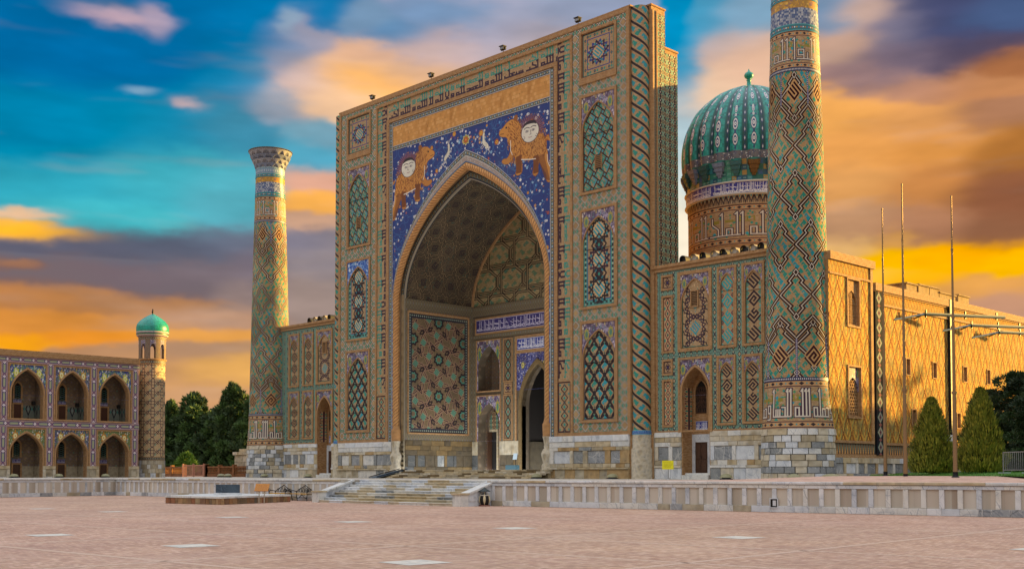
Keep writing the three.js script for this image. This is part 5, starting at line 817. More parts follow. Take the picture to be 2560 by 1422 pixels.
// ---------------------------------------------------------------- madrasah: front wings and long side wall
const ZW = -1;
{
  const Q = thing('madrasah', 'long two storey tiled madrasah with sunlit side wall behind the gateway', 'madrasah', 0, B, -30);
  const TOP = 16.22, XR = 31.72, XL = -32.7;
  // cores: front ranges with the two niche doors cut out, body behind
  const door = (cx, hw) => [[cx - hw, B], ...arch(hw, 7.25, 8.95, 12, cx), [cx + hw, B]];
  const range = (x0, x1, d) => plate([[x0, B], ...d, [x1, B], [x1, TOP - 0.2], [x0, TOP - 0.2]], [], -2.2, ZW, null, 1);
  const dR = door(21.62, 1.12), dL = door(-21.45, 1.12);
  part(Q, 'front_wall', range(18.0, 30.2, dR), M.brick);
  part(Q, 'front_wall', range(-31.2, -18.4, dL), M.brick);
  part(Q, 'body', new MB().box(18.3, B, -9, 30.25, TOP - 0.25, -2.9).box(XL, B, -9, -18.3, TOP - 0.25, -2.9).box(XL, B, -62, -11.8, 14.0, -9).box(11.8, B, -62, 30.25, 13.6, -9).box(-11.8, B, -62, 11.8, 13.9, -16).geo(), M.brick);
  for (const [x0, x1] of [[18.02, 30], [-31, -18.42]]) { // brick-on-edge coping with a drip course
    part(Q, 'coping', boxG(x0, TOP - 0.2, -3, x1, TOP, ZW + 0.24), M.brick); part(Q, 'coping_course', boxG(x0, TOP - 0.46, -2, x1, TOP - 0.2, ZW + 0.14), M.brick);
  }
  // tiled fields and panels
  const field = (x0, x1, n0, n1, holes) => part(Q, 'cross_border', plate([[x0, 4.66], [n0, 4.66], [n0, 9.64], [n1, 9.64], [n1, 4.66], [x1, 4.66], [x1, 15.74], [x0, 15.74]], holes.map(([a, b, c, d]) => rect(a + 0.04, b + 0.04, c - 0.04, d - 0.04)), ZW, ZW + 0.05, null, 1 / 0.98), M.cross);
  const R = [[18.76, 14.42, 19.78, 15.5, 'q'], [18.78, 10.05, 19.78, 14.06, 'n'], [18.8, 8.5, 19.74, 9.62, 'q'], [18.8, 4.9, 19.74, 8.22, 'n'], [20.2, 10.04, 23.06, 15.55, 'w'], [23.5, 10.04, 25.04, 15.5, 't'], [25.46, 10.04, 27.2, 15.5, 'd'], [27.7, 10.04, 29.3, 15.5, 'd'], [23.42, 4.9, 24.94, 9.55, 'd'], [25.42, 4.94, 26.98, 9.5, 'd'], [27.5, 4.94, 29.2, 9.5, 'd']];
  const L = [[-22.82, 10.15, -20.12, 15.38, 'w'], [-25.05, 10.12, -23.26, 15.3, 'd'], [-27.44, 10.12, -25.63, 15.32, 'd'], [-25.02, 5.0, -23.22, 9.7, 'd'], [-27.44, 4.98, -25.56, 9.7, 'd'], [-19.7, 10.1, -18.9, 15.3, 'n'], [-19.7, 4.95, -18.9, 9.6, 'n']];
  field(18.4, 30, 20.2, 23.04, R); field(-30.5, -18.5, -22.87, -20.03, L);
  for (const [x0, y0, x1, y1, k] of [...R, ...L]) {
    if (k === 'q') squarePanel(Q, x0, y0, x1, y1, ZW + 0.02, M.rosette, 0.14, 0.1);
    else if (k === 'n') { const f = part(Q, 'narrow_panel', plate(rect(x0 + 0.14, y0 + 0.14, x1 - 0.14, y1 - 0.14), [], ZW, ZW + 0.03, [x0 + 0.14, y0 + 0.14, x1 - 0.14, y1 - 0.14]), M.narrow); part(f, 'frame', frameG(x0, y0, x1, y1, 0.15, ZW + 0.01, ZW + 0.12), M.brick); }
    else archPanel(Q, x0, y0, x1, y1, ZW + 0.02, { w: M.wingStar, t: M.kufiTq, d: M.kufiDark }[k], { w: k === 'w' ? 0.24 : 0.17, d: 0.12, m: 0.09, top: k === 'w' ? 0.16 : 0.3, rise: 0.66 });
  }
  for (const cx of [21.62, -21.45]) { // small pierced window in the star panel
    const f = part(Q, 'window', boxG(cx - 0.26, 13.1, ZW + 0.03, cx + 0.26, 14.1, ZW + 0.05), M.black), m = new MB(); for (let i = 0; i < 5; i++) for (let j = 0; j < 8; j++) m.box(cx - 0.24 + i * 0.1 + (j % 2) * 0.04, 13.14 + j * 0.118, ZW + 0.05, cx - 0.19 + i * 0.1 + (j % 2) * 0.04, 13.2 + j * 0.118, ZW + 0.1);
    part(f, 'grille', m.geo(), M.buffTrim ?? M.brick); part(f, 'frame', frameG(cx - 0.34, 13.02, cx + 0.34, 14.18, 0.08, ZW + 0.03, ZW + 0.13), M.brick);
  }
  // the two niche doors
  for (const [cx, d] of [[21.62, dR], [-21.45, dL]]) {
    const hw = 1.12, zb = ZW - 1.15;
    const n = part(Q, 'door_niche', new MB().box(cx - hw - 0.1, B, zb - 0.1, cx + hw + 0.1, 9.1, zb, 0.5).box(cx - hw - 0.2, B, zb, cx - hw + 0.01, 9, ZW - 0.02, 0.5).box(cx + hw - 0.01, B, zb, cx + hw + 0.2, 9, ZW - 0.02, 0.5).geo(), M.brick);
    part(n, 'reveal_panel', boxG(cx - hw + 0.01, 4.7, zb + 0.15, cx - hw + 0.04, 8, ZW - 0.2, 0.6), M.narrow); part(n, 'reveal_panel', boxG(cx + hw - 0.04, 4.7, zb + 0.15, cx + hw - 0.01, 8, ZW - 0.2, 0.6), M.narrow);
    const X0 = cx - 1.42, X1 = cx + 1.42;
    const sp = part(n, 'niche_spandrel', plate(rect(X0 + 0.16, 7.0, X1 - 0.16, 9.48), [[[cx + hw, 7.01], ...arch(hw, 7.25, 8.95, 12, cx).reverse(), [cx - hw, 7.01]]], ZW, ZW + 0.06, [X0, 7, X1, 9.5]), M.spand);
    part(n, 'frame', plate([[X0, 4.5], [X0 + 0.16, 4.5], [X0 + 0.16, 9.48], [X1 - 0.16, 9.48], [X1 - 0.16, 4.5], [X1, 4.5], [X1, 9.64], [X0, 9.64]], [], ZW, ZW + 0.14), M.brick);
    part(n, 'arch_rim', ribbon([[cx - hw - 0.14, 4.5], ...arch(hw + 0.14, 7.25, 9.1, 12, cx), [cx + hw + 0.14, 4.5]], [[cx - hw + 0.02, 4.5], ...arch(hw - 0.02, 7.25, 8.93, 12, cx), [cx + hw - 0.02, 4.5]], ZW - 0.1, ZW + 0.11), M.brick);
    const wx = cx - 0.72;
    // lattice window, inscription tile and wooden door on the back of the niche
    const w = part(n, 'lattice_window', plate([[wx - 0.1, 5.85], [wx + 0.86, 5.85], [wx + 0.86, 7.3], ...arch(0.48, 7.3, 8.1, 8, wx + 0.38).reverse(), [wx - 0.1, 7.3]], [], zb, zb + 0.02), M.dark), m = new MB();
    for (let k = 0; k < 12; k++) { m.bar([wx - 0.1, 5.85 + k * 0.17, zb + 0.05], [wx + 0.86, 5.95 + ((k * 7) % 12) * 0.16, zb + 0.05], 0.018, 4); m.bar([wx - 0.1 + k * 0.088, 5.85, zb + 0.05], [wx + 0.86 - ((k * 5) % 12) * 0.08, 7.7, zb + 0.05], 0.018, 4); }
    part(w, 'lattice', m.geo(), M.wood); part(w, 'frame', ribbon([[wx - 0.2, 5.75], ...arch(0.58, 7.3, 8.22, 8, wx + 0.38), [wx + 0.96, 5.75]], [[wx - 0.1, 5.75], ...arch(0.48, 7.3, 8.1, 8, wx + 0.38), [wx + 0.86, 5.75]], zb, zb + 0.12), M.brick);
    part(n, 'inscription_tile', plate(rect(wx - 0.1, 4.62, wx + 0.86, 5.3), [], zb, zb + 0.05, [wx - 1, 4.62, wx + 2, 5.3]), M.scriptB);
    const dr = part(Q, 'door', boxG(wx - 0.14, 1.74, zb, wx + 0.9, 3.84, zb + 0.06, 1), M.wood);
    for (const [a, b] of [[wx - 0.1, wx + 0.36], [wx + 0.4, wx + 0.86]]) for (const [y0, y1] of [[1.85, 2.6], [2.7, 3.75]]) part(dr, 'door_panel', new MB().stone(a + 0.04, y0, b - 0.04, y1, zb + 0.06, zb + 0.1, 0.02, 1).geo(), M.wood);
    part(dr, 'handle', new MB().bar([wx + 0.36, 2.75, zb + 0.12], [wx + 0.36, 2.95, zb + 0.12], 0.02).geo(), M.iron);
    part(dr, 'door_frame', plate([[wx - 0.42, 1.6], [wx - 0.14, 1.6], [wx - 0.14, 3.86], [wx + 0.9, 3.86], [wx + 0.9, 1.6], [wx + 1.1, 1.6], [wx + 1.1, 4.4], [wx - 0.42, 4.4]], [], zb, zb + 0.12, null, 0.5), MARB[1]);
    part(n, 'doorstep', boxG(cx - 1.1, B, zb, cx + 1.1, 1.6, ZW + 0.2, 0.5), MARB[3]); part(n, 'doorstep', boxG(cx - 1.1, B, zb, cx + 1.1, 1.74, ZW - 0.2, 0.5), MARB[3]);
  }
  // plinths of the wings, stone by stone
  for (const [x0, x1] of [[18.1, 20.42], [22.82, 27.9], [-20.25, -18.5], [-28.4, -22.6]]) {
    stoneRow(Q, x0, x1, B, 2.08, ZW, ZW + 0.1, 0.6, 1.4, [...STON, ...MARB.slice(0, 3), MARB[5]]); stoneRow(Q, x0, x1, 2.08, 2.26, ZW, ZW + 0.16, 1, 2, [MARB[3], STON[0]]); stoneRow(Q, x0, x1, 2.26, 2.6, ZW, ZW + 0.07, 0.5, 1, STON);
    for (let x = x0; x < x1 - 0.2;) { const u = rr(0.22, 0.34), p = Math.min(rr(0.7, 1.5), x1 - x - u); if (p < 0.3) { stoneRow(Q, x, x1, 2.6, 3.55, ZW, ZW + 0.08, 0.3, 2, STON); break; } part(Q, 'stone', new MB().stone(x, 2.6, x + u, 3.55, ZW, ZW + 0.08).geo(), pick([STON[0], MARB[3], MARB[2]])); part(Q, 'recessed_panel', new MB().stone(x + u + 0.01, 2.62, x + u + p - 0.01, 3.53, ZW, ZW + 0.03, 0.01).geo(), pick([STON[6], MARB[5], MARB[6], MARB[1]])); x += u + p; }
    stoneRow(Q, x0, x1, 3.55, 3.85, ZW, ZW + 0.09, 0.7, 1.6, [STON[0], MARB[2], MARB[3]]); stoneRow(Q, x0, x1, 3.85, 4.2, ZW, ZW + 0.1, 0.6, 1.2, STON.slice(0, 3)); stoneRow(Q, x0, x1, 4.2, 4.55, ZW, ZW + 0.12, 0.8, 1.8, [MARB[0], MARB[3], STON[0]]);
  }
  part(Q, 'brick_course', boxG(-28.4, 4.55, ZW, -22.6, 4.66, ZW + 0.08), M.brick); part(Q, 'brick_course', boxG(18.1, 4.55, ZW, 29, 4.66, ZW + 0.08), M.brick);

  // ---- the side wall (facing +x), built facing +z and turned: local x = -world z
  const TS = new THREE.Matrix4().makeRotationY(Math.PI / 2).setPosition(XR, 0, 0), side = (par, nm, g, mt) => part(par, nm, g.applyMatrix4(TS), mt);
  const wins = [[3.16, 10.98, 4.76, 14.1], [3.16, 5.2, 4.86, 8.55]];
  const hol = wins.map(([a, b, c, d]) => rect(a + 0.1, b + 0.1, c - 0.1, d - 0.1));
  const sm = [[10.95, 8.4], [14.9, 8.4], [19.78, 8.42], [23.8, 8.45], [28, 8.4], [32, 8.4], [11.75, 4.98], [18.6, 4.98]].map(([x, y]) => [x, y, x + 0.56, y + 1.08]);
  side(Q, 'side_wall', plate(rect(1.0, B, 6.55, 15.0), hol, -1.4, 0, null, 1), M.brick);
  side(Q, 'side_wall', plate(rect(6.55, B, 62, 13.75), sm.map(([a, b, c, d]) => rect(a, b, c, d)), -1.4, 0, null, 1), M.brick);
  side(Q, 'glazed_field', plate(rect(1.0, 3.78, 6.1, 14.1), wins.map(([a, b, c, d]) => rect(a, b, c, d)), 0, 0.04, null, 1 / 4.2), M.banna);
  side(Q, 'glazed_field', plate(rect(7.75, 3.72, 62, 12.72), sm.map(([a, b, c, d]) => rect(a - 0.04, b - 0.04, c + 0.04, d + 0.04)), 0, 0.04, null, 1 / 4.2), M.banna);
  side(Q, 'glazed_band', plate(rect(1.0, 14.22, 6.1, 14.95), [], 0, 0.05, null, 1 / 1.7), M.banna); side(Q, 'glazed_band', plate(rect(7.75, 12.86, 62, 13.6), [], 0, 0.05, null, 1 / 1.7), M.banna);
  for (const [a, b, c, d] of [[1, 14.1, 6.1, 14.22], [6.1, 3.6, 6.4, 15.0], [7.6, 12.72, 62, 12.86], [1, 3.62, 6.1, 3.78], [7.6, 3.56, 62, 3.72], [7.6, 3.72, 7.75, 12.72]]) side(Q, 'brick_moulding', boxG(a, b, 0, c, d, 0.13), M.brick);
  side(Q, 'fringe_band', boxG(1.0, 2.95, 0, 6.55, 3.6, 0.05, 1 / 2.6), M.fringe); side(Q, 'fringe_band', boxG(7.68, 2.9, 0, 62, 3.54, 0.05, 1 / 2.6), M.fringe);
  side(Q, 'glazed_pilaster', plate(rect(6.62, 2.9, 7.6, 13.6), [], 0, 0.16, [6.62, 0, 7.6, 3.9]), M.pilaster);
  side(Q, 'brick_course', boxG(1, 2.7, 0, 62, 2.93, 0.1), M.brick);
  side(Q, 'coping', boxG(1, 15.0, -1.6, 6.62, 15.5, 0.2), M.brick); side(Q, 'coping', boxG(6.62, 13.65, -1.6, 62, 14.15, 0.22), M.brick); side(Q, 'coping_course', boxG(6.62, 13.55, -0.2, 62, 13.65, 0.12), M.brick);
  side(Q, 'drain_chute', new MB().box(17.3, 4.2, 0, 17.95, 14.16, 0.26, 0.5).geo(), M.pilasterDark ?? M.tqTile);
  for (const [a, b, c, d] of wins) {
    const cx = (a + c) / 2, hw = (c - a) / 2 - 0.2, ya = d - 0.75, w = side(Q, 'lattice_window', plate(rect(a + 0.05, b + 0.05, c - 0.05, d - 0.05), [], -0.5, -0.45), M.dark), m = new MB();
    const AA = [[cx - hw, b + 0.16], ...arch(hw, ya - 0.75, ya, 8, cx), [cx + hw, b + 0.16]];
    const inside = (x, y) => y < ya - 0.75 || y < ya - 0.78 * Math.abs(x - cx) / hw - 0.02;
    if (b > 9) { for (let i = 0; i < 6; i++) for (let j = 0; j < 13; j++) { const x = cx - hw + (i + 0.5) * hw / 3, y = b + 0.2 + j * 0.19; if (!inside(x, y + 0.1)) continue; m.box(x - 0.03, y, -0.2, x + 0.03, y + 0.19, -0.1); if ((i + j) % 3) m.box(x - 0.1, y + 0.08, -0.2, x + 0.1, y + 0.11, -0.1); m.box(x - 0.09, y - 0.02, -0.19, x + 0.09, y + 0.03, -0.11); } }
    else { const hx = (x, y, r) => [...Array(6)].map((_, k) => [x + r * Math.cos(k * 1.0472 + 0.5236), y + r * Math.sin(k * 1.0472 + 0.5236)]); for (let j = 0; j < 14; j++) for (let i = 0; i < 6; i++) { const x = cx - hw + 0.08 + i * 0.235 + (j % 2) * 0.117, y = b + 0.28 + j * 0.203; if (x > cx + hw - 0.05 || !inside(x, y + 0.08)) continue; const A = hx(x, y, 0.135), I = hx(x, y, 0.092); for (let k = 0; k < 6; k++) { const n = (k + 1) % 6; m.quad([...A[k], -0.1], [...A[n], -0.1], [...I[n], -0.1], [...I[k], -0.1]); m.quad([...I[k], -0.1], [...I[n], -0.1], [...I[n], -0.2], [...I[k], -0.2]); } } }
    side(w, 'lattice', m.geo(), M.brick);
    side(w, 'spandrel', plate(rect(a + 0.1, ya - 0.9, c - 0.1, d - 0.1), [[[cx + hw, ya - 0.89], ...arch(hw, ya - 0.75, ya, 8, cx).reverse(), [cx - hw, ya - 0.89]]], -0.3, -0.06, [a, ya - 0.9, c, d]), b > 9 ? M.brick : M.spand);
    side(w, 'jamb', new MB().box(a + 0.1, b + 0.1, -0.3, cx - hw, ya - 0.9, -0.06).box(cx + hw, b + 0.1, -0.3, c - 0.1, ya - 0.9, -0.06).box(a + 0.1, b + 0.1, -0.3, c - 0.1, b + 0.17, -0.02).geo(), M.brick);
    side(w, 'frame', frameG(a - 0.02, b - 0.02, c + 0.02, d + 0.02, 0.12, 0, 0.12), M.brick);
  }
  for (const [a, b, c, d] of sm) {
    const w = side(Q, 'small_window', boxG(a, b, -0.32, c, d, -0.3), M.dark), m = new MB();
    for (let k = -4; k < 9; k++) { const s = (v) => Math.min(d, Math.max(b, v)); const l = b + k * 0.15; const seg = (x0, y0, x1, y1) => { if (y1 > b && y0 < d && y0 >= b - 0.3 && y1 <= d + 0.3) m.bar([x0, s(y0), -0.1], [x1, s(y1), -0.1], 0.024, 4); }; seg(a, l, c, l + 0.56); seg(c, l, a, l + 0.56); }
    side(w, 'lattice', m.geo(), M.brick); side(w, 'frame', frameG(a - 0.06, b - 0.06, c + 0.06, d + 0.06, 0.07, -0.3, 0.09), M.brick);
  }
  for (const [x0, x1, y0, y1] of [[1.0, 62, B, 1.7], [1.0, 62, 2.35, 2.7]]) stoneRow(Q, x0, Math.min(x1, 40), y0, y1, 0, 0.14, 0.7, 1.8, [STON[6], ...STON.slice(0, 5), MARB[2]], { turn: TS });
  for (let x = 1; x < 40;) { const u = rr(0.2, 0.35), p = rr(0.7, 1.3); side(Q, 'stone', new MB().stone(x, 1.7, x + u, 2.35, 0, 0.13).geo(), pick(STON)); side(Q, 'recessed_panel', new MB().stone(x + u + 0.01, 1.71, x + u + p - 0.01, 2.34, 0, 0.06, 0.01).geo(), pick([MARB[5], MARB[6], STON[6], MARB[1]])); x += u + p; }
  side(Q, 'plinth_core', boxG(40, B, 0, 62, 2.7, 0.13, 0.5), STON[3]);
}
// roof vents: short vaulted hoods along the roof edge of both wings
{
  const hood = (x, y, z, mouth, label, i) => {
    const v = thing('roof_vent', label, 'roof vent', x, y, z, 'hooded vents on the madrasah roof'), r = 0.27, g = surf((u, w) => { const a = Math.PI * u; return [x - r * Math.cos(a), y + 0.26 + r * Math.sin(a), z - 0.9 + w * 0.9]; }, 14, 1);
    part(v, 'hood', mergeGeometries([g.toNonIndexed(), new MB().box(x - r, y, z - 0.9, x - r + 0.05, y + 0.27, z).box(x + r - 0.05, y, z - 0.9, x + r, y + 0.27, z).geo()].map((q) => { q.deleteAttribute('normal'); q.computeVertexNormals(); return q; })), mouth ? M.ventDark ?? M.iron : STON[3]);
    part(v, 'mouth', plate([[x - r + 0.02, y], ...[...Array(11)].map((_, k) => [x - (r - 0.02) * Math.cos(Math.PI * k / 10), y + 0.26 + (r - 0.02) * Math.sin(Math.PI * k / 10)]), [x + r - 0.02, y]], [], z - 0.25, z - 0.2), mouth ? M.black : plain('#b9b7ae', 0.6));
  };
  const RX = [20.4, 21.3, 22.1, 23.0, 23.75, 24.6, 25.4, 26.05, 26.75], LX = [-24.46, -23.6, -22.8, -22.0, -21.15], ord = ['leftmost', 'second from left', 'third from left', 'fourth from left', 'fifth from left', 'sixth from left', 'seventh from left', 'eighth from left', 'rightmost'];
  RX.forEach((x, i) => hood(x, 16.22, -1.2, i % 2 === 0, `${i % 2 ? 'pale' : 'dark'} hooded roof vent beneath the ribbed dome, ${ord[i]} of nine`));
  LX.forEach((x, i) => hood(x, 16.22, -1.2, i % 2 === 0, `${i % 2 ? 'pale' : 'dark'} hooded roof vent beside the left minaret, ${['leftmost', 'second from left', 'middle one', 'fourth from left', 'rightmost'][i]} of five`));
}
// brick ventilation stacks on the long roof
[[-16.3, -17.9, 15.62], [-18.2, -19.9, 15.72], [-20.0, -21.5, 15.74], [-21.6, -24.3, 15.5], [-24.8, -26.7, 15.66]].forEach(([z0, z1, y], i) => {
  const t = thing('roof_stack', `plain pale brick block on the side roof, ${['nearest the gateway', 'second from the gateway', 'middle of five', 'fourth and widest', 'farthest right'][i]}`, 'roof stack', 28.4, 14, (z0 + z1) / 2, 'brick blocks on the madrasah roof');
  const mt = tint(T.stone, '#cdb58e', 0.9);
  part(t, 'body', boxG(27.6, 13.9, z1, 29.2, y - 0.1, z0, 0.5), mt); part(t, 'cap', boxG(27.5, y - 0.1, z1 - 0.08, 29.3, y, z0 + 0.08, 0.5), mt);
});
// floodlight bars on tripod brackets high on the side wall
[[-12, 12.42, 8.2, 'nearest the gateway'], [-19.2, 12.3, 6, 'middle'], [-24, 12.2, 5, 'farthest']].forEach(([z, y, l, w]) => {
  const t = thing('lamp_bar', `long grey floodlight bar bracketed off the side wall, ${w} of three`, 'light bar', 31.8, y, z, 'light bars on the side wall'), dir = [0.26, 0.04, -0.966], X = 32.6;
  const bx = surf((u, v) => { const a = u * 2 * Math.PI + 0.785; return [X + dir[0] * v * l + Math.cos(a) * 0.19, y + 0.1 + dir[1] * v * l + Math.sin(a) * 0.13, z + dir[2] * v * l + Math.cos(a) * 0.05]; }, 4, 1);
  part(t, 'bar', bx.toNonIndexed(), plain('#7f8f8a', 0.5)); for (const k of [0.02, 0.5, 0.9]) { const p = [X + dir[0] * k * l, y + 0.1 + dir[1] * k * l, z + dir[2] * k * l]; part(t, 'clamp', new MB().bar([p[0], p[1] - 0.22, p[2]], [p[0], p[1] + 0.3, p[2]], 0.06).geo(), M.iron); }
  part(t, 'bracket', new MB().bar([31.74, y - 0.1, z - 0.3], [X, y + 0.1, z], 0.05).geo(), M.iron); part(t, 'stay', new MB().bar([31.74, y - 0.45, z + 2.6], [X, y + 0.1, z], 0.07).geo(), plain('#7f8f8a', 0.5));
});

// ---------------------------------------------------------------- minarets
function minaret(x, z, lean, label) {
  const t = thing('minaret', label, 'minaret', x, B, z), at = (pr, n = 64, ru = 1, rv = 1) => lathe(pr, x - lean * B, z, n, ru, rv, lean);
  const R = (y) => { const K = [[1.3, 2.34], [4.4, 2.26], [4.6, 2.2], [7.2, 2.07], [16, 1.85], [23.3, 1.68], [29.4, 1.5], [32, 1.44]]; for (let i = 1; i < K.length; i++) if (y <= K[i][0]) { const f = (y - K[i - 1][0]) / (K[i][0] - K[i - 1][0]); return K[i - 1][1] + f * (K[i][1] - K[i - 1][1]); } return 1.44; };
  const prof = (y0, y1, n, d = 0) => [...Array(n + 1)].map((_, i) => { const y = y0 + (y1 - y0) * i / n; return [R(y) + d, y]; });
  part(t, 'base_core', at([[2.2, B], [2.14, 4.45]], 40), M.joint);
  const H = [B, 1.72, 2.12, 2.5, 2.88, 3.26, 3.64, 4.06, 4.47]; // courses of squared stone, each block its own
  for (let c = 0; c < 8; c++) {
    const y0 = H[c], y1 = H[c + 1]; let a = rnd();
    const end = a + 2 * Math.PI;
    while (a < end - 0.02) {
      let w = rr(0.2, 0.46) * (c === 7 ? 1.5 : 1); if (end - a - w < 0.16) w = end - a;
      const r0 = R(y0) + (c === 7 ? 0.05 : 0), r1 = R(y1) + (c === 7 ? 0.04 : 0), q = rr(-0.018, 0.018), g = 0.003, b = 0.012, ou = rnd() * 7, n = 3, m = new MB();
      const P = (k, f, d) => { const th = -(a + g + (w - 2 * g) * k), r = (f ? r1 : r0) + q - d, y = (f ? y1 - 0.006 : y0 + 0.006); return [x + r * Math.cos(th), y, z + r * Math.sin(th)]; };
      const Y = (p, d) => [p[0], p[1] + d, p[2]];
      for (let k = 0; k < n; k++) { const k0 = k / n, k1 = (k + 1) / n, i0 = b / w, s = (v) => v === 0 ? i0 : v === 1 ? 1 - i0 : v; const A = Y(P(s(k0), 0, 0), b), Bq = Y(P(s(k1), 0, 0), b), Cq = Y(P(s(k1), 1, 0), -b), D = Y(P(s(k0), 1, 0), -b), u0 = ou + k0 * w, u1 = ou + k1 * w; m.quad(A, Bq, Cq, D, [u0, y0 * 0.5], [u1, y0 * 0.5], [u1, y1 * 0.5], [u0, y1 * 0.5]);
        const A2 = P(k0, 0, 0.14), B2 = P(k1, 0, 0.14), C2 = P(k1, 1, 0.14), D2 = P(k0, 1, 0.14); m.quad(A2, B2, Bq, A).quad(D, Cq, C2, D2); if (k === 0) m.quad(A2, A, D, D2); if (k === n - 1) m.quad(Bq, B2, C2, Cq); }
      part(t, 'stone', m.geo(), c < 2 ? pick([MARB[5], MARB[6], MARB[6], MARB[2], STON[0], STON[6]]) : c === 7 ? pick([STON[0], MARB[3], STON[1]]) : pick([STON[0], STON[0], STON[3], MARB[1], MARB[2], STON[3], STON[4], MARB[4], STON[6], MARB[6]]));
      a += w;
    }
  }
  part(t, 'inscription_band', at(prof(4.47, 7.45, 4), 64, 1, 1), M.bandBase);
  part(t, 'bead_course', at(prof(7.38, 7.6, 1, 0.02), 64, 5, 1), M.cobDots);
  part(t, 'shaft', at(prof(7.5, 26.8, 24), 72, 1, 1), M.shaft);
  part(t, 'bead_course', at(prof(26.72, 26.95, 1, 0.015), 64, 5, 1), M.cobDots);
  part(t, 'inscription_band', at(prof(26.9, 29.3, 3), 64, 1, 1), M.bandTop);
  part(t, 'bead_course', at(prof(29.3, 29.72, 1, 0.02), 64, 3, 1), M.beads);
  part(t, 'glazed_band', at(prof(29.7, 30.75, 2), 64, 3, 1), M.glaze);
  part(t, 'gold_band', at(prof(30.75, 31.3, 1, -0.01), 64, 3, 1), M.gold);
  part(t, 'bead_course', at(prof(31.3, 31.6, 1, 0.015), 64, 3, 1), M.beads);
  part(t, 'glazed_collar', at([[1.43, 31.6], [1.46, 32.3]], 48, 4, 1), M.zigTq);
  // stalactite capital: tiers of little arched niches, each a hood over a hollow
  const xt = x + lean * (32 - B), tiers = [[32.2, 32.66, 1.46, 1.6, 14], [32.62, 33.1, 1.58, 1.8, 14], [33.06, 33.5, 1.76, 2.0, 14], [33.46, 34.0, 1.92, 2.14, 16]];
  tiers.forEach(([y0, y1, r0, r1, n], ti) => {
    const m = new MB();
    for (let k = 0; k < n; k++) {
      const a0 = (k + (ti % 2) / 2) / n * 2 * Math.PI, da = 2 * Math.PI / n, N = 8;
      const P = (f, v, d) => { const th = a0 + da * f, r = r0 + (r1 - r0) * v - d; return [xt + r * Math.cos(th), y0 + (y1 - y0) * v, z + r * Math.sin(th)]; };
      for (let i = 0; i < N; i++) { // front face above the arch, and the hollow behind it
        const f0 = i / N, f1 = (i + 1) / N, h = (f) => { const q = Math.abs(f - 0.5) * 2; return q > 0.86 ? 0 : 0.82 * Math.sqrt(1 - (q / 0.86) ** 2) * (1 - 0.12 * q); };
        const dp = (f) => { const q = Math.abs(f - 0.5) * 2; return q > 0.86 ? 0.02 : 0.05 + 0.22 * Math.sqrt(1 - (q / 0.86) ** 2); };
        m.quad(P(f0, h(f0), 0), P(f1, h(f1), 0), P(f1, 1, 0), P(f0, 1, 0));
        m.quad(P(f0, 0, dp(f0)), P(f1, 0, dp(f1)), P(f1, h(f1), 0), P(f0, h(f0), 0), [f0, 0], [f1, 0], [f1, 1], [f0, 1]);
      }
    }
    part(t, 'stalactite_tier', m.geo(), ti % 2 ? M.muq : M.muq2);
    part(t, 'tier_floor', lathe([[r0 - 0.3, y0 + 0.005], [r0 - 0.02, y0]], xt, z, 40), M.muq);
  });
  part(t, 'top_slab', lathe([[0.01, 34.02], [2.18, 34.0], [2.2, 34.1], [0.01, 34.14]], xt, z, 48, 3, 1), plain('#6d6150', 0.9));
  part(t, 'capital_core', lathe([[1.3, 32], [1.5, 32.7], [1.75, 33.5], [1.85, 34.0]], xt, z, 32, 4, 1), M.muq);
  return t;
}
M.cobDots = std(tex(256, 32, (x, w, h) => { x.fillStyle = '#22264e'; x.fillRect(0, 0, w, h); for (let i = 0; i < 22; i++) { x.fillStyle = '#d6d2c8'; x.fillRect(i * 11.64 + 3, 10, 6, 12); } }), 0.5);
M.zigTq = std(tex(512, 64, (x, w, h) => { x.fillStyle = '#8fa3a8'; x.fillRect(0, 0, w, h); for (let i = 0; i < 12; i++) { x.fillStyle = '#2f7f8c'; x.fillRect(i * 42.6, 0, 6, h); disc(x, i * 42.6 + 24, 34, 13, '#4f6f9a', 24); disc(x, i * 42.6 + 24, 34, 7, '#c9cfd2', 14); } }), 0.4);
M.muq = std(tex(128, 128, (x, w, h) => { x.fillStyle = '#8d9098'; x.fillRect(0, 0, w, h); wear(x, w, h, 60, 0.5, ['#4a5a86', '#b9b3a4', '#5f6674', '#c4c0b4']); }), 0.5);
M.muq2 = std(tex(128, 128, (x, w, h) => { x.fillStyle = '#6f7a90'; x.fillRect(0, 0, w, h); wear(x, w, h, 60, 0.5, ['#2f4480', '#a9a496', '#3f5a78', '#b5b0a4']); }), 0.5);
minaret(-0.53 + 30.17, -0.82, 0, 'massive tiled minaret at right, its top cut by the picture edge');
minaret(-0.53 - 29.95, -0.82, -0.013, 'slender tiled minaret at left with a flaring stalactite capital');

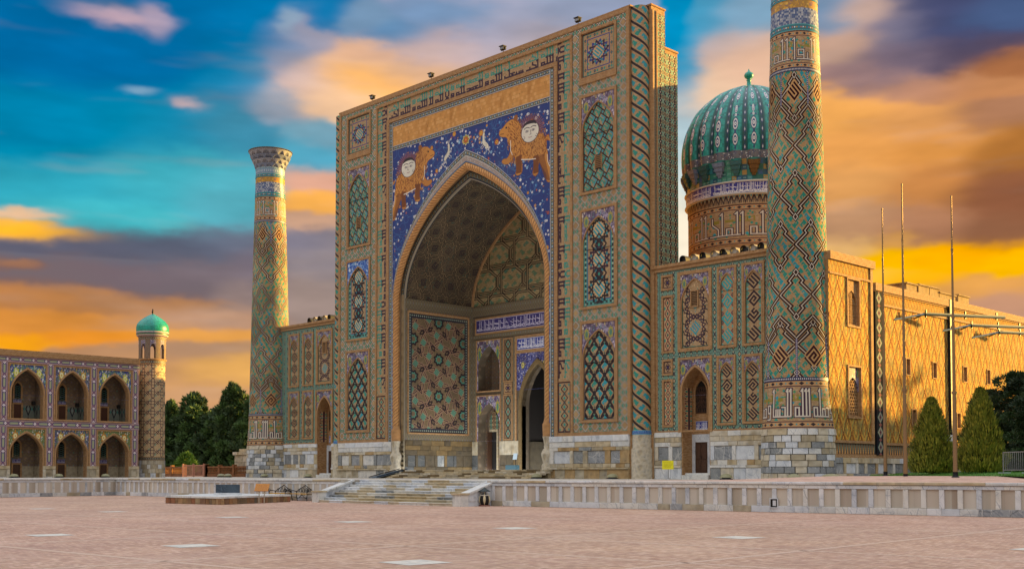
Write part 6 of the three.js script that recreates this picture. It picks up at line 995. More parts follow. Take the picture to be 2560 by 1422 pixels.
// ---------------------------------------------------------------- ribbed dome behind the right wing
{
  const x = 19.38, z = -11, t = thing('ribbed_dome', 'turquoise ribbed dome on a tall inscribed drum behind the right wing', 'dome', x, 14, z), N = 24;
  part(t, 'drum', lathe([[4.62, 14], [4.62, 18.8]], x, z, 72, 4, 1), M.brick);
  part(t, 'kufic_band', lathe([[4.64, 18.2], [4.64, 21.1]], x, z, 72, 1, 1), M.drumKufi);
  part(t, 'lozenge_band', lathe([[4.68, 21.1], [4.68, 21.8]], x, z, 72, 9, 0.5), M.fringeDark);
  part(t, 'inscription_band', lathe([[4.78, 21.8], [4.82, 22.7]], x, z, 72, 4, 1), M.scriptW);
  part(t, 'white_moulding', lathe([[4.7, 21.74], [4.9, 21.8], [4.84, 21.88]], x, z, 72, 8, 1), plain('#cfcabd', 0.5)); part(t, 'white_moulding', lathe([[4.84, 22.66], [4.92, 22.74], [4.8, 22.8]], x, z, 72, 8, 1), plain('#cfcabd', 0.5));
  part(t, 'tile_band', lathe([[4.72, 22.78], [4.72, 23.35], [4.8, 23.9], [4.98, 24.3]], x, z, 72, 4, 2), M.tqTile);
  const prof = [[4.98, 24.1], [5.08, 24.7], [5.12, 25.4], [5.1, 26.1], [5.0, 26.8], [4.8, 27.5], [4.48, 28.2], [4.02, 28.9], [3.42, 29.5], [2.7, 30.05], [1.9, 30.5], [1.1, 30.86], [0.5, 31.08], [0.16, 31.2]];
  part(t, 'dome_shell', lathe(prof.map(([r, y]) => [r * 0.93, y]), x, z, 48, 24, 1), M.tqTile);
  const P = prof.length - 1;
  for (let k = 0; k < N; k++) { // every rib is a piece of its own
    const g = surf((u, v) => { const q = v * P, a = Math.min(P - 1, Math.floor(q)), f = q - a, s = (c) => { const p0 = prof[Math.max(0, a - 1)][c], p1 = prof[a][c], p2 = prof[a + 1][c], p3 = prof[Math.min(P, a + 2)][c]; return 0.5 * (2 * p1 + (p2 - p0) * f + (2 * p0 - 5 * p1 + 4 * p2 - p3) * f * f + (3 * p1 - p0 - 3 * p2 + p3) * f * f * f); }; const R = s(0), y = s(1), c = Math.abs(u - 0.5) * 2, bul = c < 0.7 ? Math.sqrt(Math.max(0, 1 - (c / 0.72) ** 2)) * 0.34 : 0.04 + 0.05 * Math.cos((c - 0.7) / 0.3 * Math.PI - Math.PI), r = R * (1 - 0.065) + bul * Math.min(1, R / 2.2), th = -(k + u) / N * 2 * Math.PI; return [x + r * Math.cos(th), y, z + r * Math.sin(th)]; }, 12, 40, (u, v) => [u, v]);
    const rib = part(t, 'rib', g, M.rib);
    // stalactite bracket under the rib
    const th = -(k + 0.5) / N * 2 * Math.PI, c = Math.cos(th), s = Math.sin(th), m = new MB();
    [[24.16, 23.86, 5.2, 0.46], [23.86, 23.56, 5.08, 0.36], [23.56, 23.3, 4.96, 0.26], [23.3, 23.12, 4.86, 0.16]].forEach(([y1, y0, r, w]) => { const q = (d, e, y) => [x + c * d - s * e, y, z + s * d + c * e]; const a = [q(4.6, -w, y0), q(4.6, w, y0), q(r - 0.06, w * 0.8, y0), q(r - 0.06, -w * 0.8, y0)], b = [q(4.6, -w, y1), q(4.6, w, y1), q(r, w, y1), q(r, -w, y1)]; for (let i = 0; i < 4; i++) { const j = (i + 1) % 4; m.quad(a[i], a[j], b[j], b[i]); } m.quad(...a).quad(b[3], b[2], b[1], b[0]); });
    part(rib, 'bracket', m.geo(), k % 9 === 2 ? M.dullGold : k % 2 ? M.muqTq : M.muq2);
  }
  part(t, 'finial', lathe([[0.5, 31.0], [0.3, 31.15], [0.16, 31.25], [0.14, 31.55], [0.2, 31.62], [0.12, 31.68], [0.3, 31.82], [0.36, 31.98], [0.28, 32.16], [0.1, 32.28], [0.04, 32.42], [0.01, 32.5]], x, z, 20, 2, 1), M.domeSmall);
}
// ---------------------------------------------------------------- arcade building on the left (faces +x) and its corner tower
const TK = new THREE.Matrix4().makeRotationY(Math.PI / 2).setPosition(-40.1, 0, 0);
{
  const Q = thing('arcade_building', 'two storey building with tiled pointed arcades on the far left', 'building', -40.1, B, 18);
  const put = (par, nm, g, mt) => part(par, nm, g.applyMatrix4(TK), mt);
  const bays = [-28.1, -23.8, -19.5, -15.22, -10.95], Y0 = 1.26, XA = -31, XB = -8.35;
  const up = (c, d = 0) => [[c - 1.5 - d, 6.85 - d], ...arch(1.5 + d, 9.3, 11.45 + d * 1.3, 12, c), [c + 1.5 + d, 6.85 - d]];
  const lo = (c, d = 0) => [[c - 1.52 - d, Y0], ...arch(1.52 + d, 3.7, 5.52 + d * 1.3, 12, c), [c + 1.52 + d, Y0]];
  const outline = [[XA, Y0]]; for (const c of bays) outline.push(...lo(c)); outline.push([XB, Y0], [XB, 12.7], [XA, 12.7]);
  put(Q, 'wall', plate(outline, bays.map((c) => up(c).reverse()), -0.7, 0, null, 1), M.brick);
  put(Q, 'coping', boxG(XA, 12.7, -0.8, XB, 13.2, 0.14), M.brick); put(Q, 'coping_course', boxG(XA, 12.62, -0.5, XB, 12.7, 0.2), M.brick);
  put(Q, 'rear_block', new MB().box(XA, Y0, -12, XB + 1, 12.8, -2.7).box(XA, 12.5, -2.7, XB, 12.75, -0.6).geo(), M.brick);
  const strip = (x0, y0, x1, y1, vert) => { const m = new MB(), z = 0.05, w = vert ? x1 - x0 : y1 - y0, L = (vert ? y1 - y0 : x1 - x0) / (w * 8); vert ? m.quad([x0, y0, z], [x1, y0, z], [x1, y1, z], [x0, y1, z], [0, 1], [0, 0], [L, 0], [L, 1]) : m.quad([x0, y0, z], [x1, y0, z], [x1, y1, z], [x0, y1, z], [0, 0], [L, 0], [L, 1], [0, 1]); return m.box(x0, y0, 0, x1, y1, z - 0.003).geo(); };
  put(Q, 'tile_border', strip(XA, 12.02, XB, 12.62), M.arcBorder); put(Q, 'tile_border', strip(XA, 6.02, XB, 6.7), M.arcBorder);
  for (const x of [-25.95, -21.65, -17.36, -13.08, -8.78]) { put(Q, 'tile_border', strip(x - 0.33, 2.45, x + 0.33, 6.02, 1), M.arcBorder); put(Q, 'tile_border', strip(x - 0.33, 6.7, x + 0.33, 12.02, 1), M.arcBorder); }
  bays.forEach((c, i) => {
    for (const [y0, y1, O, I, fl, sp] of [[6.72, 11.98, up, up(c), 6.85, [M.spV, M.spY, M.spY, M.spV, M.spY][i]], [2.4, 5.98, lo, lo(c), Y0, [M.spG, M.spV, M.spG, M.spV, M.spG][i]]]) {
      const s = put(Q, 'arch_spandrel', plate(rect(c - 1.7, fl > 5 ? 9.0 : 3.4, c + 1.7, y1 - 0.12), [O(c, 0.1).map(([x, y]) => [x, Math.max(y, (fl > 5 ? 9.0 : 3.4) + 0.01)]).reverse()], 0, 0.05, [c - 1.7, fl > 5 ? 9 : 3.4, c + 1.7, y1]), sp);
      put(s, 'frame', plate([[c - 1.82, y0], [c - 1.68, y0], [c - 1.68, y1 - 0.13], [c + 1.68, y1 - 0.13], [c + 1.68, y0], [c + 1.82, y0], [c + 1.82, y1], [c - 1.82, y1]], [], 0, 0.13), M.brick);
      put(s, 'arch_rim', ribbon(O(c, 0.13), O(c, -0.02), -0.12, 0.1), M.brick);
      if (fl > 5) put(s, 'sill', boxG(c - 1.8, 6.7, -0.6, c + 1.8, 6.85, 0.14), M.brick);
      // the room behind: side walls, back wall with door, window and inscription tile
      const zb = -2.1, room = new MB().box(c - 1.75, fl, zb - 0.1, c + 1.75, y1, zb, 0.4).box(c - 1.85, fl, zb, c - 1.55, y1, -0.6, 0.4).box(c + 1.55, fl, zb, c + 1.85, y1, -0.6, 0.4).box(c - 1.85, y1 - 0.2, zb, c + 1.85, y1 + 0.1, -0.6, 0.4).box(c - 1.85, fl - 0.15, zb, c + 1.85, fl, -0.55, 0.4);
      const r = put(s, 'room', room.geo(), M.cell), h = fl > 5 ? fl : fl;
      const dado = fl > 5 ? [fl, fl + 1.35] : [fl, fl + 1.15];
      put(s, 'dado', new MB().box(c - 1.55, dado[0], zb, c + 1.55, dado[1], zb + 0.05, 0.7).box(c - 1.56, dado[0], zb, c - 1.5, dado[1], -0.7, 0.7).box(c + 1.5, dado[0], zb, c + 1.56, dado[1], -0.7, 0.7).geo(), fl > 5 ? M.cellLow : STON[4]);
      const o = c - 0.12, wy = fl > 5 ? fl + 2.0 : fl + 2.1, dh = fl > 5 ? 1.42 : 1.3;
      const d = put(s, 'door', boxG(o - 0.34, fl, zb + 0.02, o + 0.34, fl + dh, zb + 0.1, 1.4), fl > 5 ? M.woodLight : M.wood); put(s, 'door_frame', plate([[o - 0.5, fl], [o - 0.34, fl], [o - 0.34, fl + dh], [o + 0.34, fl + dh], [o + 0.34, fl], [o + 0.5, fl], [o + 0.5, fl + dh + 0.14], [o - 0.5, fl + dh + 0.14]], [], zb + 0.03, zb + 0.17), M.brick);
      put(s, 'inscription_tile', plate(rect(o - 0.38, fl + dh + 0.16, o + 0.38, fl + dh + 0.5), [], zb + 0.02, zb + 0.08, [o - 1, fl + dh + 0.16, o + 1, fl + dh + 0.5]), M.script);
      put(s, 'window', plate([[o - 0.3, wy], [o + 0.3, wy], ...arch(0.3, wy + 1.05, wy + 1.45, 6, o).reverse()], [], zb + 0.02, zb + 0.05), M.dark);
      const lat = new MB(); for (let k = 0; k < 7; k++) { lat.bar([o - 0.3, wy + k * 0.2, zb + 0.1], [o + 0.3, wy + k * 0.2 - 0.2, zb + 0.1], 0.016, 4).bar([o + 0.3, wy + k * 0.2, zb + 0.1], [o - 0.3, wy + k * 0.2 - 0.2, zb + 0.1], 0.016, 4); } put(s, 'lattice', lat.geo(), M.tqTile);
      put(s, 'window_frame', ribbon([[o - 0.46, wy - 0.12], ...arch(0.46, wy + 1.05, wy + 1.66, 8, o), [o + 0.46, wy - 0.12]], [[o - 0.3, wy - 0.1], ...arch(0.3, wy + 1.05, wy + 1.45, 8, o), [o + 0.3, wy - 0.1]], zb + 0.02, zb + 0.15), M.brick);
      if (fl > 5) put(s, 'lamp_box', boxG(c + 1.2, fl + 1.4, zb + 0.1, c + 1.45, fl + 1.75, zb + 0.4), M.black);
    }
  });
  // marble plinth between the lower arches
  for (const [a, b] of [[-26.58, -25.32], [-22.28, -21.02], [-17.98, -16.74], [-13.7, -12.47], [-9.43, -8.3]]) {
    const st = (x0, y0, x1, y1, z, mt, nm = 'stone') => put(Q, nm, new MB().stone(x0, y0, x1, y1, 0, z, 0.02).geo(), mt);
    st(a, 2.12, b, 2.42, 0.14, STON[1]); st(a, Y0, a + 0.3, 2.1, 0.14, pick(STON)); st(b - 0.3, Y0, b, 2.1, 0.14, pick([STON[0], STON[1]])); st(a + 0.31, Y0, b - 0.31, 1.42, 0.14, pick(STON)); st(a + 0.31, 1.43, b - 0.31, 2.1, 0.06, pick([STON[4], STON[0], STON[3]]), 'recessed_panel');
  }
}
{
  const x = -42.05, z = 6.0, t = thing('corner_tower', 'small round tiled tower with turquoise dome at the arcade corner', 'tower', x, B, z);
  const H = [B - 0.06, 1.75, 2.2, 2.62, 3.05];
  for (let c = 0; c < 4; c++) for (let a = rnd(), e = a + 6.283; a < e - 0.02;) { let w = rr(0.24, 0.5); if (e - a - w < 0.2) w = e - a; const r = 1.42 + rr(-0.01, 0.01), m = new MB(), ou = rnd() * 5; for (let k = 0; k < 3; k++) { const q = (f, y, d = 0) => { const th = -(a + 0.006 + (w - 0.012) * f); return [x + (r - d) * Math.cos(th), y, z + (r - d) * Math.sin(th)]; }, f0 = k / 3, f1 = (k + 1) / 3; m.quad(q(f0, H[c] + 0.008), q(f1, H[c] + 0.008), q(f1, H[c + 1] - 0.008), q(f0, H[c + 1] - 0.008), [ou + f0 * w, H[c] * 0.5], [ou + f1 * w, H[c] * 0.5], [ou + f1 * w, H[c + 1] * 0.5], [ou + f0 * w, H[c + 1] * 0.5]); m.quad(q(f0, H[c + 1] - 0.008), q(f1, H[c + 1] - 0.008), q(f1, H[c + 1] - 0.008, 0.1), q(f0, H[c + 1] - 0.008, 0.1)); } part(t, 'stone', m.geo(), pick([...STON, MARB[1]])); a += w; }
  part(t, 'base_core', lathe([[1.36, B - 0.06], [1.36, 3.05]], x, z, 32, 4, 1), M.joint);
  part(t, 'tile_band', lathe([[1.37, 3.05], [1.37, 3.4]], x, z, 48, 6, 1), M.fringeDark);
  part(t, 'shaft', lathe([[1.36, 3.4], [1.33, 8], [1.3, 13.0]], x, z, 64, 2, 2.4), M.arcTower);
  part(t, 'tile_band', lathe([[1.36, 12.9], [1.36, 13.3]], x, z, 48, 6, 1), M.fringeDark); part(t, 'ledge', lathe([[1.3, 13.3], [1.46, 13.32], [1.46, 13.44], [0.02, 13.46]], x, z, 48, 4, 1), M.brick);
  const N = 8;
  for (let k = 0; k < N; k++) { // open lantern: eight piers with arches between
    const a0 = (k + 0.05) / N * 2 * Math.PI, R = 1.36;
    const seg = (f0, f1, h0, h1) => { const m = new MB(), n = 6; for (let i = 0; i < n; i++) { const g0 = f0 + (f1 - f0) * i / n, g1 = f0 + (f1 - f0) * (i + 1) / n, P = (g, y, r) => { const th = a0 + g * 2 * Math.PI / N; return [x + r * Math.cos(th), y, z + r * Math.sin(th)]; }; const b0 = h0(g0), b1 = h0(g1); m.quad(P(g0, b0, R), P(g1, b1, R), P(g1, h1, R), P(g0, h1, R), [g0, b0 - 13], [g1, b1 - 13], [g1, h1 - 13], [g0, h1 - 13]).quad(P(g0, b0, R - 0.2), P(g1, b1, R - 0.2), P(g1, h1, R - 0.2), P(g0, h1, R - 0.2)).quad(P(g0, b0, R - 0.2), P(g1, b1, R - 0.2), P(g1, b1, R), P(g0, b0, R)); if (i === 0) m.quad(P(g0, b0, R), P(g0, b0, R - 0.2), P(g0, h1, R - 0.2), P(g0, h1, R)); if (i === n - 1) m.quad(P(g1, b1, R), P(g1, b1, R - 0.2), P(g1, h1, R - 0.2), P(g1, h1, R)); } return m.geo(); };
    part(t, 'pier', seg(-0.24, 0.24, () => 13.44, 15.4), M.cell); part(t, 'lantern_arch', seg(0.24, 0.76, (g) => 14.5 + 0.46 * Math.sqrt(Math.max(0, 1 - ((g - 0.5) / 0.26) ** 2)), 15.4), M.spand);
  }
  part(t, 'tile_band', lathe([[1.38, 15.38], [1.4, 15.7]], x, z, 48, 6, 1), M.fringeDark);
  part(t, 'cornice', lathe([[1.4, 15.7], [1.56, 15.8], [1.58, 15.92]], x, z, 48, 8, 1), M.zigzag); part(t, 'green_course', lathe([[1.58, 15.92], [1.62, 15.95], [1.6, 16.06]], x, z, 48, 8, 1), plain('#1f5a3a', 0.4)); part(t, 'cornice', lathe([[1.6, 16.06], [1.62, 16.24]], x, z, 48, 4, 1), M.zigzag);
  part(t, 'dome', lathe([[1.58, 16.24], [1.63, 16.45], [1.62, 16.75], [1.52, 17.05], [1.3, 17.35], [0.98, 17.62], [0.64, 17.85], [0.34, 18.02], [0.1, 18.14]], x, z, 48, 3, 1), M.domeSmall);
  part(t, 'finial', lathe([[0.1, 18.1], [0.05, 18.22], [0.13, 18.34], [0.05, 18.46], [0.08, 18.56], [0.01, 18.7]], x, z, 12), M.iron);
}

// ---------------------------------------------------------------- ground
{
  const n = 160, S = 420, p = [], t = [], c = [], ix = [];
  for (let j = 0; j <= n; j++) for (let i = 0; i <= n; i++) { const q = (v) => { const k = v / n * 2 - 1; return Math.sign(k) * k * k * S; }, x = 40 + q(i), z = 40 + q(j), k = 1 + 0.13 * fbm(x * 0.09, z * 0.09, 2, 3) * 1.2; p.push(x, 0, z); t.push(x / 12.4, z / 12.4); c.push(k, k * (1 + 0.05 * NOI.noise(x * 0.05, 3, z * 0.05)), k); }
  for (let j = 0; j < n; j++) for (let i = 0; i < n; i++) { const a = j * (n + 1) + i; ix.push(a, a + n + 1, a + 1, a + 1, a + n + 1, a + n + 2); }
  const g = new THREE.BufferGeometry(); g.setAttribute('position', new THREE.Float32BufferAttribute(p, 3)); g.setAttribute('uv', new THREE.Float32BufferAttribute(t, 2)); g.setAttribute('color', new THREE.Float32BufferAttribute(c, 3)); g.setIndex(ix); g.computeVertexNormals();
  const mt = std(T.plaza, 0.8, { vertexColors: true, bumpMap: T.plazaBump, bumpScale: 0.008 });
  const plaza = struct('plaza', g, mt, 'broad plaza paved in small dusty pink bricks', 'plaza');
  // marble squares let into the brick, and header courses that divide it
  for (const [x, z] of [[12.9, 39.8], [19.35, 39.3], [28.95, 39.0], [35.7, 38.2], [43.1, 37.5], [51, 36.9], [36.95, 49.5], [44, 49.1], [51.65, 48.6], [58.6, 36.2], [29.6, 50.2]]) {
    const a = -0.06, m = new MB(), d = 0.52, q = (u, v) => [x + u * Math.cos(a) + v * Math.sin(a), 0.005 + rr(0, 0.003), z - u * Math.sin(a) + v * Math.cos(a)];
    for (const [u0, u1, v0, v1] of [[-d, 0, -d, 0], [0, d, -d, 0], [-d, 0, 0, d], [0, d, 0, d]]) m.quad(q(u0 + 0.004, v1 - 0.004), q(u1 - 0.004, v1 - 0.004), q(u1 - 0.004, v0 + 0.004), q(u0 + 0.004, v0 + 0.004), [u0 + x, v1], [u1 + x, v1], [u1 + x, v0], [u0 + x, v0]);
    local(plaza, 'marble_slab', m.geo(), tint(T.marble, '#fff6e4', 0.6, 0.002));
  }
  const course = (x0, z0, x1, z1, w) => { const l = Math.hypot(x1 - x0, z1 - z0), nx = -(z1 - z0) / l * w / 2, nz = (x1 - x0) / l * w / 2; local(plaza, 'header_course', new MB().quad([x0 - nx, 0.0025, z0 - nz], [x0 + nx, 0.0025, z0 + nz], [x1 + nx, 0.0025, z1 + nz], [x1 - nx, 0.0025, z1 - nz], [0, 0], [0, w / 0.22], [l / 0.22, w / 0.22], [l / 0.22, 0]).geo(), M.header); };
  for (const z of [31, 41.5, 46.2, 52.6]) course(-10, z + 3.2, 90, z - 3.6, 0.2);
  for (const x of [24, 39.4, 47.2, 55]) course(x - 1.1, 23, x + 1.2, 58, 0.2);
}
// upper terrace round the buildings: flagged floor, notched where the stairs come up
{
  const sh = poly([[-18.05, -21.2], [11.6, -20.9], [11.6, -19.5], [24.0, -19.5], [24.0, -20.7], [62, -15.9], [90, -12.4], [90, 90], [-160, 90], [-160, -60], [-12, -60], [-14.2, -38]]);
  const g = new THREE.ExtrudeGeometry(sh, { depth: 1.1, bevelEnabled: false }); g.rotateX(-Math.PI / 2); g.translate(0, 0.225, 0);
  const t = g.attributes.uv, p = g.attributes.position; for (let i = 0; i < p.count; i++) t.setXY(i, p.getX(i) / 4, p.getZ(i) / 4); g.clearGroups();
  struct('terrace', g, std(T.pave, 0.8), 'raised pale stone terrace that the madrasah stands on', 'terrace');
  // pink paved forecourt that climbs to the lawn on the right
  const wz = (x) => 20.7 - (x - 24) * 0.1263;
  const fy = (x, z) => 1.332 + 0.25 * sstep(31, 40, x) * Math.min(1, Math.max(0, (wz(x) - 0.6 - z) / 7));
  struct('forecourt', surf((u, v) => { const x = 29 + u * 41, z = wz(x) - 0.42 - v * (9 + 13 * u); return [x, fy(x, z), z]; }, 40, 30, (u, v) => [u * 12, v * 6]), std(T.pinkPave, 0.85), 'gently rising pink paved forecourt behind the terrace wall', 'paving');
  // lawn
  const lawn = (u, v) => { const x = 34.5 + u * 36 + v * 2, zf = 1.2 + (x - 36.5) * 0.93, z = Math.min(zf, 12.6 + (x - 48) * 0.1) - v * 26 + 0.35 * Math.sin(x * 0.9) ; return [x, 1.58 + 0.16 * sstep(0, 0.12, v) * sstep(0, 0.06, u) + 0.03 * NOI.noise(x, z, 0), z]; };
  struct('lawn', surf(lawn, 50, 40, (u, v) => [u * 18, v * 14]), std(T.grass, 0.9), 'clipped green lawn below the side wall', 'lawn');
  const m = new MB(); for (let i = 0; i < 24000; i++) { const u = rnd(), v = rnd() ** 2, q = lawn(u, v), h = rr(0.04, 0.11), a = rnd() * 6.28, w = 0.012; m.tri([q[0] - w * Math.cos(a), q[1] - 0.01, q[2] - w * Math.sin(a)], [q[0] + w * Math.cos(a), q[1] - 0.01, q[2] + w * Math.sin(a)], [q[0] + rr(-0.04, 0.04), q[1] + h, q[2] + rr(-0.04, 0.04)], [0, 0], [1, 0], [0.5, 1]); }
  const gr = new THREE.Mesh(m.geo(), plain('#4a7a22', 0.8)); gr.name = 'grass'; gr.castShadow = gr.receiveShadow = true; Object.assign(gr.userData, { kind: 'stuff', label: 'short bright green grass blades on the lawn', category: 'grass' }); scene.add(gr);
}
// ---------------------------------------------------------------- terrace walls: marble panels between stiles, each stone its own
function terraceWall(x0, z0, x1, z1, label) {
  const L = Math.hypot(x1 - x0, z1 - z0), t = thing('terrace_wall', label, 'wall', x0, 0, z0, undefined, Math.atan2(-(z1 - z0), x1 - x0)); t.userData.at = [0, 0, 0];
  const st = (nm, a, y0, b, y1, zb, zf, mt, bv = 0.012) => local(t, nm, new MB().stone(a, y0, b, y1, zb, zf, bv).geo(), mt);
  local(t, 'core', boxG(0, 0, -0.5, L, 1.22, -0.09, 0.5), M.joint);
  const n = Math.round(L / 0.73), s = L / n;
  for (let i = 0; i < n; i++) { const a = i * s; st('panel', a + 0.242, 0.302, a + s - 0.024, 1.02, -0.11, -0.055 + rr(-0.004, 0.004), pick(WALLM.map((k) => MARB[k])), 0.006); st('stile', a + 0.004, 0.285, a + 0.214, 1.045, -0.11, 0.02 + rr(-0.004, 0.004), MARB[pick([0, 0, 1, 2, 3])]); }
  for (let a = 0; a < L - 0.05;) { let w = rr(0.55, 1.3); if (L - a - w < 0.4) w = L - a; st('base_stone', a + 0.004, 0, a + w - 0.004, 0.276, -0.09, 0.03 + rr(-0.006, 0.006), pick([MARB[0], MARB[1], MARB[2], MARB[3], MARB[4], STON[3], MARB[5]])); a += w; }
  for (let a = 0; a < L - 0.05;) { let w = rr(0.9, 2.2); if (L - a - w < 0.6) w = L - a; st('rail_stone', a + 0.003, 1.053, a + w - 0.003, 1.212, -0.09, 0.03 + rr(-0.003, 0.003), MARB[pick([0, 1, 2, 3])]); a += w; }
  for (let a = 0; a < L - 0.05;) { let w = rr(1.2, 2.6); if (L - a - w < 0.8) w = L - a; st('cap_stone', a + 0.003, 1.222, a + w - 0.003, 1.34, -0.55, 0.085 + rr(-0.003, 0.003), pick([MARB[0], MARB[3], MARB[3], STON[1], MARB[4]]), 0.016); a += w; }
  return t;
}
terraceWall(-14.2, 38, -18.05, 21.25, 'short panelled marble terrace wall in front of the arcade at left');
terraceWall(-18.05, 21.25, 11.2, 20.9, 'panelled marble terrace wall between the left corner and the stairs');
const rw = terraceWall(24.35, 20.7, 62, 15.95, 'long panelled marble terrace wall right of the stairs');
{ const m = new MB(), x = 16.16; for (const [a, b, c, d, z] of [[-0.2, 0.18, 0.2, 0.22, 0.06], [-0.2, 0.58, 0.2, 0.62, 0.06], [-0.2, 0.22, -0.16, 0.58, 0.06], [0.16, 0.22, 0.2, 0.58, 0.06], [-0.05, 0.28, 0.1, 0.52, 0.05]]) m.box(x + a, b, 0, x + c, d, z); local(rw, 'hatch_frame', m.geo(), MARB[1]); local(rw, 'hatch', boxG(x - 0.16, 0.22, 0, x + 0.16, 0.58, 0.034), M.dark); }

// ---------------------------------------------------------------- stairs
{
  const t = thing('terrace_stairs', 'wide marble stairs with sloping side walls up to the terrace', 'stairs', 17.8, 0, 21);
  const n = 9, rise = 1.33 / n, run = 0.37, zf = 22.85, WS = [MARB[0], MARB[3], STON[1], STON[0], STON[2], STON[2], STON[4], MARB[4], MARB[2], STON[6]];
  for (let k = 0; k < n; k++) for (let x = 11.78; x < 23.78;) { let w = rr(0.7, 1.9); if (23.8 - x - w < 0.6) w = 23.8 - x; const y0 = k * rise, z = zf - k * run, lip = new MB().stone(x + 0.003, y0 + rise - 0.05, x + w - 0.003, y0 + rise, z - run - 0.04, z + 0.03, 0.01), warm = (k > 0 && k < 5) ? pick(WS) : pick(WS.slice(0, 4).concat(MARB[2], MARB[1])); lip.box(x + 0.003, y0, z - run, x + w - 0.003, y0 + rise - 0.05, z - 0.002, 0.5, rnd() * 5); part(t, 'step_stone', lip.geo(), warm); x += w; }
  part(t, 'core', (() => { const m = new MB(); for (let k = 0; k < n; k++) m.box(11.78, 0, zf - (k + 1) * run - 0.6, 23.8, k * rise - 0.01 + 0.1, zf - k * run - 0.06); return m.geo(); })(), M.joint);
  for (const [a, b] of [[11.2, 11.78], [23.8, 24.38]]) {
    const Z = (z, y) => [z, y], sh = (pts, x0, x1, nm, mt) => { const g = new THREE.ExtrudeGeometry(poly(pts), { depth: x1 - x0, bevelEnabled: false }); g.rotateY(-Math.PI / 2); g.translate(x1, 0, 0); const p = g.attributes.position, u = g.attributes.uv; for (let i = 0; i < p.count; i++) u.setXY(i, (p.getZ(i) + p.getX(i)) * 0.5, p.getY(i) * 0.5); g.clearGroups(); return part(t, nm, g, mt); };
    sh([[20.4, 0], [22.4, 0], [22.4, 0.62], [20.4, 1.26]], a + 0.06, b - 0.06, 'side_wall', MARB[1]);
    sh([[20.3, 1.24], [22.36, 0.6], [22.36, 0.7], [20.3, 1.35]], a - 0.03, b + 0.03, 'coping', MARB[3]);
    part(t, 'pedestal', new MB().box(a, 0, 22.38, b, 0.6, 22.98, 0.5).geo(), MARB[3]); part(t, 'pedestal_cap', new MB().box(a - 0.05, 0.6, 22.33, b + 0.05, 0.69, 23.04, 0.5).geo(), STON[1]);
    const s = a < 15 ? 11.2 : 24.38, o = a < 15 ? -1 : 1; for (let k = 0; k < 3; k++) { const z1 = 22.3 - k * 0.6, y = 0.5 + k * 0.19; part(t, 'side_panel', boxG(Math.min(s - 0.03 * o, s - 0.055 * o), 0.26, z1 - 0.5, Math.max(s - 0.03 * o, s - 0.055 * o), y, z1, 0.5), MARB[pick([0, 1, 2])]); }
  }
}
// worn steps before the great arch
{
  const t = thing('portal_steps', 'worn pale stone steps before the great arch', 'stairs', CX, B, 1);
  for (let k = 0; k < 5; k++) { const y0 = B + k * 0.136, z = 2.5 - k * 0.46; for (let x = -9.6; x < 9.3;) { let w = rr(0.5, 1.5); if (9.4 - x - w < 0.5) w = 9.4 - x; part(t, 'step_stone', new MB().stone(x + 0.005, y0, x + w - 0.005, y0 + 0.136, z - 0.62, z + rr(-0.015, 0.015), 0.022).geo(), pick([STON[1], STON[2], STON[2], STON[4], STON[0], DKST[0], DKST[3]])); x += w; } }
  part(t, 'core', boxG(-9.5, B - 0.05, 0.3, 9.3, 1.95, 0.62, 0.5), STON[2]);
}
{
  const t = thing('ramp', 'dark steel ramp laid over the steps at the left side of the arch', 'ramp', -8.3, B, 1.6), m = new MB(), x0 = -8.75, x1 = -7.65;
  m.quad([x0, 1.36, 3.5], [x1, 1.36, 3.5], [x1, 2.06, 0.2], [x0, 2.06, 0.2]).quad([x0, 1.31, 3.5], [x0, 2.0, 0.2], [x1, 2.0, 0.2], [x1, 1.31, 3.5]).quad([x0, 1.31, 3.5], [x1, 1.31, 3.5], [x1, 1.36, 3.5], [x0, 1.36, 3.5]).quad([x1, 1.31, 3.5], [x1, 2.0, 0.2], [x1, 2.06, 0.2], [x1, 1.36, 3.5]).quad([x0, 1.31, 3.5], [x0, 1.36, 3.5], [x0, 2.06, 0.2], [x0, 2.0, 0.2]);
  part(t, 'deck', m.geo(), plain('#42586c', 0.45, { metalness: 0.2 })); for (const x of [x0, x1]) part(t, 'side_rail', new MB().bar([x, 1.42, 3.5], [x, 2.12, 0.2], 0.035).geo(), M.iron);
}
// ---------------------------------------------------------------- small things on terrace and plaza
{ // low ground lamps with domed shades
  const spots = [[-36.9, 21.85, 'first from the left before the arcade'], [-36.9, 17.75, 'second from the left before the arcade'], [-36.9, 13.25, 'third from the left before the arcade'], [-36.2, 1.3, 'left of the pair beside the left minaret'], [-34.9, 1.3, 'right of the pair beside the left minaret'], [-27.2, 1.9, 'before the left wing'], [-19.9, 1.9, 'beside the left niche door'], [9.6, 2.2, 'at the right foot of the worn steps'], [16.9, 2.2, 'below the right corner column'], [26.5, 2.5, 'just left of the right minaret'], [31.4, 2.6, 'right of the right minaret']];
  const mk = (x, z, l, r = 0.4) => { const y = 1.33, t = thing('ground_lamp', `low ground lamp under a pale domed shade, ${l}`, 'ground lamp', x, y, z, 'low domed lamps along the building fronts'); part(t, 'base', lathe([[r * 1.05, y], [r * 1.05, y + 0.06], [r * 0.7, y + 0.08], [r * 0.7, y + 0.12]], x, z, 24), M.black); part(t, 'shade', lathe([[r, y + 0.12], [r * 0.97, y + 0.17], [r * 0.8, y + 0.27], [r * 0.5, y + 0.34], [0.01, y + 0.37]], x, z, 24, 2, 1), plain('#8d8a66', 0.55)); };
  for (const s of spots) mk(...s);
  mk(33.2, 1.4, 'large pale dome beyond the right minaret', 0.62);
}
